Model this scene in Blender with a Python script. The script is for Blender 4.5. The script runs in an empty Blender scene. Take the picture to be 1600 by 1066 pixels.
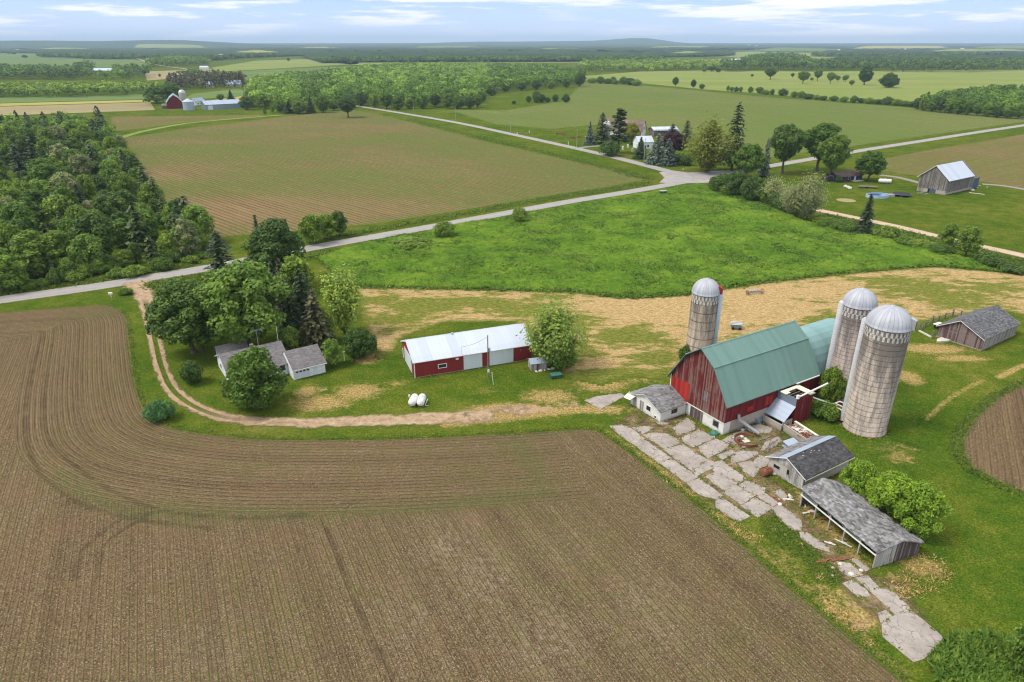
import bpy, math, random
import numpy as np
from mathutils import Vector
random.seed(7)
rng = np.random.default_rng(11)
scn = bpy.context.scene
COL = scn.collection
# ---------------------------------------------------------------- camera geometry (photo pixels -> ground metres)
HAZE = 6.5e-5
F, CAM_H, HORIZON = 1067.0, 62.0, 66.0
PITCH = math.atan((533 - HORIZON) / F)
CP, SP = math.cos(PITCH), math.sin(PITCH)
def G(px, py, z=0.0):
    "point of the place, at height z, that the photograph shows at this pixel"
    x = (px - 800) / F; y = -(py - 533) / F
    t = (z - CAM_H) / (-SP + y * CP)
    return (x * t, (CP + y * SP) * t)
def H_at(py, P):
    "height above the ground point P seen at photo row py"
    y = -(py - 533) / F
    return CAM_H + (-SP + y * CP) / (CP + y * SP) * P[1]
def GP(pts): return [G(*p) for p in pts]
# ---------------------------------------------------------------- objects, names, labels
def tag(o, label=None, cat=None, group=None, kind=None):
    if label: o['label'] = label
    if cat: o['category'] = cat
    if group: o['group'] = group
    if kind: o['kind'] = kind
    return o
def empty(name, loc, rz=0.0, label=None, cat=None, group=None, sc=1.0):
    o = bpy.data.objects.new(name, None); COL.objects.link(o)
    o.location = (loc[0], loc[1], loc[2] if len(loc) > 2 else 0); o.rotation_euler = (0, 0, rz)
    o.scale = (sc, sc, sc); o.empty_display_size = .5
    return tag(o, label, cat, group)
def mesh_np(name, V, faces_flat, loop_tot, mat, smooth=False, face_attr=None, vert_attr=None):
    me = bpy.data.meshes.new(name)
    V = np.asarray(V, np.float32); L = np.asarray(faces_flat, np.int32); T = np.asarray(loop_tot, np.int32)
    me.vertices.add(len(V)); me.vertices.foreach_set('co', V.ravel())
    me.loops.add(len(L)); me.loops.foreach_set('vertex_index', L)
    me.polygons.add(len(T)); me.polygons.foreach_set('loop_start', np.concatenate([[0], np.cumsum(T)[:-1]]).astype(np.int32))
    try: me.polygons.foreach_set('loop_total', T)
    except Exception: pass
    if smooth: me.polygons.foreach_set('use_smooth', np.ones(len(T), bool))
    for k, a in (face_attr or {}).items():
        at = me.attributes.new(k, 'FLOAT', 'FACE'); at.data.foreach_set('value', np.asarray(a, np.float32))
    for k, a in (vert_attr or {}).items():
        at = me.attributes.new(k, 'FLOAT', 'POINT'); at.data.foreach_set('value', np.asarray(a, np.float32))
    me.update(calc_edges=True)
    if mat: me.materials.append(mat)
    return me
def link(name, me, parent=None, loc=(0, 0, 0), rz=0.0):
    o = bpy.data.objects.new(name, me); COL.objects.link(o)
    o.location = (loc[0], loc[1], loc[2] if len(loc) > 2 else 0); o.rotation_euler = (0, 0, rz)
    if parent: o.parent = parent
    return o
class MB:
    "collects boxes, prisms, tubes ... and links them as one mesh object"
    def __init__(s): s.v = []; s.f = []
    def add(s, v, f):
        b = len(s.v); s.v += [tuple(p) for p in v]; s.f += [tuple(i + b for i in q) for q in f]; return s
    def box(s, x0, x1, y0, y1, z0, z1):
        return s.add([(x0,y0,z0),(x1,y0,z0),(x1,y1,z0),(x0,y1,z0),(x0,y0,z1),(x1,y0,z1),(x1,y1,z1),(x0,y1,z1)],
                     [(0,3,2,1),(4,5,6,7),(0,1,5,4),(1,2,6,5),(2,3,7,6),(3,0,4,7)])
    def prism(s, prof, x0, x1):
        "profile [(y,z)] extruded along x"
        n = len(prof)
        v = [(x0, y, z) for y, z in prof] + [(x1, y, z) for y, z in prof]
        f = [tuple(range(n))[::-1], tuple(range(n, 2 * n))] + [(i, (i + 1) % n, n + (i + 1) % n, n + i) for i in range(n)]
        return s.add(v, f)
    def slab(s, prof, x0, x1, t):
        "open profile [(y,z)] extruded along x as a sheet of thickness t (downwards)"
        for (a, b), (c, d) in zip(prof[:-1], prof[1:]):
            s.prism([(a, b), (c, d), (c, d - t), (a, b - t)], x0, x1)
        return s
    def ext(s, poly, z0, z1):
        n = len(poly)
        v = [(x, y, z0) for x, y in poly] + [(x, y, z1) for x, y in poly]
        return s.add(v, [tuple(range(n))[::-1], tuple(range(n, 2 * n))] + [(i, (i + 1) % n, n + (i + 1) % n, n + i) for i in range(n)])
    def cyl(s, cx, cy, z0, z1, r0, r1=None, n=12, a0=0.0):
        r1 = r0 if r1 is None else r1
        A = [a0 + 2 * math.pi * i / n for i in range(n)]
        v = [(cx + r0 * math.cos(a), cy + r0 * math.sin(a), z0) for a in A] + [(cx + r1 * math.cos(a), cy + r1 * math.sin(a), z1) for a in A]
        return s.add(v, [tuple(range(n))[::-1], tuple(range(n, 2 * n))] + [(i, (i + 1) % n, n + (i + 1) % n, n + i) for i in range(n)])
    def tube(s, p, q, r, n=6, r1=None):
        p, q = Vector(p), Vector(q); d = (q - p)
        if d.length < 1e-6: return s
        d.normalize(); a = d.orthogonal().normalized(); b = d.cross(a); r1 = r if r1 is None else r1
        v = []
        for c, rr in ((p, r), (q, r1)):
            v += [tuple(c + a * rr * math.cos(t) + b * rr * math.sin(t)) for t in [2 * math.pi * i / n for i in range(n)]]
        return s.add(v, [tuple(range(n))[::-1], tuple(range(n, 2 * n))] + [(i, (i + 1) % n, n + (i + 1) % n, n + i) for i in range(n)])
    def lathe(s, cx, cy, prof, n=32, a0=0.0, a1=None):
        "profile [(r,z)] turned about z; a partial turn if a1 is given"
        full = a1 is None; m = n if full else n + 1
        st = (2 * math.pi if full else a1 - a0) / n
        v = []
        for r, z in prof: v += [(cx + r * math.cos(a0 + st * i), cy + r * math.sin(a0 + st * i), z) for i in range(m)]
        f = []
        for j in range(len(prof) - 1):
            for i in range(n if full else n):
                k = (i + 1) % m if full else i + 1
                f.append((j * m + i, j * m + k, (j + 1) * m + k, (j + 1) * m + i))
        return s.add(v, f)
    def build(s, name, mat, parent=None, smooth=False, loc=(0, 0, 0), rz=0.0, bevel=0.0):
        me = bpy.data.meshes.new(name); me.from_pydata(s.v, [], s.f); me.update()
        if mat: me.materials.append(mat)
        if smooth: me.polygons.foreach_set('use_smooth', np.ones(len(me.polygons), bool))
        return link(name, me, parent, loc, rz)
def copy_tree(o, parent=None):
    c = o.copy(); COL.objects.link(c)
    if parent is not None: c.parent = parent
    for ch in list(o.children): copy_tree(ch, c)
    return c
# ---------------------------------------------------------------- node helper
class NT:
    def __init__(s, name, tree=None):
        if tree is None:
            s.m = bpy.data.materials.new(name); s.m.use_nodes = True; s.t = s.m.node_tree
            s.t.nodes.clear()
        else: s.t = tree
    def n(s, typ, ins=None, out=0, **props):
        nd = s.t.nodes.new(typ)
        for k, v in props.items(): setattr(nd, k, v)
        for k, v in (ins or {}).items(): s.put(nd.inputs[k], v)
        return nd.outputs[out] if out is not None else nd
    def put(s, sock, v):
        if isinstance(v, bpy.types.NodeSocket): s.t.links.new(v, sock)
        elif isinstance(v, (tuple, list)) and len(v) == 3 and sock.type == 'RGBA': sock.default_value = (*v, 1)
        else: sock.default_value = v
    def pos(s): return s.n('ShaderNodeNewGeometry', out=0)
    def obj(s): return s.n('ShaderNodeTexCoord', out=3)
    def attr(s, name): return s.n('ShaderNodeAttribute', out=2, attribute_name=name)
    def rnd(s): return s.n('ShaderNodeObjectInfo', out=5)
    def noise(s, vec, scale, detail=3.0, rough=.55, out=0, dist=0.0):
        return s.n('ShaderNodeTexNoise', {'Vector': vec, 'Scale': scale, 'Detail': detail, 'Roughness': rough, 'Distortion': dist}, out=out)
    def speck(s, P, cx, cy=None):
        return s.n('ShaderNodeTexWhiteNoise', {'Vector': s.n('ShaderNodeVectorMath', {0: s.vmul(P, (1 / cx, 1 / (cy or cx), 0.0))}, operation='FLOOR')}, out=0, noise_dimensions='3D')
    def vor(s, vec, scale, out=0, feat='F1', rand=1.0):
        return s.n('ShaderNodeTexVoronoi', {'Vector': vec, 'Scale': scale, 'Randomness': rand}, out=out, feature=feat)
    def math(s, op, a, b=0.0, c=0.0, clamp=False): return s.n('ShaderNodeMath', {0: a, 1: b, 2: c}, operation=op, use_clamp=clamp)
    def vmul(s, v, k): return s.n('ShaderNodeVectorMath', {0: v, 1: k}, operation='MULTIPLY')
    def sep(s, v): return s.n('ShaderNodeSeparateXYZ', {0: v}, out=None).outputs
    def comb(s, x, y, z): return s.n('ShaderNodeCombineXYZ', {0: x, 1: y, 2: z})
    def rng(s, v, a, b, c=0.0, d=1.0, smooth=False):
        return s.n('ShaderNodeMapRange', {0: v, 1: a, 2: b, 3: c, 4: d}, clamp=True, interpolation_type='SMOOTHSTEP' if smooth else 'LINEAR')
    def ramp(s, fac, stops):
        nd = s.n('ShaderNodeValToRGB', {0: fac}, out=None); e = nd.color_ramp.elements
        while len(e) < len(stops): e.new(.5)
        for el, (p, c) in zip(e, stops): el.position = p; el.color = (*c, 1)
        return nd.outputs[0]
    def mix(s, fac, a, b, mode='MIX'):
        nd = s.n('ShaderNodeMix', out=None, data_type='RGBA', blend_type=mode)
        s.put(nd.inputs[0], fac); s.put(nd.inputs[6], a); s.put(nd.inputs[7], b)
        return nd.outputs[2]
    def bump(s, h, dist=.05, strength=.6, nrm=None):
        i = {'Height': h, 'Distance': dist, 'Strength': strength}
        if nrm is not None: i['Normal'] = nrm
        return s.n('ShaderNodeBump', i)
    def bsdf(s, col, rough=.8, metal=0.0, spec=.3, nrm=None, **kw):
        i = {'Base Color': col, 'Roughness': rough, 'Metallic': metal, 'Specular IOR Level': spec}
        if nrm is not None: i['Normal'] = nrm
        i.update(kw)
        return s.n('ShaderNodeBsdfPrincipled', i)
    def done(s, sh, vol=None):
        o = s.t.nodes.new('ShaderNodeOutputMaterial')
        if sh is not None: s.t.links.new(sh, o.inputs[0])
        if vol is not None: s.t.links.new(vol, o.inputs[1])
        return s.m
# ---------------------------------------------------------------- numpy geometry
def seg_dist(P, pts, closed=False):
    pts = np.asarray(pts, float); Q = np.roll(pts, -1, 0) if closed else pts[1:]; A = pts if closed else pts[:-1]
    d = np.full(len(P), 1e18)
    for a, b in zip(A, Q):
        u = b - a; L2 = max(u @ u, 1e-9)
        t = np.clip(((P - a) @ u) / L2, 0, 1); w = P - a - t[:, None] * u
        d = np.minimum(d, (w ** 2).sum(1))
    return np.sqrt(d)
def inside(P, poly):
    poly = np.asarray(poly, float); c = np.zeros(len(P), bool)
    for (x0, y0), (x1, y1) in zip(poly, np.roll(poly, -1, 0)):
        k = (y0 > P[:, 1]) != (y1 > P[:, 1])
        c ^= k & (P[:, 0] < (x1 - x0) * (P[:, 1] - y0) / (y1 - y0 + 1e-12) + x0)
    return c
def spline(pts, closed=False, n=6):
    p = [np.array(q, float) for q in pts]; m = len(p); out = []
    for i in range(m if closed else m - 1):
        p0, p1, p2, p3 = (p[(i - 1) % m], p[i], p[(i + 1) % m], p[(i + 2) % m]) if closed else (p[max(i - 1, 0)], p[i], p[i + 1], p[min(i + 2, m - 1)])
        for k in range(n):
            t = k / n
            out.append(.5 * (2 * p1 + (p2 - p0) * t + (2 * p0 - 5 * p1 + 4 * p2 - p3) * t * t + (3 * p1 - p0 - 3 * p2 + p3) * t ** 3))
    if not closed: out.append(p[-1])
    return [tuple(q) for q in out]
def vnoise(x, y, seed=0):
    xi, yi = np.floor(x).astype(np.int64), np.floor(y).astype(np.int64); fx, fy = x - xi, y - yi
    fx = fx * fx * (3 - 2 * fx); fy = fy * fy * (3 - 2 * fy)
    def h(a, b):
        n = (a * 374761393 + b * 668265263 + seed * 974634777) & 0xffffffff
        n = ((n ^ (n >> 13)) * 1274126177) & 0xffffffff
        return ((n ^ (n >> 16)) & 0xffff) / 65535.0
    return (h(xi, yi) * (1 - fx) + h(xi + 1, yi) * fx) * (1 - fy) + (h(xi, yi + 1) * (1 - fx) + h(xi + 1, yi + 1) * fx) * fy
def fbm(P, sc, oct=3, seed=0):
    r = 0; a = .5; t = 0
    for o in range(oct):
        r = r + a * vnoise(P[:, 0] * sc, P[:, 1] * sc, seed + o * 17); t += a; a *= .5; sc *= 2.07
    return r / t
def parcel(name, poly, step, z, mat, attrs=None, lift=None, pad=0.0, label=None):
    "a piece of land as a fine sheet, with the distance to its own edge stored in the attribute 'edge'"
    poly = np.asarray(poly, float)
    lo, hi = poly.min(0) - pad - step, poly.max(0) + pad + step
    nx, ny = int((hi[0] - lo[0]) / step) + 1, int((hi[1] - lo[1]) / step) + 1
    X, Y = np.meshgrid(lo[0] + np.arange(nx) * step, lo[1] + np.arange(ny) * step)
    P = np.stack([X.ravel(), Y.ravel()], 1)
    ins = inside(P, poly); d = seg_dist(P, poly, True); sd = np.where(ins, d, -d)
    keep = sd > -pad - 1e-6
    K = keep.reshape(ny, nx); q = K[:-1, :-1] & K[1:, :-1] & K[:-1, 1:] & K[1:, 1:]
    idx = np.arange(nx * ny).reshape(ny, nx)
    Fq = np.stack([idx[:-1, :-1][q], idx[:-1, 1:][q], idx[1:, 1:][q], idx[1:, :-1][q]], 1)
    used = np.zeros(nx * ny, bool); used[Fq.ravel()] = True
    new = np.cumsum(used) - 1
    P2, sd2 = P[used], sd[used]
    zz = np.full(len(P2), float(z))
    if lift is not None: zz = zz + lift(P2, sd2)
    at = {'edge': sd2}
    for k, fn in (attrs or {}).items(): at[k] = fn(P2)
    me = mesh_np(name, np.column_stack([P2, zz]), new[Fq].ravel(), np.full(len(Fq), 4), mat, smooth=True, vert_attr=at)
    return tag(link(name, me), label, kind='structure')
def ribbon(name, pts, w, z, mat, n=8, wob=0.0):
    "a road or track along a centre line; attributes: u across (-1..1 in half widths)"
    c = np.array(spline(pts, n=n)) if n > 1 else np.array(pts, float)
    t = np.gradient(c, axis=0); t /= np.linalg.norm(t, axis=1)[:, None]; nr = np.stack([-t[:, 1], t[:, 0]], 1)
    w = np.asarray(w if np.ndim(w) else [w, w], float); ww = np.interp(np.linspace(0, 1, len(c)), np.linspace(0, 1, len(w)), w) / 2
    cols = np.linspace(-1, 1, 9); V = []; U = []
    for u in cols:
        e = ww * u
        V.append(np.column_stack([c + nr * e[:, None], np.full(len(c), z) + .06 * (1 - u * u)])); U.append(np.full(len(c), u))
    m = len(c); V = np.concatenate(V); U = np.concatenate(U); Fq = []
    for j in range(8):
        for i in range(m - 1): Fq += [j * m + i, j * m + i + 1, (j + 1) * m + i + 1, (j + 1) * m + i]
    me = mesh_np(name, V, Fq, np.full(len(Fq) // 4, 4), mat, True, vert_attr={'u': U, 'w': np.tile(ww, 9)})
    return tag(link(name, me), kind='structure')
# ---------------------------------------------------------------- camera, sun, sky
cd = bpy.data.cameras.new('camera'); cam = bpy.data.objects.new('camera', cd); COL.objects.link(cam); scn.camera = cam
cam.location = (0, 0, CAM_H); cam.rotation_euler = (math.pi / 2 - PITCH, 0, 0)
cd.sensor_width = 36; cd.lens = F / 1600 * 36; cd.clip_start = .5; cd.clip_end = 90000
SUN_EL, SUN_AZ = math.radians(56), math.radians(-104)        # azimuth clockwise from +Y
sl = bpy.data.lights.new('sun', 'SUN'); sun = bpy.data.objects.new('sun', sl); COL.objects.link(sun)
sl.energy = 2.7; sl.angle = math.radians(20); sl.color = (1, .945, .85)
sd_ = Vector((math.sin(SUN_AZ) * math.cos(SUN_EL), math.cos(SUN_AZ) * math.cos(SUN_EL), math.sin(SUN_EL)))
sun.rotation_euler = sd_.to_track_quat('Z', 'Y').to_euler()
wd = bpy.data.worlds.new('World'); scn.world = wd; wd.use_nodes = True
W = NT('w', wd.node_tree); wd.node_tree.nodes.clear()
sky = W.n('ShaderNodeTexSky', out=0, sky_type='NISHITA', sun_disc=False, sun_elevation=SUN_EL, sun_rotation=SUN_AZ, altitude=200, air_density=1.0, dust_density=.6, ozone_density=2.2)
dirv = W.n('ShaderNodeTexCoord', out=0); dx, dy, dz = W.sep(dirv)
den = W.math('ADD', W.math('ABSOLUTE', dz), .045)
cv = W.comb(W.math('DIVIDE', dx, den), W.math('MULTIPLY', W.math('DIVIDE', dy, den), 1.0), 0.0)
cn = W.noise(W.vmul(dirv, (5.0, 5.0, 62.0)), 1.0, 6, .6)
cn2 = W.noise(W.vmul(dirv, (2.2, 2.2, 16.0)), 1.0, 3, .5)
cm = W.math('MULTIPLY', W.rng(cn, .45, .57, smooth=True), W.rng(cn2, .36, .50, smooth=True))
lowsky = W.mix(.18, W.mix(W.rng(dz, .004, .06), (4.5, 5.4, 7.3), (2.6, 4.0, 6.9)), sky)
lowsky = W.mix(W.math('MULTIPLY', cm, .85), lowsky, (7.4, 7.1, 7.4))
ovn = W.noise(dirv, 3.2, 5, .6)
high = W.mix(W.rng(ovn, .40, .56, smooth=True), W.mix(.5, sky, (4.2, 5.0, 6.4)), (8.2, 8.0, 7.8))
skyc = W.mix(W.rng(dz, .09, .30, smooth=True), lowsky, high)
bg = W.n('ShaderNodeBackground', {0: skyc, 1: .15})
wo = wd.node_tree.nodes.new('ShaderNodeOutputWorld'); wd.node_tree.links.new(bg, wo.inputs[0])
scn.view_settings.view_transform = 'Standard'; scn.view_settings.look = 'None'
scn.view_settings.exposure = 0.25; scn.view_settings.gamma = 1.0
scn.cycles.max_bounces = 6; scn.cycles.transparent_max_bounces = 8; scn.cycles.volume_bounces = 0
scn.cycles.use_adaptive_sampling = True; scn.cycles.adaptive_threshold = .015
scn.cycles.use_denoising = True; scn.cycles.filter_width = 1.15; scn.cycles.sample_clamp_indirect = 4.0
# ---------------------------------------------------------------- land: materials
def grass_col(t, P, warm=0.0):
    a = t.noise(P, .035, 3); b = t.noise(P, .22, 3); c = t.noise(P, 1.3, 3); d = t.noise(P, 5.5, 2)
    s = t.math('ADD', t.math('MULTIPLY', a, .36), t.math('ADD', t.math('MULTIPLY', b, .38), t.math('MULTIPLY', c, .26)))
    col = t.ramp(s, [(.35, (.036, .074, .008)), (.43, (.055, .100, .010)), (.50, (.080, .112, .012)), (.57, (.110, .130, .018)), (.68, (.18, .170, .045))])
    f = t.noise(P, 3.0, 4, .8); k = t.math('MULTIPLY', t.math('MULTIPLY', t.rng(d, .33, .67, .72, 1.28), t.rng(f, .36, .64, .74, 1.27)), t.rng(t.speck(P, .17), 0, 1, .74, 1.26))
    return t.mix(1.0, col, t.comb(k, k, k), 'MULTIPLY'), t.math('ADD', t.math('MULTIPLY', c, .6), t.math('MULTIPLY', d, .5))
def soft(t, w0, w1, P, amp=1.0, sc=.6):
    e = t.attr('edge'); n = t.noise(P, sc, 4, .65); n2 = t.noise(P, sc * 6, 2, .6)
    e = t.math('ADD', e, t.math('MULTIPLY', t.math('SUBTRACT', t.math('ADD', t.math('MULTIPLY', n, .7), t.math('MULTIPLY', n2, .3)), .5), amp * 3))
    return t.rng(e, w0, w1, smooth=True)
def mat_grass(name):
    t = NT(name); P = t.pos(); c, h = grass_col(t, P)
    return t.done(t.bsdf(c, .95, spec=0.0, nrm=t.bump(h, .3, .8)))
M = {}
M['grass'] = mat_grass('grass')
def mat_lawn():
    t = NT('lawn'); P = t.pos(); c, h = grass_col(t, P)
    n = t.noise(P, .8, 4, .65); n2 = t.noise(P, 4.0, 3, .6); n0 = t.noise(P, .16, 3)
    green = c
    dry = t.attr('dry')
    m = t.rng(t.math('ADD', dry, t.math('MULTIPLY', t.math('SUBTRACT', t.math('ADD', t.math('MULTIPLY', n, .6), t.math('MULTIPLY', n2, .4)), .5), 1.5)), .38, .75, smooth=True)
    tan = t.ramp(t.noise(P, 2.6, 5, .7), [(.36, (.16, .115, .040)), (.5, (.33, .225, .085)), (.64, (.54, .40, .17))])
    bare = t.ramp(n2, [(.3, (.30, .185, .105)), (.7, (.46, .32, .20))])
    col = t.mix(t.math('MULTIPLY', m, .88), green, tan)
    col = t.mix(t.rng(t.math('ADD', t.attr('bare'), t.math('MULTIPLY', t.math('SUBTRACT', n, .5), 1.2)), .5, .85, smooth=True), col, bare)
    col = t.mix(soft(t, 0, 1.5, P, .8), c, col)
    return t.done(t.bsdf(col, .95, spec=0.0, nrm=t.bump(h, .25, .8)))
M['lawn'] = mat_lawn()
def mat_hay():
    t = NT('hay'); P = t.pos(); c, h = grass_col(t, P)
    u = t.n('ShaderNodeMapping', {0: P, 2: (0, 0, math.radians(-18)), 3: (.55, 1.15, 1)})
    n = t.noise(u, .26, 6, .74); n2 = t.noise(u, 1.5, 5, .78); n3 = t.noise(P, 6, 3, .7)
    hs = t.speck(u, .16, .16)
    straw = t.ramp(t.math('ADD', t.math('MULTIPLY', n2, .5), t.math('ADD', t.math('MULTIPLY', n3, .38), t.math('MULTIPLY', hs, .12))), [(.37, (.14, .105, .035)), (.45, (.34, .235, .095)), (.53, (.50, .345, .16)), (.64, (.66, .49, .27))])
    g = t.ramp(n2, [(.38, (.055, .105, .007)), (.52, (.115, .155, .014)), (.64, (.25, .235, .05))])
    gm = t.rng(t.math('ADD', t.math('ADD', t.math('MULTIPLY', n, .75), t.math('MULTIPLY', n2, .25)), t.math('MULTIPLY', t.attr('green'), .22)), .51, .58, smooth=True)
    col = t.mix(t.math('MULTIPLY', gm, .85), straw, g)
    col = t.mix(soft(t, .4, 3.2, P, 1.6, .35), t.mix(.4, c, g), col)
    return t.done(t.bsdf(col, .95, spec=0.0, nrm=t.bump(t.math('ADD', n2, n3), .25, .8)))
M['hay'] = mat_hay()
def mat_meadow():
    t = NT('meadow'); P = t.pos(); c, h = grass_col(t, P)
    a = t.noise(P, .055, 4, .6); b = t.noise(P, .5, 5, .72); d = t.noise(P, 2.6, 4, .8)
    s = t.math('ADD', t.math('MULTIPLY', a, .34), t.math('ADD', t.math('MULTIPLY', b, .34), t.math('ADD', t.math('MULTIPLY', d, .24), t.math('MULTIPLY', t.speck(P, .25), .08))))
    col = t.ramp(s, [(.35, (.038, .084, .013)), (.43, (.062, .130, .015)), (.50, (.095, .178, .018)), (.57, (.150, .225, .026)), (.66, (.25, .29, .05))])
    col = t.mix(soft(t, 0, 1.2, P, .8), c, col)
    return t.done(t.bsdf(col, .9, spec=0.0, nrm=t.bump(t.math('ADD', t.math('MULTIPLY', b, .6), t.math('MULTIPLY', d, .5)), .5, .8)))
M['meadow'] = mat_meadow()
def mat_field(name, ang, period, soil, green, gamt, head=None, big=.02, edge=(0., .9), rowk=1.0, soilvar=1.0, wander=.12, gbase=.18):
    "tilled soil with crop rows; head: rows follow the distance attribute hd inside the width given"
    t = NT(name); P = t.pos(); c, h = grass_col(t, P); x, y, z = t.sep(P)
    wn = t.math('MULTIPLY', t.math('SUBTRACT', t.noise(P, .12, 2), .5), wander * 1.2)
    u = t.math('ADD', t.math('ADD', t.math('MULTIPLY', x, -math.sin(ang)), t.math('MULTIPLY', y, math.cos(ang))), wn)
    v = t.math('ADD', t.math('MULTIPLY', x, math.cos(ang)), t.math('MULTIPLY', y, math.sin(ang)))
    def rows(k): return t.math('PINGPONG', t.math('DIVIDE', k, period / 2), 1.0)
    r = rows(u); un = t.comb(t.math('MULTIPLY', u, 1.0), t.math('MULTIPLY', v, .035), 0.0)
    band = t.noise(un, .35, 4, .6)
    if head:
        hd = t.attr('hd'); hm = t.math('MULTIPLY', t.math('LESS_THAN', hd, head), t.attr('hside'))
        r = t.n('ShaderNodeMix', {0: hm, 2: r, 3: rows(t.math('ADD', hd, t.math('MULTIPLY', wn, .5)))}, out=0)
        band2 = t.noise(t.comb(hd, t.math('MULTIPLY', x, .03), 0.0), .35, 4, .6)
        band = t.n('ShaderNodeMix', {0: hm, 2: band, 3: band2}, out=0)
    n = t.noise(P, 3.6, 4, .85); n1 = t.noise(P, 7.0, 2, .8); big_n = t.noise(P, big, 4, .6); mid = t.noise(P, .3, 4, .6)
    sp1, sp2 = t.speck(P, .11), t.speck(t.n('ShaderNodeVectorMath', {0: P, 1: (7.3, 3.1, 0)}, operation='ADD'), .18)
    hk = hm if head else 0.0
    sv = t.math('ADD', t.math('MULTIPLY', n, .5), t.math('ADD', t.math('MULTIPLY', band, .3), t.math('MULTIPLY', n1, .2)))
    k = soil
    col = t.ramp(sv, [(.36, tuple(.40 * q for q in k)), (.46, tuple(.85 * q for q in k)), (.53, tuple(1.15 * q for q in k)), (.60, tuple(1.7 * q for q in k)), (.70, tuple(2.7 * q for q in k))])
    col = t.mix(t.math('MULTIPLY', t.rng(mid, .35, .7), .28 * soilvar), col, tuple(q * f for q, f in zip(k, (1.5, 1.2, 1.05))))
    gr = t.math('MULTIPLY', t.rng(sp1, 0, 1, .52, 1.48), t.rng(sp2, 0, 1, .72, 1.28)); col = t.mix(1.0, col, t.comb(gr, gr, gr), 'MULTIPLY')
    col = t.mix(t.math('MULTIPLY', t.math('GREATER_THAN', sp1, .965), .55), col, (.40, .33, .235))
    rd = t.noise(P, .085, 4, .7); col = t.mix(t.math('MULTIPLY', t.rng(rd, .54, .70), .35 * soilvar), col, (.20, .105, .07))
    rowm = t.rng(r, .62, 1.0, smooth=True); dark = t.rng(r, .0, .42, 1.0, 0.0, smooth=True)
    gsel = t.math('MULTIPLY', t.rng(t.math('ADD', t.math('MULTIPLY', n1, .5), t.math('MULTIPLY', mid, .6)), .44, .68), t.rng(sp2, .15, .9))
    gm = t.math('MULTIPLY', t.math('ADD', t.math('MULTIPLY', rowm, gsel), t.math('MULTIPLY', gsel, gbase)), t.rng(t.math('ADD', big_n, t.math('MULTIPLY', band, .5)), .66, .86, gamt * .25, gamt), clamp=True)
    gm = t.math('MULTIPLY', gm, t.math('ADD', 1.0, t.attr('gbias')), clamp=True)
    rv = t.rng(t.noise(un, 1.6, 2, .5), .38, .62, .35, 1.0); lk = t.math('ADD', .42, t.math('MULTIPLY', hk, .58)) if head else 1.0; lines = t.math('MULTIPLY', t.math('MULTIPLY', t.math('MULTIPLY', dark, rv), .58 * rowk), lk)
    col = t.mix(t.math('MULTIPLY', t.math('MULTIPLY', t.rng(r, .35, .75, smooth=True), rv), t.math('MULTIPLY', lk, .30 * rowk)), col, tuple(q * f_ for q, f_ in zip(k, (1.75, 1.65, 1.55))))
    col = t.mix(lines, col, tuple(.42 * q for q in k))
    col = t.mix(gm, col, green)
    if head:
        tr = t.rng(t.math('ADD', t.attr('trk'), t.math('MULTIPLY', t.math('SUBTRACT', mid, .5), 1.2)), .10, .6, 1, 0, smooth=True)
        col = t.mix(t.math('MULTIPLY', tr, .52), col, tuple(.40 * q for q in k))
        wd = t.math('MULTIPLY', t.attr('weed'), t.rng(t.noise(P, 1.6, 3), .42, .62))
        col = t.mix(t.math('MULTIPLY', wd, .75), col, (.065, .105, .025))
        pl = t.math('MULTIPLY', t.attr('pale'), t.rng(t.noise(P, 1.1, 4, .7), .45, .7))
        col = t.mix(t.math('MULTIPLY', pl, .6), col, (.36, .29, .21))
    col = t.mix(soft(t, edge[0], edge[1], P, .35, 1.0), c, col)
    hgt = t.math('ADD', t.math('MULTIPLY', rowm, .8), t.math('MULTIPLY', n, .8))
    return t.done(t.bsdf(col, .95, spec=0.0, nrm=t.bump(hgt, .14, .9)))
ANG = math.radians(116.5)
SOIL = (.132, .094, .054)
M['field_near'] = mat_field('field_near', ANG, .86, SOIL, (.075, .110, .022), 2.5, head=20.3, rowk=1.45)
M['field_side'] = mat_field('field_side', math.radians(60), .92, SOIL, (.075, .110, .022), .9)
M['field_across'] = mat_field('field_across', math.radians(136), 2.3, (.180, .124, .066), (.085, .140, .026), 2.6, big=.008, edge=(0, 2.5), rowk=1.75, gbase=.7)
M['field_green'] = mat_field('field_green', math.radians(120), 2.6, (.135, .150, .045), (.100, .168, .034), 2.6, big=.006, edge=(0, 3), rowk=.4, soilvar=.5, gbase=.9)
M['field_brown'] = mat_field('field_brown', math.radians(35), 2.6, (.175, .125, .062), (.095, .140, .024), 2.6, big=.006, edge=(0, 3), rowk=.6, gbase=.9)
def mat_far(name, lo, hi, sc=.01):
    t = NT(name); P = t.pos(); u = t.n('ShaderNodeMapping', {0: P, 2: (0, 0, .3), 3: (.4, 1.4, 1)})
    s = t.math('ADD', t.math('MULTIPLY', t.noise(u, sc, 4, .6), .6), t.math('MULTIPLY', t.noise(P, .3, 3, .6), .4))
    return t.done(t.bsdf(t.ramp(s, [(.36, lo), (.62, hi)]), .95, spec=0.0))
M['far_green'] = mat_far('far_green', (.095, .150, .045), (.150, .200, .070))
M['far_pale'] = mat_far('far_pale', (.150, .205, .042), (.235, .255, .085))
M['far_tan'] = mat_far('far_tan', (.235, .20, .105), (.32, .27, .15))
M['far_yellow'] = mat_far('far_yellow', (.24, .24, .06), (.36, .31, .10))
M['far_brown'] = mat_far('far_brown', (.14, .115, .055), (.20, .16, .08))
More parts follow.
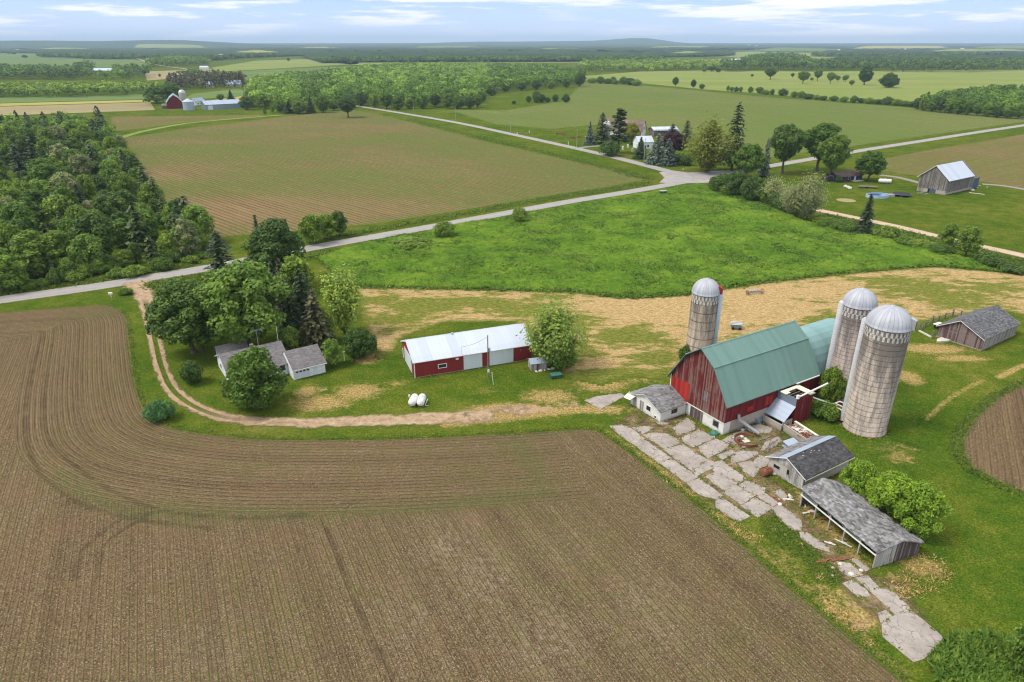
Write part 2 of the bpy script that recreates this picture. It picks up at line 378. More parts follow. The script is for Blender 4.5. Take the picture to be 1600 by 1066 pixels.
def mat_road(name, lo, hi, soft_w=.10, gravel=False):
    t = NT(name); P = t.pos(); c, h = grass_col(t, P); u = t.math('ABSOLUTE', t.attr('u'))
    n = t.noise(P, .25, 4, .6); f = t.noise(P, 9, 3, .7); p = t.noise(P, 1.2, 3, .6)
    s = t.math('ADD', t.math('MULTIPLY', n, .45), t.math('ADD', t.math('MULTIPLY', f, .25), t.math('MULTIPLY', p, .3)))
    col = t.ramp(s, [(.35, lo), (.65, hi)])
    trk = t.rng(t.math('ABSOLUTE', t.math('SUBTRACT', u, .45)), .0, .25, 1, 0, smooth=True)
    col = t.mix(t.math('MULTIPLY', trk, .18), col, tuple(.75 * q for q in lo) if not gravel else hi)
    e = t.rng(t.math('ADD', u, t.math('MULTIPLY', t.math('SUBTRACT', p, .5), .22)), 1 - soft_w * 2.2, 1 - soft_w * .4, smooth=True)
    sh = t.mix(.5, c, (.30, .24, .15))
    col = t.mix(t.rng(u, .78, .9), col, t.mix(.35, col, (.33, .27, .19)))
    col = t.mix(e, col, t.mix(t.rng(p, .4, .6), sh, c))
    return t.done(t.bsdf(col, .9, spec=.2, nrm=t.bump(f, .02, .5)))
M['asphalt'] = mat_road('asphalt', (.27, .252, .24), (.355, .33, .31))
M['gravel'] = mat_road('gravel', (.40, .29, .20), (.56, .42, .31), .12, True)
M['lane_gravel'] = mat_road('lane_gravel', (.20, .185, .165), (.29, .26, .23), .2, True)
def mat_drive():
    t = NT('dirt_track'); P = t.pos(); c, h = grass_col(t, P); u = t.attr('u'); au = t.math('ABSOLUTE', u)
    n = t.noise(P, .7, 4, .65); f = t.noise(P, 5, 3, .7)
    dirt = t.ramp(t.math('ADD', t.math('MULTIPLY', n, .6), t.math('MULTIPLY', f, .4)), [(.34, (.20, .138, .080)), (.5, (.35, .250, .155)), (.66, (.50, .385, .26))])
    rut = t.rng(t.math('ADD', t.math('ABSOLUTE', t.math('SUBTRACT', au, .52)), t.math('MULTIPLY', t.math('SUBTRACT', n, .5), .7)), .17, .36, 1, 0, smooth=True)
    mid = t.rng(t.math('ADD', au, t.math('MULTIPLY', t.math('SUBTRACT', n, .5), .3)), .10, .32, 1, 0, smooth=True)
    nl = t.noise(P, .22, 4, .7); edge = t.rng(t.math('ADD', au, t.math('ADD', t.math('MULTIPLY', t.math('SUBTRACT', n, .5), .8), t.math('MULTIPLY', t.math('SUBTRACT', nl, .5), 1.6))), .55, .95, smooth=True)
    keep = t.attr('grassy')
    m = t.math('MULTIPLY', t.math('SUBTRACT', 1.0, edge), t.math('SUBTRACT', 1.0, t.math('MULTIPLY', mid, keep)), clamp=True)
    m = t.math('MULTIPLY', m, t.math('MAXIMUM', t.math('SUBTRACT', 1.0, keep), t.rng(rut, 0, .6)), clamp=True)
    m = t.math('MULTIPLY', m, t.rng(t.math('ADD', t.attr('fade'), t.math('MULTIPLY', t.math('SUBTRACT', nl, .5), 2.2)), .30, .62), clamp=True)
    return t.done(t.n('ShaderNodeMixShader', {0: m, 1: t.n('ShaderNodeBsdfTransparent'), 2: t.bsdf(dirt, .95, spec=0.0, nrm=t.bump(f, .06, .6))}))
M['dirt_track'] = mat_drive()
# ---------------------------------------------------------------- land: sheets
def blobs(P, L):
    r = np.zeros(len(P))
    for px, py, rx, ry, s in L:
        c = G(px, py); r = np.maximum(r, s * np.exp(-((P[:, 0] - c[0]) / rx) ** 2 - ((P[:, 1] - c[1]) / ry) ** 2))
    return r
def strokes(P, L):
    r = np.zeros(len(P))
    for pts, w, s in L: r = np.maximum(r, s * np.exp(-(seg_dist(P, spline(GP(pts), n=5)) / w) ** 2))
    return r
gx = np.concatenate([-np.geomspace(36000, 60, 34), np.linspace(-40, 40, 5), np.geomspace(60, 36000, 34)])
gy = np.concatenate([[-3000, -800, -200, -50], np.linspace(0, 60, 4), np.geomspace(90, 36000, 44)])
GX, GY = np.meshgrid(gx, gy); idx = np.arange(GX.size).reshape(GX.shape)
fq = np.stack([idx[:-1, :-1], idx[:-1, 1:], idx[1:, 1:], idx[1:, :-1]], -1).reshape(-1, 4)
gd = np.hypot(GX.ravel(), GY.ravel())
gme = mesh_np('ground', np.column_stack([GX.ravel(), GY.ravel(), -np.clip((gd - 900) / 9000, 0, 1) * .8]), fq.ravel(), np.full(len(fq), 4), M['grass'])
tag(link('ground', gme), kind='structure')

LANE = [(150, 476), (176, 478), (198, 492), (206, 540), (214, 592), (230, 640), (258, 661), (300, 673), (400, 684), (520, 686), (650, 683), (780, 677), (900, 669)]
lane_w = spline(GP(LANE), n=5)
e0, e1 = np.array(G(940, 672)), np.array(G(1420, 1066)); dd = (e1 - e0) / np.linalg.norm(e1 - e0)
near_poly = GP([(-260, 512), (0, 488), (90, 481)]) + lane_w + GP([(935, 671), (1000, 716), (1100, 794), (1250, 926), (1420, 1066)]) + [tuple(e1 + dd * 45), (-260, e1[1] - 45)]
hd_line = [tuple(G(-260, 506)), tuple(G(0, 484))] + lane_w
TR = [[(66, 520), (40, 640), (62, 738), (160, 800), (330, 826)], [(86, 512), (68, 640), (92, 705), (200, 780), (330, 808), (480, 806)],
      [(118, 905), (130, 860), (190, 812), (250, 800)], [(155, 905), (165, 850), (230, 806)], [(470, 800), (500, 815), (520, 850)], [(520, 850), (560, 950), (615, 1066)]]
def trk(P):
    d = np.full(len(P), 9.0)
    for L in TR: d = np.minimum(d, seg_dist(P, spline(GP(L), n=6)))
    return d
cut = [G(865, 680), G(930, 790)]
def hside(P):
    (ax, ay), (bx, by) = cut
    return (((bx - ax) * (P[:, 1] - ay) - (by - ay) * (P[:, 0] - ax)) < 0).astype(float)
def weed(P):
    return np.clip(strokes(P, [([(250, 797), (420, 803), (560, 800), (700, 790), (830, 772)], 2.0, .9), ([(690, 672), (790, 676), (850, 770)], 2.4, .8), ([(95, 745), (180, 792), (300, 815)], 1.8, .9), ([(100, 498), (180, 490)], 3.0, .7),
                               ([(770, 680), (880, 672)], 2.2, .8), ([(1010, 730), (1130, 830), (1300, 975), (1400, 1060)], 1.2, .8), ([(205, 520), (214, 600), (262, 664), (400, 688)], 1.0, .7)]), 0, 1)
def pale(P): return blobs(P, [(700, 855, 4, 5, .9), (755, 900, 4, 6, .9), (860, 1000, 5, 6, .8), (640, 960, 4, 5, .5), (330, 1020, 6, 5, .4), (1010, 950, 5, 7, .6), (880, 860, 6, 5, .4)])
parcel('field', near_poly, .6, .012, M['field_near'], {'hd': lambda P: seg_dist(P, hd_line), 'hside': hside, 'trk': trk, 'weed': weed, 'pale': pale})
parcel('field', spline(GP([(1600, 596), (1560, 616), (1524, 645), (1499, 678), (1494, 700), (1510, 728), (1550, 752), (1610, 780), (1760, 820), (1860, 740), (1800, 620)]), True), .6, .024, M['field_side'])
lawn_px = [(186, 484), (226, 462), (330, 434), (420, 417), (492, 404), (556, 450), (640, 466), (840, 470), (960, 470), (1080, 470), (1250, 470), (1440, 470), (1600, 480), (1850, 520), (1850, 1100), (1425, 1080), (1240, 920), (1095, 792), (995, 716), (932, 668), (780, 674), (650, 680), (520, 683), (400, 681), (300, 669), (258, 656), (234, 638), (218, 592), (210, 540), (202, 490)]
def dry(P):
    return np.maximum(blobs(P, [(500, 630, 8, 4.5, .85), (560, 612, 7, 5, .8), (480, 612, 3.5, 4, .8), (620, 600, 5, 3, .55), (270, 625, 3, 3, .4), (372, 622, 2.5, 2, .9), (600, 520, 5, 9, .9), (575, 560, 4, 4, .9), (640, 505, 7, 4, .8), (800, 640, 12, 3.2, .9), (860, 620, 8, 5, .75), (760, 610, 4, 3, .5), (940, 600, 8, 5, .8), (1000, 585, 8, 6, .7), (985, 640, 6, 4, .55),
        (1405, 715, 4, 3, .62), (1400, 700, 8, 4, .5), (1460, 545, 9, 3.4, 1.0), (1500, 560, 9, 2.5, .8), (1420, 590, 4, 5, .8), (1440, 885, 4.5, 3.5, .68), (1400, 910, 4, 3, .6), (1350, 965, 3.5, 3, .8), (1345, 940, 4, 4, .7), (1300, 940, 3, 4, .8), (1150, 840, 3, 4, .6), (1060, 755, 4, 3, .7), (1220, 880, 4, 5, .6), (1020, 655, 9, 5, .6), (1190, 690, 9, 5, .5), (1250, 790, 6, 7, .6), (1285, 830, 5, 5, .7), (1320, 870, 4, 5, .7), (1540, 760, 5, 3, .4), (1480, 640, 12, 3.5, .25)]),
        strokes(P, [([(1448, 655), (1485, 622), (1535, 594)], .9, .64), ([(1560, 590), (1600, 570)], 1.1, .8), ([(1600, 540), (1560, 556), (1470, 590), (1430, 650), (1440, 740)], 2.2, .34), ([(930, 668), (1040, 740), (1130, 815), (1300, 960), (1400, 1050)], 2.0, .62), ([(560, 460), (700, 462), (900, 466)], 2.6, .7), ([(700, 660), (800, 650), (900, 640), (960, 640)], 2.6, .8)]))
def bare(P):
    return np.maximum(blobs(P, [(820, 640, 9, 2.2, .9), (890, 632, 6, 2, .7), (505, 608, 2.2, 2, .7), (1215, 665, 5, 3, .6), (1330, 945, 2, 2, .7), (1345, 975, 2.2, 2.4, .7), (1250, 775, 3, 3, .6), (1180, 690, 9, 6, .62), (1215, 720, 6, 5, .6), (1100, 665, 9, 4, .5), (1160, 740, 9, 8, .55), (1080, 720, 9, 7, .5)]), strokes(P, [([(1230, 790), (1290, 850), (1340, 900)], 1.5, .75)]))
parcel('lawn', GP(lawn_px), .7, .004, M['lawn'], {'dry': dry, 'bare': bare})
hay_px = [(548, 446), (700, 450), (900, 455), (960, 462), (1010, 462), (1080, 457), (1200, 439), (1350, 423), (1460, 415), (1600, 427), (1850, 452), (1850, 540), (1640, 500), (1560, 486), (1470, 500), (1420, 522), (1330, 505), (1220, 520), (1120, 545), (1070, 575), (1035, 598), (990, 592), (940, 606), (880, 592), (850, 560), (800, 505), (700, 505), (640, 525), (610, 560), (585, 565), (566, 520)]
parcel('hayfield', GP(hay_px), .8, .020, M['hay'], {'green': lambda P: np.clip(blobs(P, [(660, 478, 14, 6, .8), (760, 475, 14, 5, .7), (985, 525, 8, 6, .9), (900, 500, 8, 8, .5), (960, 590, 12, 4, 1), (1330, 500, 16, 6, .8), (1450, 455, 16, 12, .6), (1020, 560, 6, 5, .6), (620, 500, 9, 4, .8), (600, 470, 8, 4, .7), (720, 470, 10, 3, .8), (820, 485, 9, 5, .7), (860, 465, 8, 3, .6), (1010, 530, 5, 4, .8), (900, 545, 6, 5, .7), (1120, 480, 6, 4, .6), (1260, 470, 9, 4, .6), (1400, 440, 10, 5, .6), (1550, 450, 10, 6, .6), (1500, 475, 9, 4, .7), (1230, 520, 8, 4, .7), (1440, 505, 8, 4, .6)]) - blobs(P, [(1150, 470, 30, 16, .5), (1010, 480, 12, 10, .6)]), -1, 1)})
mead_px = [(493, 404), (600, 373), (700, 355), (800, 337), (900, 320), (1000, 303), (1050, 294), (1100, 288), (1130, 298), (1190, 318), (1250, 344), (1330, 362), (1420, 384), (1520, 408), (1620, 428), (1850, 490), (1850, 455), (1600, 428), (1460, 416), (1350, 424), (1200, 440), (1080, 458), (1010, 463), (960, 463), (900, 456), (700, 451), (552, 447), (515, 425)]
def mead_lift(P, sd):
    b = fbm(P, .16, 3, 5); c = fbm(P, .55, 3, 9); d = fbm(P, 1.3, 2, 21)
    return np.clip(sd / 1.6, 0, 1) * (.15 + 1.1 * np.clip(b - .3, 0, 1) + .75 * c * b * 1.6 + .35 * d)
parcel('meadow', GP(mead_px), .75, .028, M['meadow'], lift=mead_lift)
parcel('field', GP([(192, 216), (300, 199), (420, 185), (545, 171), (580, 176), (640, 190), (760, 221), (900, 252), (1000, 274), (1018, 280), (960, 291), (840, 310), (700, 333), (600, 349), (520, 357), (420, 366), (330, 372), (285, 366), (256, 345), (236, 300), (205, 245)]), 2.0, .02, M['field_across'], {'gbias': lambda P: 1.5 - 2.5 * np.clip(blobs(P, [(330, 330, 60, 45, 1), (270, 270, 40, 50, .8), (480, 330, 70, 18, .6), (330, 222, 60, 22, .7)]), 0, .9)}, pad=2)
parcel('field', GP([(700, 172), (790, 172), (880, 158), (912, 128), (1000, 133), (1200, 152), (1420, 168), (1600, 184), (1900, 212), (1600, 191), (1340, 228), (1180, 250), (1110, 228), (1050, 205), (960, 193), (860, 202), (770, 194)]), 4.0, .02, M['field_green'], pad=3)
parcel('field', GP([(1352, 252), (1450, 234), (1600, 209), (1960, 150), (1960, 330), (1600, 298), (1545, 286), (1400, 272)]), 3.0, .02, M['field_brown'], pad=3)
parcel('field', GP([(168, 200), (172, 182), (300, 181), (400, 179), (420, 181), (300, 191), (180, 206)]), 4.0, .02, M['field_brown'], pad=3)
def far(pts, mat, z=.06, n=1):
    b = MB(); p = GP(pts); b.add([(x, y, z) for x, y in p], [tuple(range(len(p)))[::-1]])
    o = b.build('field', M[mat]); return tag(o, kind='structure')
for pts, m in [
    ([(0, 167), (235, 160), (242, 172), (0, 181), (-300, 190), (-300, 176)], 'far_tan'), ([(-300, 170), (0, 162), (240, 156), (240, 159), (0, 166), (-300, 175)], 'far_yellow'),
    ([(-300, 160), (0, 153), (232, 147), (238, 155), (0, 161), (-300, 169)], 'far_green'),
    ([(-400, 84), (0, 83), (150, 86), (240, 97), (225, 109), (0, 110), (-400, 112)], 'far_green'),
    ([(330, 106), (400, 95), (560, 90), (560, 100), (420, 108), (340, 112)], 'far_pale'), ([(330, 114), (420, 109), (560, 103), (560, 108), (400, 124), (360, 128)], 'far_green'),
    ([(225, 112), (330, 108), (335, 118), (230, 126)], 'far_tan'), ([(285, 163), (380, 150), (405, 140), (445, 140), (430, 158), (380, 160)], 'far_yellow'),
    ([(285, 157), (300, 147), (372, 139), (398, 144), (380, 150)], 'far_green'),
    ([(900, 120), (1000, 112), (1110, 110), (1260, 112), (1440, 110), (1600, 109), (2000, 108), (2000, 175), (1600, 160), (1440, 162), (1350, 160), (1200, 147), (1100, 140), (1000, 130), (910, 126)], 'far_pale'),
    ([(1090, 84), (1200, 80), (1300, 82), (1330, 92), (1230, 97), (1150, 90)], 'far_pale'), ([(1050, 96), (1130, 92), (1140, 97), (1060, 100)], 'far_tan'),
    ([(520, 98), (800, 94), (1060, 94), (1060, 98), (800, 98.5), (560, 102)], 'far_pale'), ([(1390, 78), (1560, 76), (1560, 79), (1400, 82)], 'far_pale'),
    ([(0, 74), (110, 75), (130, 77), (0, 77.5)], 'far_pale'), ([(1180, 72.5), (1300, 72.5), (1300, 74.5), (1200, 75)], 'far_pale')]: far(pts, m)
# ---------------------------------------------------------------- roads
ribbon('road', GP([(-300, 512), (0, 469), (150, 448), (240, 433), (330, 418), (490, 387), (700, 350), (880, 317), (1000, 297), (1070, 284), (1150, 269), (1330, 238), (1450, 219), (1600, 196), (1900, 152), (2100, 124)]), 7.4, .05, M['asphalt'])
ribbon('road', GP([(1092, 281), (1045, 268), (960, 246), (900, 232), (800, 210), (720, 193), (640, 179), (560, 166), (500, 156), (440, 148)]), 7.6, .055, M['asphalt'])
ribbon('road', GP([(1105, 282), (1160, 300), (1230, 318), (1290, 331), (1400, 354), (1500, 378), (1600, 400), (1750, 436), (1900, 476)]), 5.6, .06, M['gravel'])
b = MB(); b.add([(x, y, .115) for x, y in GP([(1030, 286), (1038, 278), (1030, 270), (1045, 266), (1075, 270), (1140, 266), (1146, 272), (1125, 279), (1138, 288), (1105, 286), (1075, 287)])], [tuple(range(11))])
t = NT('junction'); P = t.pos(); t.done(t.bsdf(t.ramp(t.noise(P, .3, 4), [(.35, (.27, .25, .24)), (.65, (.36, .33, .315))]), .9, spec=.2)); tag(b.build('junction', t.m), kind='structure')
dr = ribbon('driveway', GP([(212, 440), (224, 460), (238, 512), (252, 572), (272, 612), (312, 640), (370, 656), (460, 661), (560, 659), (660, 655), (740, 651), (820, 641), (900, 632)]), [9.0, 3.8, 3.6, 3.7, 4.0, 4.9, 6.0, 6.6], .07, M['dirt_track'])
me = dr.data; cc = np.empty(len(me.vertices) * 3, np.float32); me.vertices.foreach_get('co', cc); cc = cc.reshape(-1, 3)
g1, g2, g3 = G(380, 656), G(222, 450), G(900, 632)
gr_ = np.clip((g1[0] - cc[:, 0]) / 14, 0, 1) * np.clip((g2[1] - cc[:, 1] - 9) / 10, 0, 1)
fd = np.clip((g3[0] - cc[:, 0]) / 26, 0, 1)
for k, a in (('grassy', gr_), ('fade', fd)): me.attributes.new(k, 'FLOAT', 'POINT').data.foreach_set('value', a.astype(np.float32))
ribbon('driveway', GP([(1376, 274), (1405, 278), (1440, 287)]), 4.5, .06, M['lane_gravel'])
ribbon('driveway', GP([(1535, 288), (1570, 291), (1620, 300), (1700, 318)]), 4.5, .06, M['lane_gravel'])
ribbon('driveway', GP([(894, 233), (915, 230), (938, 228), (960, 226)]), 5, .06, M['lane_gravel'])
ribbon('driveway', GP([(205, 88), (240, 100), (290, 108), (330, 116), (360, 122)]), 6, .15, M['gravel'])
ribbon('driveway', GP([(380, 134), (405, 137), (440, 146)]), 6, .15, M['gravel'])
ribbon('path', GP([(186, 216), (230, 204), (300, 192), (400, 183), (440, 180)]), 6, .05, M['far_pale'])
# ---------------------------------------------------------------- foliage
def mat_leaf(name, c, var=.35, hue=(1.25, 1.12, .8), trans=.28, spec=.25):
    t = NT(name); P = t.obj(); ti = t.attr('tint'); r = t.rnd(); n = t.noise(P, .55, 2)
    k = t.math('ADD', t.math('MULTIPLY', ti, .55), t.math('ADD', t.math('MULTIPLY', r, .2), t.math('MULTIPLY', n, .3)))
    lo = tuple(q * (1 - var) for q in c); hi = tuple(q * (1 + var) * h for q, h in zip(c, hue)); top = tuple(min(q * (1.6 + var) * h, .6) for q, h in zip(c, hue))
    col = t.ramp(k, [(.18, lo), (.50, c), (.72, hi), (.95, top)])
    p = t.bsdf(col, .55, spec=spec); tr = t.n('ShaderNodeBsdfTranslucent', {0: t.mix(.5, col, tuple(q * f for q, f in zip(c, (1.8, 1.9, .9))))})
    return t.done(t.n('ShaderNodeMixShader', {0: trans, 1: p, 2: tr}))
LEAF = {k: mat_leaf('leaves_' + k, *a) for k, a in dict(pale=((.215, .305, .055), .35),
    dark=((0.080, 0.142, 0.028), .5), mid=((0.150, 0.232, 0.032), .45), light=((0.170, 0.275, 0.045), .42), olive=((0.195, 0.225, 0.028), .35, (1.4, 1.2, .8)), willow=((0.225, 0.255, 0.105), .35, (1.25, 1.2, 1.1)),
    spruce=((0.048, 0.074, 0.030), .35, (1.3, 1.2, 1.1), .12), blue=((0.105, 0.140, 0.105), .35, (1.3, 1.25, 1.3), .12), plum=((0.055, 0.022, 0.026), .3, (1.3, 1.0, 1.1), .2), pine=((0.064, 0.094, 0.026), .4, (1.3, 1.2, .9), .15),
    lime=((0.185, 0.300, 0.030), .4), gold=((0.270, 0.275, 0.030), .35), juniper=((0.080, 0.084, 0.038), .35, (1.3, 1.15, .9), .12), deep=((0.104, 0.186, 0.026), .4), rhubarb=((0.100, 0.220, 0.070), .35)).items()}
tb = NT('bark'); M['bark'] = tb.done(tb.bsdf(tb.ramp(tb.noise(tb.vmul(tb.obj(), (6, 6, 1.2)), 2, 4, .7), [(.3, (.055, .045, .035)), (.7, (.16, .13, .10))]), .95, spec=.1))
def unit(v): return v / np.maximum(np.linalg.norm(v, axis=-1, keepdims=True), 1e-9)
def leaf_quads(C, N, size, g, asp=1.7, along=None):
    "C centres, N normals, size: leaf-spray quads, slightly folded"
    n = len(C); a = unit(np.cross(N, unit(g.normal(size=(n, 3))))) if along is None else unit(along - (along * N).sum(1, keepdims=True) * N)
    b = np.cross(N, a); s = (size * g.uniform(.6, 1.35, n))[:, None] * .5
    k = (g.normal(size=n) * .25)[:, None]
    return np.stack([C - a * s * asp, C - b * s + N * s * k, C + a * s * asp, C + b * s + N * s * k], 1).reshape(-1, 3)
def lump_crown(L, n, size, seed, up=.35, jit=.62, fill=.34, tv=.5, under=.45):
    g = np.random.default_rng(seed); L = np.asarray(L, float)
    w = L[:, 3] * L[:, 4] + .01; i = g.choice(len(L), n, p=w / w.sum())
    d = unit(g.normal(size=(n, 3))); fl = (d[:, 2] < -.15) & (g.random(n) < under); d[fl, 2] *= -1
    q = 1 - fill * g.random(n) ** 1.6 + .32 * np.maximum(0, g.random(n) - .80) * 5 * g.random(n)
    rad = np.stack([L[i, 3], L[i, 3], L[i, 4]], 1)
    rad *= (1 + .22 * np.sin(5 * d[:, :1] + i[:, None]) * np.sin(4 * d[:, 1:2] + 2.1 * i[:, None]))
    C = L[i, :3] + d * rad * q[:, None]
    N = unit(d + np.array([0, 0, up]) + jit * g.normal(size=(n, 3)))
    lt = g.random(len(L)) * .6 + .2
    return leaf_quads(C, N, size, g), lt[i] * (1 - tv) + tv * g.random(n)
def shell_lumps(g, n, h0, h1, R, r0, r1, shape=.5, flat=.85, core=True, xs=1.0):
    "lumps spread over an egg-shaped envelope"
    L = []
    for k in range(n):
        f = (k + .5) / n; z = 1 - 2 * f; a = k * 2.39996 + g.normal() * .35
        z2 = z if z > 0 else z * (1.0)
        rr = math.sqrt(max(0, 1 - z * z)) * (1 - shape * .35 * z)
        jit = g.uniform(.62, 1.0); r = g.uniform(r0, r1)
        c = ((R - r * .7) * rr * jit * math.cos(a) * xs, (R - r * .7) * rr * jit * math.sin(a), (h0 + h1) / 2 + ((h1 - h0) / 2 - r * .7) * z2 * g.uniform(.82, 1.0))
        L.append((*c, r, r * flat))
    if core: L += [(0, 0, h0 + (h1 - h0) * q, R * .5, R * .5) for q in (.35, .6)]
    return L
def trunk_mb(H, r, L, g, nb=8, zb=.25, bend=.03):
    m = MB(); pts = []; x = y = 0
    for k in range(6):
        pts.append((x, y, H * .8 * k / 5)); x += g.normal() * H * bend * .3; y += g.normal() * H * bend * .3
    for k in range(5): m.tube(pts[k], pts[k + 1], r * (1 - k * .17), 7, r * (1 - (k + 1) * .17))
    m.cyl(0, 0, -.15, .5, r * 1.7, r * 1.0, 8)
    for k in g.choice(len(L), min(nb, len(L)), replace=False):
        c = L[k]; p = pts[min(4, 1 + int(g.random() * 3.5))]
        md = (p[0] * .5 + c[0] * .5, p[1] * .5 + c[1] * .5, p[2] * .55 + c[2] * .45 + .3)
        m.tube(p, md, r * .4, 5, r * .25); m.tube(md, c[:3], r * .25, 5, r * .08)
    return m
PROTO = {}
def proto(key, H, Wd, crown, tint, trunk):
    V, T = crown, tint
    me = mesh_np('crown', V, np.arange(len(V)), np.full(len(V) // 4, 4), LEAF['mid'], False, {'tint': T})
    tm = bpy.data.meshes.new('trunk'); tm.from_pydata(trunk.v, [], trunk.f); tm.materials.append(M['bark'])
    PROTO[key] = (H, Wd, me, tm)
def p_round(key, H, R, h0, nl, leaves, size, seed, shape=.5, r0=.24, r1=.36, fill=.3, xs=1.0, up=.35, jit=.55):
    g = np.random.default_rng(seed); L = shell_lumps(g, nl, h0, H, R, R * r0, R * r1, shape, xs=xs)
    V, T = lump_crown(L, leaves, size, seed + 1, fill=fill, up=up, jit=jit); proto(key, H, 2 * R, V, T, trunk_mb(H, .028 * H, L, g))
p_round('maple', 13, 6.0, 1.6, 87, 19680, .30, 3, .5, .13, .25)
p_round('maple_b', 13, 5.6, 1.2, 76, 18240, .30, 13, .2, .13, .26)
p_round('oak', 12, 5.0, 2.0, 64, 14880, .30, 23, .7, .15, .28)
p_round('loose', 12, 5.0, 1.0, 44, 11280, .30, 33, .1, .16, .30, .55, jit=.8)
p_round('tall', 16, 5.0, 1.5, 87, 17280, .30, 43, .6, .15, .28)
p_round('elm', 13, 5.0, 3.2, 57, 12520, .30, 53, -.5, .16, .30)
p_round('shrub', 3.2, 2.2, .05, 18, 3740, 0.19, 63, .4, .28, .45)
p_round('shrub_b', 3.0, 2.6, .05, 22, 4180, 0.19, 73, .6, .22, .40, xs=1.3)
p_round('bushy', 6, 4.6, .1, 95, 17000, .24, 83, .5, .11, .24, .45, jit=.8)
p_round('lowtree', 10, 5.2, .2, 40, 13000, .30, 143, .95, .18, .32, .45, jit=.75)
p_round('wood', 12, 4.6, .3, 26, 5979, .42, 93, .5, .26, .42)
p_round('wood_b', 13, 4.2, .2, 26, 5979, .42, 103, .8, .26, .42)
p_round('wood_c', 11, 5.0, .2, 28, 6209, .42, 113, .2, .22, .40, .4)
p_round('column', 10, 2.2, .6, 26, 5720, 0.26, 123, .9, .3, .5)
p_round('small', 5, 2.2, .5, 18, 3740, 0.22, 133, .6, .26, .42, .5, jit=.8)
def p_airy(key, H, R, seed, stems, per, size, h0=.2, droop=.15):
    "loose upright crown: fine sprays strung along many rising stems"
    g = np.random.default_rng(seed); C = []; N = []; A = []; T = []; m = MB()
    for k in range(stems):
        a = k * 2.39996 + g.normal() * .3; th = g.uniform(.05, 1.0) ** .7; ln = g.uniform(.72, 1.08); top = np.array([math.cos(a) * R * th * ln, math.sin(a) * R * th * ln, (h0 + (1 - h0) * math.sqrt(max(0, 1 - (th * .93) ** 2)) * ln) * H])
        mid_ = np.array([top[0] * .35, top[1] * .35, top[2] * .45]); tt = g.random()
        m.tube((0, 0, 0), mid_, .05 * H * .16, 5, .03 * H * .12); m.tube(mid_, top, .03 * H * .12, 4, .01)
        q = g.uniform(.12, 1.04, per) ** .8; P_ = (np.outer((1 - q) ** 2, (0, 0, 0)) + np.outer(2 * q * (1 - q), mid_ * 1.15) + np.outer(q * q, top)) + g.normal(size=(per, 3)) * (.035 + .055 * q[:, None]) * R * 1.5
        P_[:, 2] = np.maximum(P_[:, 2], .1); C.append(P_); d = unit(P_ - np.array([0, 0, H * .25])); N.append(unit(d + np.array([0, 0, .5]) + .6 * g.normal(size=(per, 3)))); T.append(np.clip(tt * .5 + .5 * g.random(per), 0, 1))
    C = np.concatenate(C); proto(key, H, 2 * R, leaf_quads(C, np.concatenate(N), size, g, 1.8), np.concatenate(T), m)
p_airy('airy', 8, 4.2, 301, 90, 110, .21); p_airy('airy_b', 8, 3.0, 311, 70, 110, .22, .3)
def p_conifer(key, H, R, seed, levels, per, size, droop=.25, power=.9, gap=0.0, base=.06):
    g = np.random.default_rng(seed); C = []; N = []; A = []; T = []
    for k in range(levels):
        f = (k + g.random() * .5) / levels; z = H * (base + (1 - base) * f); rl = R * ((1 - f) ** power) * g.uniform(.8, 1.12) + .12
        nb = max(4, int(per * (1 - f * .6)))
        for j in range(nb):
            if g.random() < gap: continue
            a = 2 * math.pi * (j + g.random() * .7) / nb; ln = rl * g.uniform(.72, 1.12); tt = g.random()
            m = max(2, int(ln / (size * .42)))
            for i in range(m):
                q = (i + .6) / m; d = np.array([math.cos(a), math.sin(a), 0]); side = np.array([-math.sin(a), math.cos(a), 0])
                C.append(d * ln * q + np.array([0, 0, z - droop * ln * q * q + g.normal() * .06]) + side * g.normal() * .16 * ln * q)
                N.append(d * .45 + np.array([0, 0, 1]) + g.normal(size=3) * .28); A.append(d + side * g.normal() * .5 - np.array([0, 0, droop])); T.append(.65 * tt * .6 + .5 * q * .5 + .2 * g.random())
    C = np.array(C); V = leaf_quads(C, unit(np.array(N)), size, g, 1.5, np.array(A))
    m = MB(); m.cyl(0, 0, -.1, H * .95, .022 * H, .01, 8); proto(key, H, 2 * R, V, np.array(T), m)
p_conifer('spruce', 12, 2.9, 5, 30, 13, .50)
p_conifer('spruce_b', 11, 3.2, 15, 26, 12, .52, .35, .8)
p_conifer('narrow', 10, 1.7, 25, 30, 10, .42, .3, .8)
p_conifer('ragged', 13, 3.4, 35, 24, 11, .55, .15, .6, .18, .12)
p_conifer('wood_pine', 12, 3.0, 45, 15, 9, .85, .1, .6, .1, .15)
def p_pine(key, H, seed, n=26, R=4.0, h0=.28):
    g = np.random.default_rng(seed); L = []
    for k in range(n):
        f = (k + .5) / n; z = H * (h0 + (1 - h0) * f); rr = R * (1 - f) ** .55 * g.uniform(.35, 1.0); a = k * 2.4 + g.normal() * .4
        L.append((rr * .8 * math.cos(a), rr * .8 * math.sin(a), z - .3, R * g.uniform(.22, .38) * (1 - .45 * f), R * .14))
    V, T = lump_crown(L, 5200, .46, seed, up=.8, jit=.5, fill=.5); proto(key, H, 2 * R, V, T, trunk_mb(H * 1.15, .017 * H, L, g, 18, bend=.01))
p_pine('pine', 20, 7); p_pine('pine_b', 17, 17, 22, 3.6, .2)
def pslot(o, mat):
    o.material_slots[0].link = 'OBJECT'; o.material_slots[0].material = mat
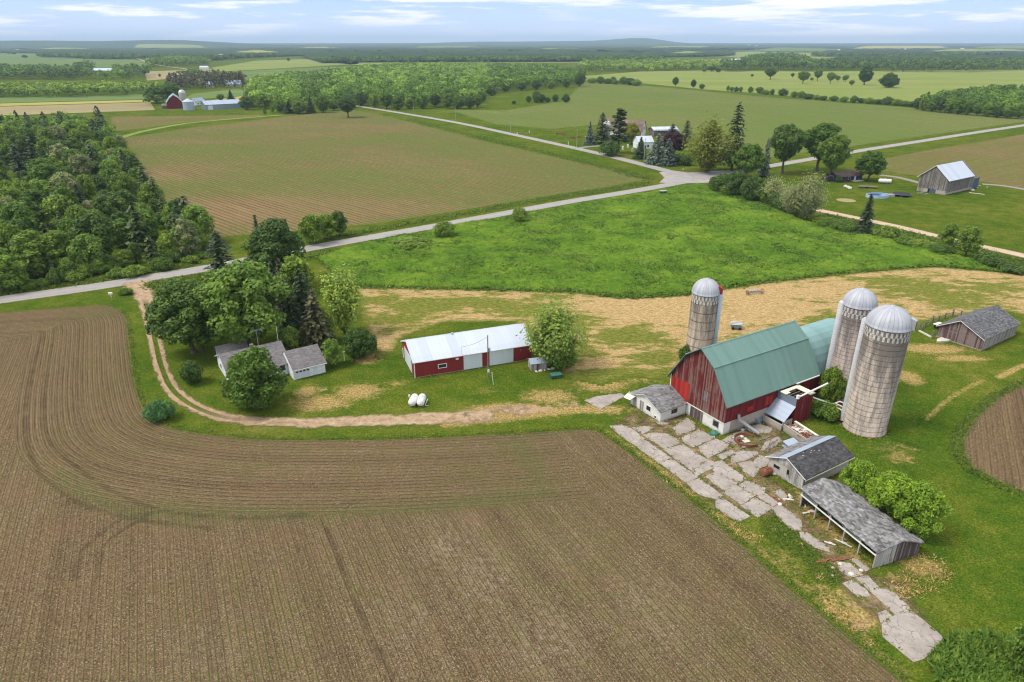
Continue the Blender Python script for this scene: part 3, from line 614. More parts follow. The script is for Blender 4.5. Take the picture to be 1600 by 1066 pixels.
def plant(kind, key, mat, P, h, w=None, label=None, cat='tree', group=None, rz=None, parts=('trunk', 'crown')):
    H, Wd, cm, tm = PROTO[key]
    o = empty(kind, (P[0], P[1], 0), random.uniform(0, 6.28) if rz is None else rz, label, cat, group)
    sz = h / H; sx = (w / Wd) if w else sz * random.uniform(.9, 1.1); o.scale = (sx, sx, sz)
    c = link(parts[1], cm, o); pslot(c, LEAF[mat]); link(parts[0], tm, o)
    return o
def tree(kind, key, mat, bx, by, top, w_px, label, cat='tree', group=None, parts=('trunk', 'crown')):
    "base pixel, top row and crown width in the photo"
    P = G(bx, by); h = max(.6, H_at(top, P)); dist = math.hypot(P[1], CAM_H)
    return plant(kind, key, mat, P, h, w_px * math.sqrt(P[0] ** 2 + P[1] ** 2 + CAM_H ** 2) / math.sqrt(F * F + (bx - 800) ** 2 + (by - 533) ** 2), label, cat, group, parts=parts)
def shrub(key, mat, bx, by, top, w, label, group=None, kind='shrub'): return tree(kind, key, mat, bx, by, top, w, label, 'shrub', group, ('stem', 'foliage'))
# ---------------------------------------------------------------- trees of the farmyard
tree('maple_tree', 'maple', 'dark', 303, 551, 436, 128, 'big dark green spreading maple beside the two-track dirt driveway')
tree('maple_tree', 'maple_b', 'light', 390, 546, 406, 146, 'large light-topped maple behind the white farmhouse, between two darker trees')
tree('maple_tree', 'loose', 'mid', 318, 548, 478, 52, 'small leafy tree tucked against the big dark maple by the driveway')
tree('maple_tree', 'lowtree', 'deep', 402, 636, 545, 108, 'dense low-branched tree standing in front of the grey-roofed farmhouse')
tree('spruce_tree', 'ragged', 'spruce', 350, 440, 359, 56, 'dark ragged spruce standing alone at the roadside above the maples')
tree('oak_tree', 'tall', 'dark', 441, 455, 341, 96, 'tallest dark broad tree of the farmyard, beside the paved road')
tree('spruce_tree', 'narrow', 'spruce', 411, 425, 335, 30, 'thin dark spire of a spruce rising behind the tallest farmyard tree')
tree('cedar_tree', 'column', 'mid', 470, 500, 393, 58, 'tall green conifer with drooping top between dark trees')
tree('spruce_tree', 'ragged', 'spruce', 478, 512, 418, 50, 'broad dark spruce directly below the tall drooping conifer')
tree('spruce_tree', 'spruce_b', 'pine', 434, 492, 408, 52, 'dark spruce between the large maple and the tallest dark tree')
tree('cedar_tree', 'narrow', 'juniper', 447, 500, 402, 40, 'slim grey-green conifer squeezed behind the drooping green conifer')
tree('spruce_tree', 'spruce_b', 'juniper', 497, 538, 452, 66, 'brownish dark spruce behind the garage roof of the farmhouse')
tree('spruce_tree', 'ragged', 'spruce', 456, 520, 430, 46, 'very dark spruce in the shade behind the farmhouse')
tree('ash_tree', 'airy_b', 'pale', 539, 524, 424, 72, 'pale yellow-green airy tree at the edge of the mown hay')
shrub('bushy', 'dark', 563, 557, 514, 60, 'wide dark evergreen shrub beside the clothesline frame')
shrub('small', 'mid', 454, 552, 510, 40, 'round green shrub right behind the farmhouse roof')
tree('young_tree', 'small', 'light', 521, 572, 529, 34, 'small pale young tree beside the garage corner')
shrub('shrub', 'dark', 302, 598, 564, 40, 'round dark shrub alone on the lawn beside the farmhouse')
shrub('shrub_b', 'rhubarb', 250, 656, 627, 44, 'low blue-green leafy clump between the driveway and the ploughed field')
shrub('airy', 'pale', 866, 574, 472, 104, 'large airy olive-green bush at the end of the red machine shed')
shrub('shrub_b', 'deep', 878, 574, 545, 46, 'low dark undergrowth under the airy olive-green bush')
shrub('bushy', 'mid', 1294, 632, 574, 46, 'dark green bush growing between the barn and the silos')
shrub('small', 'dark', 1330, 604, 560, 30, 'dark climbing bush squeezed between the two big silos')
shrub('shrub_b', 'deep', 1288, 652, 628, 44, 'low weeds beneath the conveyor between barn and silo')
shrub('shrub_b', 'dark', 1070, 566, 540, 22, 'weedy bush against the foot of the solitary silo')
# ---------------------------------------------------------------- roadside shrubs
for a in [('shrub', 'mid', 694, 372, 346, 40, 'bushy shrub on the near verge of the paved road, the bigger one'), ('shrub', 'mid', 811, 349, 324, 28, 'bushy shrub on the near verge of the paved road, farther along'),
          ('shrub_b', 'mid', 636, 386, 374, 60, 'low brush on the near verge of the paved road'), ('small', 'mid', 490, 382, 334, 44, 'leafy thicket across the paved road, next to the tall dark tree'),
          ('small', 'mid', 512, 374, 334, 36, 'leafy thicket across the paved road, middle of its clump'), ('small', 'dark', 531, 370, 329, 30, 'leafy thicket across the paved road, last of its clump'),
          ('shrub_b', 'mid', 402, 386, 374, 40, 'low green brush on the far verge by the roadside spruce'), ('shrub_b', 'mid', 196, 460, 450, 22, 'tiny bush at the road end of the driveway')]: shrub(*a)
# hedge along the dirt road
for i, (k, m, x, y, tp, w) in enumerate([('shrub_b', 'dark', 1128, 300, 272, 40), ('bushy', 'dark', 1150, 306, 268, 50), ('bushy', 'dark', 1176, 314, 276, 50), ('shrub_b', 'mid', 1196, 318, 290, 34),
        ('shrub_b', 'mid', 1140, 306, 288, 30), ('shrub_b', 'dark', 1222, 328, 302, 44), ('shrub_b', 'dark', 1232, 332, 314, 40)]):
    shrub(k, m, x, y, tp, w, ['dark thick hedge bush at the crossroads end of the hedge', 'large dark hedge bush near the crossroads', 'dark hedge bush halfway along the hedge', 'greyish low bush beside the pale willow of the hedge', 'small green bush on the meadow side of the dark hedge', 'dark bush between the two pale willows', 'low dark bush at the foot of the tall pale willow'][i])
tree('willow_tree', 'airy', 'willow', 1206, 318, 277, 50, 'pale round willow in the middle of the hedge')
tree('willow_tree', 'airy', 'willow', 1258, 344, 272, 62, 'tall grey-green willow leaning over the hedge by the dirt road')
tree('willow_tree', 'airy', 'willow', 1234, 338, 288, 44, 'lower grey-green willow beside the tall leaning one')
for i, (x, y, w, m) in enumerate([(1290, 352, 56, 'mid'), (1318, 360, 56, 'deep'), (1385, 372, 60, 'mid'), (1412, 382, 46, 'deep'), (1440, 390, 50, 'mid'), (1540, 414, 60, 'dark'), (1580, 424, 56, 'dark'), (1470, 398, 50, 'deep')]):
    shrub('shrub_b', m, x, y, y - 12 - (i % 3) * 3, w * .8, 'low green brush along the meadow side of the dirt road', 'brush along the dirt road')
tree('spruce_tree', 'narrow', 'spruce', 1349, 366, 303, 30, 'narrow dark spruce alone beside the dirt road, facing the pool')
tree('young_tree', 'small', 'mid', 1479, 386, 348, 30, 'young tree on the dirt road verge, the smaller of two')
tree('young_tree', 'small', 'mid', 1508, 402, 352, 40, 'young tree on the dirt road verge, the bigger of two')
# ---------------------------------------------------------------- crossroads homestead
X = [('spruce_tree', 'spruce', 'blue', 921, 226, 190, 22, 'small blue spruce at the driveway mouth of the crossroads farm'), ('pine_tree', 'ragged', 'pine', 940, 224, 175, 32, 'dark pine hiding the white silo dome'),
     ('pine_tree', 'pine', 'pine', 966, 240, 169, 46, 'tall shaggy pine in front of the brown-roofed barn'), ('birch_tree', 'oak', 'gold', 986, 226, 190, 30, 'golden yellow tree against the brown-roofed barn'),
     ('yew_tree', 'shrub_b', 'dark', 951, 244, 221, 36, 'low spreading dark yew beside the crossroads driveway'), ('spruce_tree', 'spruce', 'spruce', 1000, 248, 214, 26, 'dark spruce beside the tall grey power pole'),
     ('spruce_tree', 'spruce_b', 'blue', 1026, 256, 208, 40, 'larger blue spruce between the power pole and the plum tree'), ('spruce_tree', 'spruce_b', 'blue', 1043, 258, 216, 36, 'second blue spruce, on the road side of the plum tree'),
     ('plum_tree', 'oak', 'plum', 1052, 244, 205, 44, 'dark purple-leaved tree behind the blue spruces'), ('spruce_tree', 'ragged', 'spruce', 1071, 228, 187, 26, 'dark pointed evergreen at the corner of the white-roofed shed'),
     ('spruce_tree', 'ragged', 'spruce', 1050, 216, 193, 24, 'dark evergreen in front of the white-roofed shed'), ('willow_tree', 'airy', 'olive', 1104, 270, 188, 86, 'huge rounded olive-green willow at the corner of the crossroads'),
     ('oak_tree', 'oak', 'dark', 1112, 214, 186, 16, 'small round treetop showing behind the olive-green willow'), ('pine_tree', 'ragged', 'pine', 1143, 266, 158, 44, 'tallest pine of the crossroads, beside the olive-green willow'),
     ('maple_tree', 'oak', 'deep', 1166, 280, 222, 52, 'compact round maple at the junction, opposite the big willow'), ('spruce_tree', 'narrow', 'blue', 1193, 276, 215, 20, 'slim blue spruce between two round maples'),
     ('maple_tree', 'elm', 'dark', 1222, 272, 194, 54, 'dark maple with a clear bare trunk along the paved road'), ('maple_tree', 'elm', 'deep', 1276, 268, 192, 66, 'big maple at the back of the pair by the brown cottage'),
     ('maple_tree', 'elm', 'mid', 1295, 283, 211, 52, 'big lighter maple at the front of the pair by the brown cottage'), ('maple_tree', 'oak', 'deep', 1356, 283, 233, 46, 'round dark maple at the gravel end of the brown cottage'),
     ('shrub_t', 'shrub_b', 'dark', 1068, 258, 240, 30, 'dark low shrub at the foot of the purple tree')]
for k, key, m, x, y, tp, w, lab in X:
    if k == 'shrub_t': shrub(key, m, x, y, tp, w, lab)
    else: tree(k, key, m, x, y, tp, w, lab)
shrub('shrub', 'dark', 1310, 285, 274, 12, 'little dark bush at the corner of the brown cottage')
# ---------------------------------------------------------------- trees in the fields
for k, key, m, x, y, tp, w, lab in [
    ('oak_tree', 'elm', 'dark', 544, 184, 151, 32, 'lone dark tree standing in the tilled field by the side road'), ('maple_tree', 'oak', 'dark', 396, 166, 140, 28, 'round dark tree beside the long grey-blue shed'),
    ('oak_tree', 'maple', 'deep', 268, 160, 128, 34, 'large green tree behind the distant red barn'), ('oak_tree', 'maple_b', 'dark', 245, 162, 134, 36, 'dark broad tree beside the distant red barn'),
    ('spruce_tree', 'spruce', 'spruce', 361, 156, 140, 14, 'small dark cone-shaped tree behind the long grey-blue shed'), ('shrubby_tree', 'shrub', 'dark', 345, 157, 147, 13, 'small round dark bush behind the long grey-blue shed'),
    ('spruce_tree', 'narrow', 'spruce', 376, 134, 111, 12, 'dark spire beside the grey-roofed far house'), ('young_tree', 'small', 'mid', 414, 180, 168, 7, 'tiny sapling at the edge of the tilled field, nearer the shed'), ('young_tree', 'small', 'mid', 426, 177, 165, 7, 'tiny sapling at the edge of the tilled field, nearer the wood')]: tree(k, key, m, x, y, tp, w, lab)
for x, y, tp, w, m in [(1203, 125, 105, 20, 'dark'), (1254, 131, 111, 20, 'mid'), (1277, 127, 107, 14, 'light'), (1297, 131, 113, 15, 'mid'), (1308, 128, 118, 9, 'mid'), (1321, 128, 117, 10, 'light'), (1330, 135, 125, 9, 'mid'), (1238, 122, 114, 6, 'dark'), (1268, 127, 121, 6, 'mid'), (1175, 121, 116, 5, 'dark'), (1318, 128, 119, 6, 'mid')]:
    tree('pasture_tree', 'elm', m, x, y, tp, w, 'single tree out in the pale yellow-green pasture', group='trees in the pale pasture')
tree('oak_tree', 'tall', 'dark', 1350, 133, 100, 22, 'tallest tree out in the pale yellow-green pasture'); tree('oak_tree', 'bushy', 'dark', 1388, 137, 114, 30, 'wide bushy tree in the pasture beside the tallest one')
tree('oak_tree', 'maple', 'dark', 1055, 135, 120, 11, 'small round tree on the hedge line, first of two'); tree('oak_tree', 'maple', 'dark', 1083, 138, 124, 10, 'small round tree on the hedge line, second of two')
tree('oak_tree', 'maple', 'dark', 906, 136, 112, 20, 'dark tree at the corner of the big wood and the green field')
hx = [(1096, 139, 9), (1137, 142, 5), (1143, 143, 6), (1150, 144, 7), (1157, 144, 6), (1172, 145, 7), (1187, 146, 12), (1196, 148, 12), (1206, 149, 7), (1223, 150, 13), (1240, 152, 12), (1252, 153, 12), (1262, 155, 18), (1276, 156, 10), (1286, 157, 12), (1303, 158, 14), (1318, 160, 14), (1333, 161, 12), (1345, 161, 12), (1358, 162, 14), (1372, 163, 14), (1386, 164, 16), (1400, 165, 16), (1414, 166, 16), (1426, 167, 16),
      (926, 130, 14), (938, 131, 12), (950, 131, 14), (962, 132, 12), (974, 132, 12), (984, 133, 16), (995, 134, 16), (958, 130, 9)]
for i, (x, y, w) in enumerate(hx): shrub(['shrub', 'shrub_b'][i % 2], ['dark', 'mid', 'deep'][i % 3], x, y, y - random.uniform(5, 10) - w * .18, w * 1.15, 'bush in the hedge line between the green field and the pale pasture', 'bushes of the field hedge')
for i, (x, y, tp, w) in enumerate([(826, 160, 150, 10), (838, 161, 141, 16), (846, 160, 147, 14), (868, 159, 147, 12), (884, 160, 147, 14), (803, 163, 157, 8), (856, 160, 152, 10)]):
    shrub(['bushy', 'shrub'][i % 2], 'dark', x, y, tp, w, 'dark bush of the clump on the near edge of the green field', 'clump of bushes by the green field')
# ---------------------------------------------------------------- woods: poisson-spread trees
def spread(poly, gap, g, gapfn=None):
    poly = np.asarray(poly); lo, hi = poly.min(0), poly.max(0); out = []; cell = {}
    n = int((hi[0] - lo[0]) * (hi[1] - lo[1]) / gap ** 2 * 3.2)
    C = lo + g.random((n, 2)) * (hi - lo); C = C[inside(C, poly)]
    for p in C:
        k = (int(p[0] // gap), int(p[1] // gap))
        if any(np.hypot(*(q - p)) < gap for a in (-1, 0, 1) for b in (-1, 0, 1) for q in cell.get((k[0] + a, k[1] + b), [])): continue
        cell.setdefault(k, []).append(p); out.append(p)
    return np.array(out)
class Stuff:
    "many far trees of one wood as one mesh"
    def __init__(s): s.V = []; s.T = []; s.k = 0
    def add(s, P, h, w, quads, size, g, conifer=False, base=None):
        n = quads
        if conifer:
            f = g.random(n) ** .8; a = g.random(n) * 6.283; r = w / 2 * (1 - f) ** .7 * np.sqrt(g.uniform(.5, 1, n)); d = np.stack([np.cos(a), np.sin(a), np.full(n, .5)], 1)
            C = np.stack([r * np.cos(a), r * np.sin(a), h * (.1 + .9 * f)], 1)
        else:
            L = [(0, 0, h * .6, w * .42, h * .34)] + [(math.cos(q) * w * .26, math.sin(q) * w * .26, h * g.uniform(.42, .80), w * g.uniform(.17, .27), h * .16) for q in np.arange(6) * 1.05 + g.random()]
            L = np.array(L); i = g.integers(0, len(L), n); d = unit(g.normal(size=(n, 3))); d[:, 2] = np.where(d[:, 2] < -.3, -d[:, 2], d[:, 2])
            C = L[i, :3] + d * np.stack([L[i, 3], L[i, 3], L[i, 4]], 1)
        N = unit(d + np.array([0, 0, .3]) + .45 * g.normal(size=(n, 3)))
        s.V.append(leaf_quads(C + np.array([P[0], P[1], 0]), N, size, g, 1.3)); t0 = g.random() if base is None else base
        s.T.append(np.clip(t0 + .17 * g.normal(size=n), 0, 1))
    def build(s, name, mat, label=None):
        V = np.concatenate(s.V); T = np.concatenate(s.T)
        return tag(link(name, mesh_np(name, V, np.arange(len(V)), np.full(len(V) // 4, 4), mat, False, {'tint': T})), label, kind='stuff')
g = np.random.default_rng(77)
lw = GP([(-260, 487), (0, 458), (140, 434), (262, 411), (300, 402), (292, 380), (262, 350), (240, 322), (226, 296), (206, 262), (180, 226), (160, 206), (140, 198), (0, 202), (-300, 208)])
Q = spread(lw, 6.9, g)
fe = np.array(spline(lw[0:8], n=14)); fe = np.array([p for p in fe if p[0] > -150]); keep_ = [fe[0]]
for p in fe:
    if np.linalg.norm(p - keep_[-1]) > 5.2: keep_.append(p)
Q = np.concatenate([Q, np.array(keep_) + g.normal(size=(len(keep_), 2)) * .8 + np.array([0, 2.5])])
clear = blobs(Q, [(2, 272, 14, 22, 1), (62, 305, 7, 8, 1), (160, 320, 6, 7, .9), (-10, 300, 16, 16, 1)])
Q = Q[clear < .62]
px = 800 + F * Q[:, 0] / (Q[:, 1] * CP + CAM_H * SP)
inview = px > -25
order = np.argsort(np.where(inview, 0, 1e6) + Q[:, 1])
edge_d = seg_dist(Q, lw[1:11])
wood = Stuff(); woodp = Stuff(); NW = 0; far_wood_y = G(0, 222)[1]
for rank, i in enumerate(order):
    P = Q[i]; farpine = P[1] > far_wood_y and edge_d[i] < 60; con = g.random() < (.9 if farpine else .17)
    h = (g.uniform(6.5, 16.0) if g.random() < .8 else g.uniform(4, 7)) * (.85 if edge_d[i] < 5 else 1.0); w = h * g.uniform(.62, .95)
    if not (inview[i] and NW < 262):
        (woodp if con else wood).add(P, h * (1.2 if con else 1), w, 150, 1.15, g, con, None); continue
    NW += 1
    if con: plant('pine_tree', 'wood_pine', 'pine' if g.random() < .7 else 'spruce', P, h * 1.15, w * .75, ('dark pine in the thick belt at the far end of the dense wood' if farpine else 'dark pine standing among the leafy trees of the dense wood'), 'tree', 'pines of the dense wood' if not farpine else 'pine belt of the dense wood')
    else:
        front = edge_d[i] < 9 and P[1] < G(300, 396)[1] + 70
        plant('wood_tree', ['wood', 'wood_b', 'wood_c', 'wood'][g.integers(4)], ['mid', 'dark', 'deep', 'light', 'mid', 'dark', 'willow'][g.integers(7)] if not front else ['mid', 'dark', 'light', 'willow', 'deep', 'light', 'mid'][g.integers(7)], P, h, w,
              'leafy tree on the roadside edge of the dense wood' if front else 'leafy tree inside the dense wood across the road', 'tree', 'trees on the edge of the dense wood' if front else 'trees of the dense wood')
wood.build('woodland', LEAF['deep']); woodp.build('woodland', LEAF['spruce'])
under = [G(x, y) for x, y in [(8, 452), (60, 446), (120, 436), (180, 426), (230, 418), (275, 408), (300, 398), (296, 388), (270, 360)]]
for P in under:
    for k in range(4): plant('shrub', 'shrub_b', ['dark', 'mid', 'deep', 'mid'][k], (P[0] + g.normal() * 6, P[1] + 2 + g.normal() * 2.0), g.uniform(2, 4.6), g.uniform(4.5, 7), 'low brush at the foot of the dense wood, along the road', 'shrub', 'brush under the dense wood', parts=('stem', 'foliage'))
# the big wood in the middle distance
front_px = [(386, 172), (412, 170), (438, 176), (452, 177), (468, 178), (486, 177), (505, 176), (522, 173), (545, 168), (565, 166), (585, 168), (604, 170), (622, 172), (640, 170), (660, 170), (680, 168), (700, 169), (716, 170), (734, 170), (746, 168), (752, 160), (768, 150), (790, 144), (815, 142), (838, 140), (862, 139), (885, 137), (903, 134)]
for i, (x, y) in enumerate(front_px):
    con = 440 < x < 500 and i % 2
    plant('spruce_tree' if con else 'wood_tree', 'spruce' if con else ['wood', 'wood_b', 'wood_c', 'maple_b'][i % 4], 'spruce' if con else ['dark', 'mid', 'deep'][i % 3], G(x, y), g.uniform(11, 17), g.uniform(11, 16),
          'dark spruce on the front edge of the big middle wood' if con else 'leafy tree on the front edge of the big middle wood', 'tree', 'spruces edging the middle wood' if con else 'trees edging the middle wood')
mid = Stuff(); midl = Stuff()
for poly, gap in [([(390, 168), (440, 172), (500, 173), (545, 165), (590, 166), (650, 168), (740, 166), (760, 148), (860, 137), (905, 132), (912, 122), (860, 112), (760, 107), (640, 107), (560, 112), (500, 122), (440, 128), (395, 136)], 9.5)]:
    for P in spread(GP(poly), gap, g):
        pxx = 800 + F * P[0] / (P[1] * CP + CAM_H * SP); d = P[1]
        h = g.uniform(12, 19); s = midl if (pxx < 470 and g.random() < .75) or (520 < pxx < 760 and d > 950 and g.random() < .7) or g.random() < .12 else mid
        s.add(P, h, h * g.uniform(.65, .95), 110 if d < 900 else 62, 1.7 if d < 900 else 2.4, g, s is mid and g.random() < .12)
mid.build('woodland', LEAF['deep']); midl.build('woodland', LEAF['light'])
# ---------------------------------------------------------------- building materials (object space of each building: x along, y across)
def mat_boards(name, c, worn, wear=.5, pitch=.28, gap=.35, zs=.10):
    t = NT(name); P = t.obj(); x, y, z = t.sep(P); s = t.math('ADD', x, t.math('MULTIPLY', y, 1.0)); bid = t.math('FLOOR', t.math('DIVIDE', s, pitch))
    wn = t.n('ShaderNodeTexWhiteNoise', {'W': bid}, out=0, noise_dimensions='1D')
    st = t.comb(t.math('MULTIPLY', s, 1.0), bid, t.math('MULTIPLY', z, zs)); n = t.noise(st, 2.2, 5, .7); big = t.noise(P, .28, 3, .6); f = t.noise(t.comb(s, 0.0, t.math('MULTIPLY', z, .25)), 7, 3, .7)
    k = t.math('ADD', t.math('MULTIPLY', n, .5), t.math('ADD', t.math('MULTIPLY', wn, .22), t.math('MULTIPLY', big, .38)))
    a = t.mix(wn, tuple(q * .72 for q in c), tuple(min(1, q * 1.25) for q in c)); b = t.mix(f, tuple(q * .5 for q in worn), tuple(min(1, q * 1.35) for q in worn))
    col = t.mix(t.rng(k, 1.02 - wear, 1.16 - wear, smooth=True), a, b)
    fr = t.math('FRACT', t.math('DIVIDE', s, pitch)); g = t.rng(t.math('PINGPONG', fr, .5), 0, .10, 1, 0)
    col = t.mix(t.math('MULTIPLY', g, gap), col, tuple(q * .25 for q in c))
    return t.done(t.bsdf(col, .85, spec=.2, nrm=t.bump(t.math('SUBTRACT', f, g), .03, .6)))
def mat_metal(name, c, rib=.45, rough=.38, metal=.35, dirt=.25, tint=(.30, .24, .18), axis='x', lines=.22):
    t = NT(name); P = t.obj(); x, y, z = t.sep(P); s = x if axis == 'x' else (t.math('ADD', x, y) if axis == 'xy' else z)
    r = t.math('PINGPONG', t.math('DIVIDE', s, rib), .5); rb = t.rng(r, 0, .16, 1, 0)
    n = t.noise(t.comb(t.math('MULTIPLY', x, 1.4), t.math('MULTIPLY', y, .3), t.math('MULTIPLY', z, .3)), 1.0, 5, .65); big = t.noise(P, .14, 3, .6)
    pan = t.n('ShaderNodeTexWhiteNoise', {'W': t.math('FLOOR', t.math('DIVIDE', s, rib * 2.2))}, out=0, noise_dimensions='1D')
    col = t.mix(pan, tuple(q * .92 for q in c), tuple(min(1, q * 1.06) for q in c))
    col = t.mix(t.math('MULTIPLY', t.rng(t.math('ADD', t.math('MULTIPLY', n, .6), t.math('MULTIPLY', big, .4)), .45, .72), dirt), col, tint)
    col = t.mix(t.math('MULTIPLY', rb, lines), col, tuple(q * .55 for q in c))
    return t.done(t.bsdf(col, rough, metal, .4, t.bump(rb, .03, .5)))
def mat_shingle(name, c, c2, tint, var=.5, row=.28):
    t = NT(name); P = t.obj(); x, y, z = t.sep(P)
    sl = t.math('ADD', t.math('MULTIPLY', z, 2.0), t.math('MULTIPLY', y, .22)); rid = t.math('FLOOR', t.math('DIVIDE', sl, row)); cid = t.math('FLOOR', t.math('ADD', t.math('DIVIDE', t.math('ADD', x, t.math('MULTIPLY', y, .4)), .55), t.math('MULTIPLY', rid, .37)))
    wn = t.n('ShaderNodeTexWhiteNoise', {'Vector': t.comb(rid, cid, 0.0)}, out=0, noise_dimensions='3D')
    n = t.noise(P, .5, 5, .65); f = t.noise(P, 5, 3, .7); st = t.noise(t.comb(t.math('MULTIPLY', x, 1.3), t.math('MULTIPLY', y, .2), t.math('MULTIPLY', z, .2)), 1.2, 4, .65)
    k = t.math('ADD', t.math('MULTIPLY', n, .4), t.math('ADD', t.math('MULTIPLY', wn, .25), t.math('ADD', t.math('MULTIPLY', f, .2), t.math('MULTIPLY', st, .25))))
    col = t.ramp(k, [(.36, tuple(q * (1 - var) for q in c)), (.5, c), (.66, c2), (.78, tint)])
    e = t.rng(t.math('FRACT', t.math('DIVIDE', sl, row)), 0, .2, 1, 0)
    col = t.mix(t.math('MULTIPLY', e, .35), col, tuple(q * .45 for q in c))
    return t.done(t.bsdf(col, .95, spec=.1, nrm=t.bump(t.math('ADD', f, wn), .03, .8)))
def mat_plain(name, c, rough=.7, var=.15, dirt=None, sc=1.2, spec=.3, metal=0.0, zfade=None, rust=None):
    t = NT(name); P = t.obj(); n = t.noise(P, sc, 5, .65); f = t.noise(P, sc * 6, 3, .7)
    col = t.ramp(t.math('ADD', t.math('MULTIPLY', n, .65), t.math('MULTIPLY', f, .35)), [(.33, tuple(q * (1 - var * 1.6) for q in c)), (.52, c), (.70, tuple(min(1, q * (1 + var)) for q in c))])
    if dirt:
        z = t.sep(P)[2]; low = t.rng(z, 0, dirt[1], 1, 0)
        col = t.mix(t.math('MULTIPLY', t.rng(t.math('ADD', n, t.math('MULTIPLY', low, .35)), .5, .8), .7), col, dirt[0])
    if rust: col = t.mix(t.rng(n, .55, .68), col, rust)
    return t.done(t.bsdf(col, rough, metal, spec, t.bump(f, .02, .5)))
M['red_boards'] = mat_boards('red_boards', (.140, .020, .021), (.205, .125, .105), .54)
M['red_boards_side'] = mat_boards('red_boards_side', (.155, .019, .021), (.22, .13, .11), .36)
M['red_panel'] = mat_boards('red_panel', (.33, .028, .022), (.38, .10, .08), .25, .6, .15)
M['red_metal'] = mat_metal('red_metal', (.235, .020, .024), .45, .5, 0, .18, (.16, .05, .04), 'xy')
M['white_paint'] = mat_plain('white_paint', (.72, .71, .68), .7, .10, ((.38, .34, .28), .5))
M['white_trim'] = mat_plain('white_trim', (.74, .74, .71), .6, .08)
M['cream_trim'] = mat_plain('cream_trim', (.72, .70, .55), .6, .12)
M['white_siding'] = mat_metal('white_siding', (.78, .80, .83), .2, .5, 0, .12, (.5, .5, .48), 'z', .10)
M['white_door'] = mat_metal('white_door', (.66, .71, .76), .75, .4, .05, .12, (.5, .5, .5), 'xy', .10)
M['roof_white'] = mat_metal('roof_white', (.52, .57, .655), .90, .42, .1, .10, (.52, .54, .58), lines=.07)
M['roof_green'] = mat_metal('roof_green', (.138, .250, .212), .40, .55, .0, .16, (.21, .30, .26), lines=.18)
M['roof_teal'] = mat_metal('roof_teal', (.215, .36, .355), .60, .5, .05, .15, (.25, .36, .36), lines=.25)
M['tin'] = mat_metal('tin', (.36, .43, .53), .7, .5, .1, .30, (.35, .36, .38))
M['tin_dull'] = mat_metal('tin_dull', (.27, .34, .42), .7, .45, .35, .30, (.25, .26, .28))
M['galv'] = mat_plain('galv', (.50, .52, .56), .38, .15, metal=.5)
M['shingle_grey'] = mat_shingle('shingle_grey', (.175, .170, .172), (.26, .25, .25), (.36, .35, .34))
M['shingle_house'] = mat_shingle('shingle_house', (.160, .148, .150), (.205, .19, .19), (.25, .235, .235), .25)
M['shingle_black'] = mat_shingle('shingle_black', (.062, .060, .062), (.095, .092, .095), (.16, .15, .15), .4)
M['shingle_old'] = mat_shingle('shingle_old', (.235, .225, .220), (.36, .35, .345), (.50, .49, .48), .62, .34)
M['shingle_rshed'] = mat_shingle('shingle_rshed', (.105, .105, .112), (.17, .17, .175), (.26, .25, .245), .45)
M['shingle_brown'] = mat_shingle('shingle_brown', (.15, .105, .095), (.24, .175, .155), (.33, .26, .23), .35)
M['grey_boards'] = mat_boards('grey_boards', (.26, .235, .215), (.42, .39, .36), .5)
M['dark_boards'] = mat_boards('dark_boards', (.115, .085, .085), (.27, .22, .205), .5)
M['purple_boards'] = mat_boards('purple_boards', (.125, .070, .072), (.235, .185, .175), .55)
M['peeling_boards'] = mat_boards('peeling_boards', (.50, .49, .46), (.25, .22, .20), .5, .35)
M['slate_boards'] = mat_boards('slate_boards', (.055, .048, .060), (.11, .10, .11), .3, .3)
M['concrete'] = mat_plain('concrete', (.42, .37, .32), .9, .22, ((.20, .17, .13), .6))
M['block'] = mat_plain('block', (.46, .42, .37), .9, .2, ((.24, .20, .16), .5))
M['dark'] = mat_plain('dark', (.012, .012, .014), .6)
M['glass'] = mat_plain('glass', (.022, .026, .030), .12, .05, spec=.6)
M['old_wood'] = mat_plain('old_wood', (.20, .165, .14), .9, .35, sc=2.5)
M['post_wood'] = mat_plain('post_wood', (.36, .33, .29), .9, .25, sc=2.5)
M['rust'] = mat_plain('rust', (.22, .085, .045), .9, .35, sc=3)
M['steel_blue'] = mat_plain('steel_blue', (.075, .10, .165), .6, .25)
M['slab_white'] = mat_plain('slab_white', (.60, .56, .50), .85, .15)
M['translucent_green'] = mat_plain('translucent_green', (.105, .155, .135), .35, .2)
M['green_plastic'] = mat_plain('green_plastic', (.055, .17, .12), .5, .15)
M['green_paint'] = mat_plain('green_paint', (.030, .085, .060), .6, .2)
M['tank_white'] = mat_plain('tank_white', (.76, .76, .73), .45, .08, ((.45, .42, .34), .15))
M['stone'] = mat_plain('stone', (.36, .32, .27), .95, .3, sc=3)
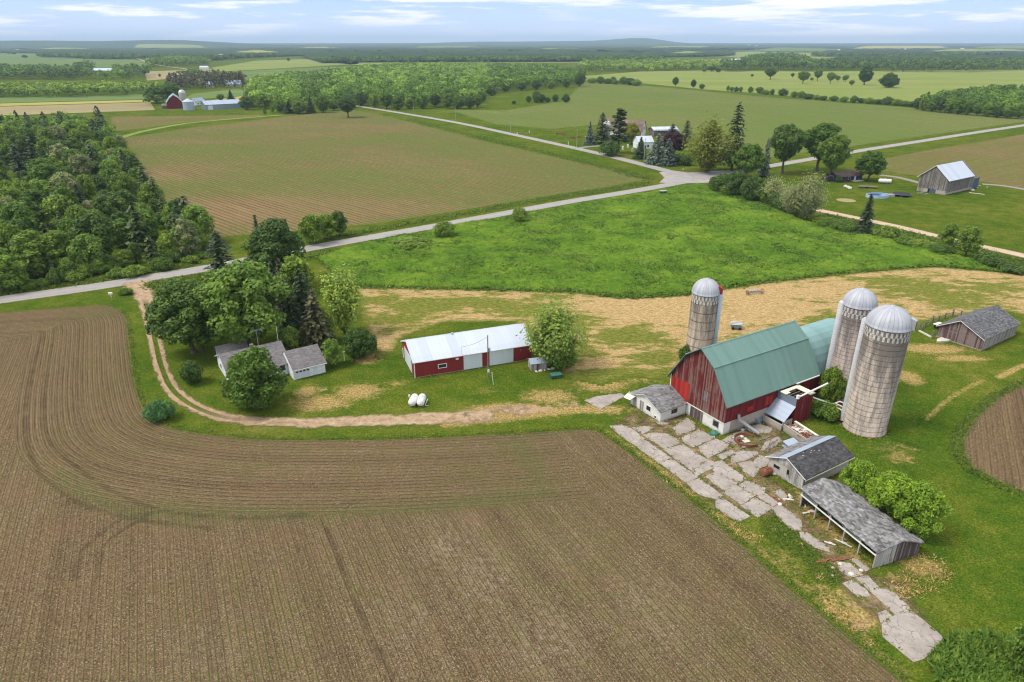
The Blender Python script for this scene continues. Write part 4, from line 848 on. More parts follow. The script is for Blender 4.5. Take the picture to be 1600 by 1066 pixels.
# ---------------------------------------------------------------- building kit
def slope_prof(W, zE, zR, ov, t, yr=None):
    yr = W / 2 if yr is None else yr; k = (zR - zE) / yr; k2 = (zR - zE) / (W - yr)
    return [(-ov, zE - k * ov + t), (yr, zR + t), (W + ov, zE - k2 * ov + t)]
def shell(root, mat, L, prof, name='wall'):
    return MB().prism(prof, 0, L).build(name, mat, root)
def roof(root, mat, L, prof, oz, t=.16, ox=.35, name='roof'):
    return MB().slab(prof, -ox, L + ox, t * .8).build(name, mat, root)
def panel(root, name, mat, x0, x1, y0, y1, z0, z1): return MB().box(x0, x1, y0, y1, z0, z1).build(name, mat, root)
def window_front(root, x0, x1, z0, z1, d=.06, fr=.09, mat='white_trim', y=0.0, pane='glass'):
    "window in the wall y = y, facing -y"
    m = MB(); m.box(x0 - fr, x1 + fr, y - d, y, z0 - fr, z0); m.box(x0 - fr, x1 + fr, y - d, y, z1, z1 + fr); m.box(x0 - fr, x0, y - d, y, z0, z1); m.box(x1, x1 + fr, y - d, y, z0, z1)
    w = m.build('window', M[mat], root); MB().box(x0, x1, y - d * .6, y, z0, z1).build('pane', M[pane], w); return w
def window_end(root, y0, y1, z0, z1, d=.06, fr=.09, mat='white_trim', x=0.0, pane='glass'):
    "window in the wall x = x, facing -x"
    m = MB(); m.box(x - d, x, y0 - fr, y1 + fr, z0 - fr, z0); m.box(x - d, x, y0 - fr, y1 + fr, z1, z1 + fr); m.box(x - d, x, y0 - fr, y0, z0, z1); m.box(x - d, x, y1, y1 + fr, z0, z1)
    w = m.build('window', M[mat], root); MB().box(x - d * .6, x, y0, y1, z0, z1).build('pane', M[pane], w); return w
def rake(root, prof, mat, x, t=.12, w=.26, name='rake_trim'):
    m = MB()
    for (a, b), (c, d) in zip(prof[:-1], prof[1:]): m.prism([(a, b + .02), (c, d + .02), (c, d - w), (a, b - w)], x - t, x)
    return m.build(name, mat, root)
def wpt(root, x, y, z=0.0):
    "local point of a building in world space"
    c, s = math.cos(root.rotation_euler.z), math.sin(root.rotation_euler.z)
    return (root.location.x + c * x - s * y, root.location.y + s * x + c * y, root.location.z + z)
# ---------------------------------------------------------------- the big barn
B = empty('barn', (36.17, 101.09), math.radians(31.26), 'big weathered red barn with green gambrel roof and white foundation', 'barn')
L, Wd, zE, zB, zR, yb = 23.5, 13.19, 6.35, 11.55, 13.95, 3.3
base_z = 2.35
gp = [(0, base_z), (Wd, base_z), (Wd, zE), (Wd - yb, zB), (Wd / 2, zR), (yb, zB), (0, zE)]
MB().prism(gp, 0, .22).build('gable_wall', M['red_boards'], B); MB().prism(gp, L - .22, L).build('gable_wall', M['red_boards'], B)
MB().box(.22, L - .22, 0, .2, base_z, zE).build('wall', M['red_boards_side'], B); MB().box(.22, L - .22, Wd - .2, Wd, base_z, zE).build('wall', M['red_boards_side'], B)
fd = MB(); fd.box(.08, .38, .08, 1.4, 0, base_z); fd.box(.08, .38, 1.4, 5.0, 0, base_z); fd.box(.08, .38, 7.9, Wd - .08, 0, base_z); fd.box(.08, .38, 5.0, 7.9, 2.15, base_z); fd.box(.38, 1.7, .08, .38, 0, base_z)
fd.build('foundation', M['white_paint'], B)
f2 = MB(); f2.box(1.7, L - .1, .08, .4, 0, base_z); f2.box(.38, L - .1, Wd - .4, Wd - .08, 0, base_z); f2.box(L - .38, L - .08, .4, Wd - .4, 0, base_z); f2.build('stone_foundation', M['concrete'], B)
ds = MB().box(.12, .2, 5.0, 7.9, .05, 2.15).build('door', M['dark_boards'], B); MB().box(.02, .12, 4.82, 5.0, .02, 2.2).build('door_post', M['old_wood'], ds)
window_end(B, 1.25, 2.35, .95, 1.95, .06, .14, 'grey_boards', .08)
MB().box(-.03, .0, 8.5, 13.05, 2.6, 6.1).build('board_patch', M['red_panel'], B)['label'] = 'brighter red freshly painted patch of boards'
MB().box(-.04, 0, 3.9, 5.4, 4.6, 6.4).build('hay_door', M['dark_boards'], B)
MB().box(-.05, .12, Wd, Wd + .14, base_z, zE - .1).build('corner_trim', M['white_trim'], B)
m = MB(); m.box(-.06, 0, .0, 13.19, base_z - .12, base_z + .06); m.build('sill_board', M['cream_trim'], B)
rp = [(-.55, zE - .55), (yb - .05, zB + .1), (Wd / 2, zR + .12), (Wd - yb + .05, zB + .1), (Wd + .55, zE - .55)]
R_ = MB().slab(rp, -.5, L + .5, .14).build('roof', M['roof_green'], B)
m = MB()
for q in (yb - .05, Wd - yb + .05): m.box(-.5, L + .5, q - .12, q + .12, zB + .10, zB + .16)
m.build('ridge_flashing', M['roof_green'], R_); MB().prism([(Wd / 2 - .22, zR + .04), (Wd / 2, zR + .17), (Wd / 2 + .22, zR + .04)], -.5, L + .5).build('ridge_cap', M['roof_green'], R_)
rake(R_, [(a, b - .14) for a, b in rp[2:]], M['dark'], -.42, .07, .22, 'eave_board')
MB().box(17.2, 23.6, -.75, -.58, zE - .72, zE - .55).build('gutter', M['white_trim'], B)
b = MB(); b.box(5.5, 7.2, -.03, 0, 3.0, 3.9); b.box(10.2, 11.8, -.03, 0, 2.9, 4.6); b.build('board_patch', M['red_panel'], B)
# rear wing with arched teal roof
WNG = empty('barn_wing', wpt(B, 23.56, 1.8), B.rotation_euler.z, 'lower barn wing with arched teal metal roof behind the green roof', 'barn wing')
wW, wL = 9.8, 13.5; ap = [(-.4, 4.3)] + [(wW / 2 - (wW / 2 + .3) * math.cos(a), 4.6 + 6.9 * math.sin(a) ** .92) for a in np.linspace(.08, math.pi - .08, 15)] + [(wW + .4, 4.3)]
MB().prism([(0, 0), (wW, 0), (wW, 4.4)] + [(y, z - .2) for y, z in ap[::-1] if 0 < y < wW] + [(0, 4.4)], .02, wL).build('wall', M['red_boards_side'], WNG)
MB().slab(ap, .05, wL + .3, .1).build('roof', M['roof_teal'], WNG, smooth=False)
# milk house at the gable
K = empty('milk_house', wpt(B, -6.1, 8.9), B.rotation_euler.z, 'low white milk house with grey hip-ended shingle roof against the barn gable', 'shed')
kL, kW, kE, kR = 6.0, 8.0, 2.35, 3.95
MB().prism([(0, 0), (kW, 0), (kW, kE), (kW / 2, kR), (0, kE)], 0, kL).build('wall', M['white_paint'], K)
MB().slab(slope_prof(kW, kE, kR, .4, .12), -.55, kL, .1).build('roof', M['shingle_grey'], K)
rake(K, slope_prof(kW, kE, kR, .38, .0), M['white_trim'], -.46, .05, .16)
window_end(K, 2.6, 3.7, .9, 1.8); window_front(K, 2.6, 3.9, 1.0, 1.75, mat='grey_boards'); MB().box(-.05, 0, 4.5, 5.5, .05, 2.0).build('door', M['grey_boards'], K)
MB().box(-.05, 0, 6.4, 7.3, .05, 2.0).build('door', M['peeling_boards'], K); window_end(K, 1.0, 1.5, .3, .7)
m = MB(); m.add([(-1.5, 6.6, 1.9), (-.1, 6.6, 2.3), (-.1, 8.5, 2.4), (-1.5, 8.4, 1.7), (-1.5, 6.6, 1.8), (-.1, 6.6, 2.2), (-.1, 8.5, 2.3), (-1.5, 8.4, 1.6)], [(0, 1, 2, 3), (7, 6, 5, 4), (0, 4, 5, 1), (1, 5, 6, 2), (2, 6, 7, 3), (3, 7, 4, 0)]); m.build('awning', M['cream_trim'], K)
# ---------------------------------------------------------------- silo room beside the barn, feed bunk, yard walls
S = empty('feed_room', wpt(B, 13.1, 0.0), B.rotation_euler.z, 'red feed room with broken open roof built against the long barn wall', 'shed')
x1, y0, zt = 4.5, -4.0, 5.2
m = MB(); m.box(0, x1, y0, y0 + .18, 0, zt); m.box(x1 - .18, x1, y0 + .18, -.6, 0, zt); m.box(0, .18, y0 + .18, -.05, 0, 3.6); m.build('wall', M['red_boards_side'], S)
m = MB(); m.box(-.2, x1 + .2, -1.35, -.6, zt + .02, zt + .16); m.box(3.35, x1 + .2, y0 - .2, -1.35, zt + .02, zt + .16); m.box(-.2, 1.0, -1.9, -1.35, zt + .02, zt + .16); m.build('roof', M['cream_trim'], S)
m = MB()
for k in range(4): m.box(.2, 3.35, y0 + .5 + k * .7, y0 + .62 + k * .7, zt - .35, zt - .15)
m.box(.18, 3.3, y0 + .18, -1.4, 2.9, 3.0); m.build('rafter', M['old_wood'], S)
MB().add([(-.02, y0, 3.75), (-.02, -.1, 3.75), (-.02, -.1, zt + .05), (-.02, y0, zt + .05), (.1, y0, 3.75), (.1, -.1, 3.75), (.1, -.1, zt + .05), (.1, y0, zt + .05)], [(0, 1, 2, 3)[::-1], (4, 5, 6, 7), (0, 4, 7, 3), (1, 2, 6, 5), (3, 7, 6, 2), (0, 1, 5, 4)]).build('upper_panel', M['tin_dull'], S)
m = MB(); m.add([(-.05, y0 - .1, 3.8), (-.05, .0, 3.8), (-2.6, .0, 1.5), (-2.6, y0 - .1, 1.5), (-.05, y0 - .1, 3.7), (-.05, .0, 3.7), (-2.6, .0, 1.4), (-2.6, y0 - .1, 1.4)], [(0, 1, 2, 3), (7, 6, 5, 4), (0, 4, 5, 1), (1, 5, 6, 2), (2, 6, 7, 3), (3, 7, 4, 0)])
m.build('lean_roof', M['tin'], S)['label'] = 'shiny tin lean-to roof sheet'
MB().box(-2.5, -.05, y0 + .1, y0 + .3, 0, 1.35).build('lean_wall', M['concrete'], S)
U = tag(MB().tube((0, 0, 0), (7.6, -.2, 1.2), .16, 8).tube((0, 0, -.2), (.02, .02, .4), .3, 8).build('auger_pipe', M['white_trim'], None), 'long white pipe lying across the feed room roof edge', 'pipe')
U.location = wpt(B, 13.4, -3.9, 5.45); U.rotation_euler = (0, .05, B.rotation_euler.z)
# feed bunk full of debris
FB = empty('feed_bunk', wpt(B, 10.2, -4.3), B.rotation_euler.z - math.radians(9), 'long concrete feed bunk filled with rusty boards and rubble', 'trough')
m = MB(); m.box(0, .22, -5.4, 0, 0, 1.3); m.box(2.4, 2.62, -5.6, 0, 0, 1.3); m.box(.22, 2.4, -5.4, -5.2, 0, 1.2); m.box(.22, 2.4, -5.2, 0, 0, .75); m.build('bunk_wall', M['concrete'], FB)
gg = random.Random(5)
m = MB()
for k in range(26):
    x, y = gg.uniform(.4, 2.2), gg.uniform(-5.1, -.2); a = gg.uniform(-.5, .5) + (1.2 if k % 4 else 0); l = gg.uniform(.5, 1.5)
    m.tube((x - l / 2 * math.cos(a), y - l / 2 * math.sin(a), gg.uniform(.85, 1.25)), (x + l / 2 * math.cos(a), y + l / 2 * math.sin(a), gg.uniform(.85, 1.3)), gg.uniform(.06, .14), 4)
m.build('rubble', M['rust'], FB)
m = MB()
for k in range(14):
    x, y, a, b2 = gg.uniform(.3, 1.9), gg.uniform(-5.1, -.7), gg.uniform(.4, 1.1), gg.uniform(.3, .7); z = gg.uniform(1.0, 1.28); m.box(x, x + a * .8, y, y + b2, z, z + .07)
m.build('rubble', M['slab_white'], FB)
m = MB(); m.box(2.3, 2.75, -5.6, 0, 1.31, 1.40); m.build('cap_rail', M['cream_trim'], FB)
YW = tag(MB().box(0, .25, -3.9, .0, 0, 1.25).build('yard_wall', M['concrete'], None, loc=wpt(B, 9.7, -.35), rz=B.rotation_euler.z), 'bare concrete yard wall running from the barn to the feed bunk', 'wall')
tag(MB().box(0, 2.2, -1.5, .2, .0, .08).add([(0, -1.5, .9), (2.0, -1.5, 1.3), (2.0, .1, 1.3), (0, .1, .9), (0, -1.5, .84), (2.0, -1.5, 1.24), (2.0, .1, 1.24), (0, .1, .84)], [(0, 1, 2, 3), (7, 6, 5, 4), (0, 4, 5, 1), (1, 5, 6, 2), (2, 6, 7, 3), (3, 7, 4, 0)]).box(.1, .25, -1.4, -1.2, .08, .85).box(1.7, 1.9, -.1, .05, .08, 1.2).build('metal_hood', M['tin'], None, loc=G(1222, 697), rz=.25), 'bluish tin sheet propped beside the black-roofed shed', 'sheet')
# gutter-pipe conveyor on the long wall, tub, tarp, wreck pile
CV = empty('barn_cleaner_chute', wpt(B, 3.3, -.3), B.rotation_euler.z - math.radians(62), 'grey metal manure chute sticking out of the long barn wall', 'conveyor')
m = MB(); m.add([(0, -.32, 2.5), (0, .32, 2.5), (3.6, .32, .75), (3.6, -.32, .75), (0, -.32, 2.3), (0, .32, 2.3), (3.6, .32, .55), (3.6, -.32, .55)], [(0, 1, 2, 3)[::-1], (4, 5, 6, 7), (0, 4, 7, 3), (1, 2, 6, 5), (0, 1, 5, 4), (3, 7, 6, 2)]); m.build('trough', M['galv'], CV)
MB().tube((0, 0, 2.3), (-.1, 0, 3.3), .26, 10).build('elbow', M['galv'], CV); MB().tube((3.3, .3, 0), (3.3, .3, .7), .06).tube((3.3, -.3, 0), (3.3, -.3, .7), .06).build('leg', M['rust'], CV)
TB = empty('stock_tank', G(1184, 657), B.rotation_euler.z + .35, 'small round-backed grey stock tank standing by the barn wall', 'tank')
m = MB(); m.prism([(-.7, .0), (.7, .0), (.75, .35), (.45, .75), (0, .9), (-.45, .75), (-.75, .35)], -1.2, 1.2); m.build('tank_shell', M['tin_dull'], TB); MB().box(-1.25, 1.25, -.8, -.68, .0, .12).build('skid', M['rust'], TB)
tp = MB(); tp.lathe(0, 0, [(.75, .02), (.72, .28), (.45, .55), (.12, .68), (.0, .70)], 9); tp.box(-1.1, -.2, -.5, .4, .02, .12); tag(tp.build('tarp_bundle', M['green_plastic'], None, smooth=False, loc=G(1116, 678), rz=.4), 'crumpled green tarp at the white barn corner', 'tarp')
# ---------------------------------------------------------------- silos
def mat_silo(name, r, top, c, stain, band_h, cz):
    t = NT(name); P = t.obj(); x, y, z = t.sep(P); a = t.math('ARCTAN2', y, x); u = t.math('MULTIPLY', a, r)
    cu = t.math('FLOOR', t.math('DIVIDE', u, .30)); off = t.math('MULTIPLY', t.math('MODULO', cu, 2.0), .38); rz_ = t.math('FLOOR', t.math('DIVIDE', t.math('ADD', z, off), .76))
    wn = t.n('ShaderNodeTexWhiteNoise', {'Vector': t.comb(cu, rz_, 0.0)}, out=0, noise_dimensions='3D')
    col = t.mix(wn, tuple(q * .88 for q in c), tuple(min(1, q * 1.10) for q in c))
    e = t.rng(t.math('PINGPONG', t.math('FRACT', t.math('DIVIDE', u, .30)), .5), 0, .16, 1, 0)
    cl = t.comb(t.math('MULTIPLY', u, .9), t.math('MULTIPLY', z, .09), 0.0); st = t.noise(cl, 1.1, 5, .7); bn = t.noise(t.comb(t.math('MULTIPLY', u, .25), z, 0.0), .6, 3, .6); f = t.noise(P, 4, 4, .7)
    hi = t.rng(z, top * .35, top, 0, 1); side = t.rng(t.math('COSINE', t.math('SUBTRACT', a, math.radians(stain))), -.2, 1.0)
    sm = t.rng(t.math('ADD', t.math('ADD', st, t.math('MULTIPLY', f, .22)), t.math('ADD', t.math('MULTIPLY', hi, .14), t.math('MULTIPLY', t.math('MULTIPLY', side, hi), .20))), .55, .78, smooth=True)
    col = t.mix(t.math('MULTIPLY', e, .07), col, tuple(q * .5 for q in c))
    col = t.mix(t.math('MULTIPLY', t.rng(t.noise(t.comb(t.math('MULTIPLY', u, .5), t.math('MULTIPLY', z, .5), 3.0), .8, 4, .65), .44, .68), .4), col, tuple(q * f_ for q, f_ in zip(c, (.62, .60, .58))))
    col = t.mix(t.math('MULTIPLY', sm, .72), col, (.085, .075, .072))
    hp = t.rng(t.math('PINGPONG', t.math('FRACT', t.math('DIVIDE', z, band_h)), .5), 0, .085, 1, 0)
    hb = t.math('MULTIPLY', hp, t.rng(bn, .30, .50, .25, 1.0)); col = t.mix(t.math('MULTIPLY', hb, .92), col, (.045, .037, .034))
    k = t.math('FLOOR', t.math('DIVIDE', t.math('SUBTRACT', z, cz), .85)); par = t.math('MODULO', t.math('ADD', t.math('FLOOR', t.math('DIVIDE', u, .36)), t.math('ADD', k, 40.0)), 2.0)
    inb = t.math('MULTIPLY', t.math('MULTIPLY', t.math('GREATER_THAN', z, cz), t.math('LESS_THAN', z, cz + 1.7)), t.math('GREATER_THAN', par, .5))
    chk = t.mix(t.rng(f, .40, .62), (.60, .58, .54), (.30, .27, .25))
    col = t.mix(inb, col, chk)
    return t.done(t.bsdf(col, .92, spec=.15, nrm=t.bump(t.math('SUBTRACT', f, t.math('ADD', t.math('MULTIPLY', e, .3), hp)), .03, .6)))
def mat_dome():
    t = NT('dome'); P = t.obj(); x, y, z = t.sep(P); a = t.math('ARCTAN2', y, x)
    seg = t.math('PINGPONG', t.math('FRACT', t.math('DIVIDE', a, math.radians(12))), .5); rb = t.rng(seg, 0, .12, 1, 0)
    wn = t.n('ShaderNodeTexWhiteNoise', {'W': t.math('FLOOR', t.math('DIVIDE', a, math.radians(12)))}, out=0, noise_dimensions='1D'); n = t.noise(P, .9, 5, .65)
    col = t.mix(wn, (.38, .39, .43), (.48, .49, .53)); col = t.mix(t.math('MULTIPLY', t.rng(n, .45, .7), .4), col, (.30, .30, .33)); col = t.mix(t.math('MULTIPLY', rb, .5), col, (.20, .21, .24))
    return t.done(t.bsdf(col, .6, .1, .3, t.bump(rb, .05, .6)))
M['dome'] = mat_dome()
M['chute'] = mat_metal('chute', (.52, .60, .70), .5, .45, .15, .3, (.40, .40, .42), 'z', .35); M['chute_white'] = mat_metal('chute_white', (.50, .50, .50), .5, .5, .05, .3, (.42, .40, .38), 'z', .45)
def silo(P, r, rim, top, label, chute_ang, chute_r, chute_mat, c, stain, band, dorm=None, ladder=None):
    o = empty('silo', P, 0.0, label, 'silo')
    MB().lathe(0, 0, [(r * 1.03, 0), (r * 1.03, .25), (r, .26), (r, rim)], 56).build('stave_wall', mat_silo('staves', r, rim, c, stain, band, rim - 2.0), o, True)
    dm = MB().lathe(0, 0, [(r * 1.035, rim - .12), (r * 1.035, rim)] + [((r * 1.02) * math.cos(q), rim + (top - rim) * math.sin(q)) for q in np.linspace(.02, 1.54, 12)], 60).build('dome', M['dome'], o, True)
    MB().cyl(0, 0, top - .12, top + .12, .42, .3, 12).build('cap', M['galv'], dm)
    ca = math.radians(chute_ang); cx, cy = (r + chute_r * .25) * math.cos(ca), (r + chute_r * .25) * math.sin(ca)
    ch = MB().lathe(cx, cy, [(chute_r, .6), (chute_r, rim + .15), (chute_r * .5, rim + .5), (0.01, rim + .55)], 18, ca - 1.9, ca + 1.9).build('chute', M[chute_mat], o, True)
    if dorm:
        da = math.radians(dorm[0]); rx, ry = math.cos(da), math.sin(da); m = MB(); q = r * .98
        tx, ty = -ry, rx; w = dorm[1]; z0, z1 = rim - .05, rim + dorm[2]
        v = []
        for d_, zz in ((q + .55, z0), (q + .55, z1 - .35), (q - .3, z1)): v += [(rx * d_ + tx * w, ry * d_ + ty * w, zz), (rx * d_ - tx * w, ry * d_ - ty * w, zz)]
        v += [(rx * (q - .9) + tx * w, ry * (q - .9) + ty * w, z0), (rx * (q - .9) - tx * w, ry * (q - .9) - ty * w, z0)]
        m.add(v, [(0, 1, 3, 2), (2, 3, 5, 4), (0, 2, 4, 6), (1, 7, 5, 3), (4, 5, 7, 6)]); dd_ = m.build('dormer', M[dorm[3]], o)
        MB().add([(rx * (q + .57) + tx * w * .7, ry * (q + .57) + ty * w * .7, z0 + .12), (rx * (q + .57) - tx * w * .7, ry * (q + .57) - ty * w * .7, z0 + .12), (rx * (q + .57) - tx * w * .7, ry * (q + .57) - ty * w * .7, z1 - .5), (rx * (q + .57) + tx * w * .7, ry * (q + .57) + ty * w * .7, z1 - .5)], [(0, 1, 2, 3)]).build('hatch', M['dark'], dd_)
    if ladder is not None:
        la = math.radians(ladder); m = MB(); q = r + .22
        m.tube((q * math.cos(la), q * math.sin(la), .8), (q * math.cos(la), q * math.sin(la), rim + .3), .15, 8)
        for k in range(5): z = 2 + k * (rim - 3) / 4; m.tube((r * math.cos(la), r * math.sin(la), z), ((q + .12) * math.cos(la), (q + .12) * math.sin(la), z), .05, 5)
        m.build('fill_pipe', M['galv'], o)
    return o
s1 = G(1090.3, 562); s2 = G(1312.6, 616); s3 = G(1350, 668)
SV = (.40, .345, .30)
silo(s1, 2.75, 15.3, 18.1, 'solitary concrete silo standing behind the barn, with a pale blue chute', 8, .78, 'chute', (.40, .33, .255), 60, 1.9, (-20, .55, 1.5, 'red_panel'))
silo(s2, 2.88, 18.5, 21.4, 'middle concrete silo with white chute next to the teal barn wing', 172, .58, 'chute_white', (.42, .35, .31), 90, .76)
big = silo(s3, 3.4, 19.6, 22.75, 'largest stained concrete silo with a hatch in its dome, standing on the grass', 152, .50, 'chute_white', (.43, .365, .30), -35, .95, (-40, .42, 1.9, 'galv'), -8)
# pump house and conveyor between feed room and big silo
PH = empty('unloader_stand', wpt(B, 21.7, -7.2), B.rotation_euler.z, 'small red open-topped unloader box beside the big silo', 'silo box')
m = MB(); m.box(0, .12, .0, 2.0, .0, 2.1); m.box(0, .55, -.12, 0, 0, 2.1); m.box(0, 2.6, 1.9, 2.0, 1.2, 2.1); m.build('side_panel', M['red_panel'], PH)
m = MB(); m.box(-.1, 2.7, -.2, .0, 2.1, 2.25); m.box(-.1, 2.7, 1.95, 2.15, 2.1, 2.25); m.box(-.1, .1, .0, 1.95, 2.1, 2.25); m.box(2.5, 2.7, 0, 1.95, 2.1, 2.25); m.box(1.2, 1.35, 0, 1.95, 2.1, 2.22); m.build('top_frame', M['white_trim'], PH)
MB().box(.12, 2.5, .0, 1.95, 1.55, 1.6).build('floor_plate', M['rust'], PH); m = MB(); m.box(2.5, 2.62, -.1, 0, 0, 2.1); m.box(2.5, 2.62, 1.9, 2.0, 0, 1.2); m.build('leg', M['rust'], PH)
tag(MB().box(0, .75, 0, .6, 0, 2.0).box(-.05, .8, -.05, .65, 2.0, 2.1).build('switch_box', M['red_panel'], None, loc=wpt(B, 22.1, -8.3), rz=B.rotation_euler.z + .2), 'narrow red cabinet pressed against the foot of the big silo', 'cabinet')
CN = empty('silage_conveyor', wpt(B, 17.7, -2.9), B.rotation_euler.z, 'thin white silage conveyor from feed room to the red unloader box', 'conveyor')
m = MB(); m.tube((0, 0, 4.2), (4.4, -3.2, 2.35), .14, 4); m.tube((.1, .32, 4.2), (4.4, -2.9, 2.35), .08, 4); m.build('trough', M['white_trim'], CN); MB().tube((2.6, -1.7, .0), (2.6, -1.75, 3.1), .05).build('leg', M['rust'], CN)
# ---------------------------------------------------------------- black-roofed shed
GS = empty('shed', (43.75, 85.4), math.radians(31.6), 'shed with half black, half grey worn roof and whitish gable next to the concrete yard', 'shed')
L, Wd, zE, zR = 11.2, 6.4, 2.45, 4.0
pf = [(0, 0), (Wd, 0), (Wd, zE), (Wd / 2, zR), (0, zE)]
MB().prism(pf, .02, L).build('wall', M['block'], GS)
MB().prism([(.02, .55), (2.95, .3), (2.95, 2.35), (Wd - .05, 2.35), (Wd - .05, zE - .05), (Wd / 2, zR - .03), (.02, zE - .05)], -.05, .02).build('gable_board', M['peeling_boards'], GS)
MB().box(-.09, -.05, .35, 2.6, .1, 2.15).build('door', M['peeling_boards'], GS); window_end(GS, 4.3, 5.4, 1.2, 1.7, .06, .05, 'grey_boards', .02, 'dark'); MB().box(-.1, -.05, 2.55, 2.95, 1.3, 2.1).build('vent', M['dark'], GS)
sp = slope_prof(Wd, zE, zR, .5, .14)
MB().slab(sp[:2], -.4, L + .4, .12).build('roof', M['shingle_black'], GS)['label'] = 'black felted roof slope'
MB().slab(sp[1:], -.4, L + .4, .12).build('roof', M['shingle_grey'], GS)['label'] = 'faded grey shingle roof slope'
m = MB(); m.box(-.4, L + .4, Wd / 2 - .7, Wd / 2 + .02, zR + .06, zR + .10); m.add([], []); MB().slab([(Wd / 2 - .06, zR + .19), (Wd / 2 + 1.3, zR - .45)], -.42, L + .42, .03).build('roof_strip', M['tin'], GS)['label'] = 'pale grey weathered strip along the ridge'
rake(GS, sp, M['white_trim'], -.4, .04, .12); MB().box(-.42, L + .42, -.56, -.5, zE - .42, zE - .24).build('eave_board', M['cream_trim'], GS)
m = MB(); gg = random.Random(9)
for k in range(7): x, y = gg.uniform(2.5, 6.5), gg.uniform(2.2, 3.0); z = zE + (zR - zE) * y / (Wd / 2) + .14; m.box(x, x + .25, y, y + .12, z - .05, z + .03)
m.build('shingle_patch', M['slab_white'], GS)
# ---------------------------------------------------------------- sagging open-front shed
OS = empty('open_shed', (46.5, 68.75), math.radians(109.6), 'long open-fronted pole shed with sagging grey shingle roof', 'shed')
L, Wd = 13.7, 7.4       # local x runs back along the open front, local y<0 is inside
nx, ny = 40, 22; V = []; zf = []
def os_z(x, v):
    "roof height at x along the shed, v = 0 front eave .. 1 rear eave; the ridge is at .52 and has sagged"
    e, r, q = 2.80 + .02 * x, 3.62 + .35 * (x / L), 2.15
    sag = .75 * math.exp(-((x - 4.6) / 2.0) ** 2) + .62 * math.exp(-((x - 10.2) / 1.9) ** 2) + .25 * math.sin(x * 1.9) * .5
    base = e + (r - e) * v / .52 if v < .52 else r + (q - r) * (v - .52) / .48
    return base - sag * math.exp(-((v - .58) / .30) ** 2)
for i in range(nx + 1):
    for j in range(ny + 1):
        x, v = -.3 + (L + .6) * i / nx, j / ny; edge_w = .18 * math.sin(x * 2.6) + .12 * math.sin(x * 5.1 + 1)
        y = .35 - (Wd + .75 + edge_w * v) * v
        V.append((x, y, os_z(min(max(x, 0), L), v) + .03 * math.sin(x * 7 + j)))
nv = len(V); V2 = [(x, y, z - .14) for x, y, z in V]; Fq = []
ix = lambda i, j: i * (ny + 1) + j
for i in range(nx):
    for j in range(ny): Fq += [(ix(i, j), ix(i, j + 1), ix(i + 1, j + 1), ix(i + 1, j)), (nv + ix(i, j), nv + ix(i + 1, j), nv + ix(i + 1, j + 1), nv + ix(i, j + 1))]
for i in range(nx): Fq += [(ix(i, 0), ix(i + 1, 0), nv + ix(i + 1, 0), nv + ix(i, 0)), (ix(i, ny), nv + ix(i, ny), nv + ix(i + 1, ny), ix(i + 1, ny))]
for j in range(ny): Fq += [(ix(0, j), nv + ix(0, j), nv + ix(0, j + 1), ix(0, j + 1)), (ix(nx, j), ix(nx, j + 1), nv + ix(nx, j + 1), nv + ix(nx, j))]
t = NT('shingle_sagging'); P = t.obj(); x, y, z = t.sep(P); rid = t.math('FLOOR', t.math('DIVIDE', y, .30)); wn = t.n('ShaderNodeTexWhiteNoise', {'Vector': t.comb(rid, t.math('FLOOR', t.math('ADD', t.math('DIVIDE', x, .5), t.math('MULTIPLY', rid, .43))), 0.0)}, out=0, noise_dimensions='3D')
n = t.noise(P, .45, 5, .65); st = t.noise(t.vmul(P, (2.2, .35, .35)), 1.3, 5, .7); f = t.noise(P, 6, 3, .7)
k = t.math('ADD', t.math('MULTIPLY', n, .32), t.math('ADD', t.math('MULTIPLY', wn, .2), t.math('ADD', t.math('MULTIPLY', st, .3), t.math('MULTIPLY', f, .2))))
col = t.ramp(k, [(.36, (.080, .074, .072)), (.47, (.175, .168, .166)), (.56, (.255, .25, .25)), (.68, (.42, .415, .42))]); e = t.rng(t.math('FRACT', t.math('DIVIDE', y, .30)), 0, .22, 1, 0); col = t.mix(t.math('MULTIPLY', e, .45), col, (.08, .075, .072))
t.done(t.bsdf(col, .95, spec=.1, nrm=t.bump(t.math('ADD', f, t.math('ADD', wn, st)), .06, .9)))
MB().add(V + V2, Fq).build('roof', t.m, OS, True)
gz = lambda v: os_z(0, v)
m = MB()
pr = [(-.05, 0), (-.05, gz(.05) - .2)] + [(.35 - (Wd + .75) * v, gz(v) - .16) for v in np.linspace(.1, .9, 9)] + [(-Wd, gz(.95) - .2), (-Wd, 0)]
half = [p for p in pr if p[0] > -3.2] ; zmid = np.interp(3.2, [-p[0] for p in pr[1:-1]], [p[1] for p in pr[1:-1]])
MB().prism(half + [(-3.2, zmid), (-3.2, 0)], .02, .14).build('gable_wall', M['peeling_boards'], OS)['label'] = 'peeling white half of the gable end'
MB().prism([(-3.2, 0), (-3.2, zmid)] + [p for p in pr if p[0] < -3.2], .02, .14).build('gable_wall', M['dark_boards'], OS)['label'] = 'bare brown half of the gable end'
MB().box(.14, L, -Wd, -Wd + .15, 0, 1.75).build('rear_wall', M['dark_boards'], OS); MB().box(L - .14, L, -Wd + .15, -.1, 0, 2.4).build('end_wall', M['dark_boards'], OS)
for x in (.1, 2.7, 5.35, 8.0, 10.65, 13.5):
    MB().box(x - .09, x + .09, -.12, .08, 0, os_z(x, .03) - .17).build('post', M['post_wood'], OS)
    if .2 < x < 13: MB().tube((x, 0, 2.0), (x + .75, .02, 2.62), .045, 4).build('brace', M['post_wood'], OS)
MB().box(0, L, .08, .16, 1.95, 2.15).build('beam', M['white_trim'], OS)
m = MB()
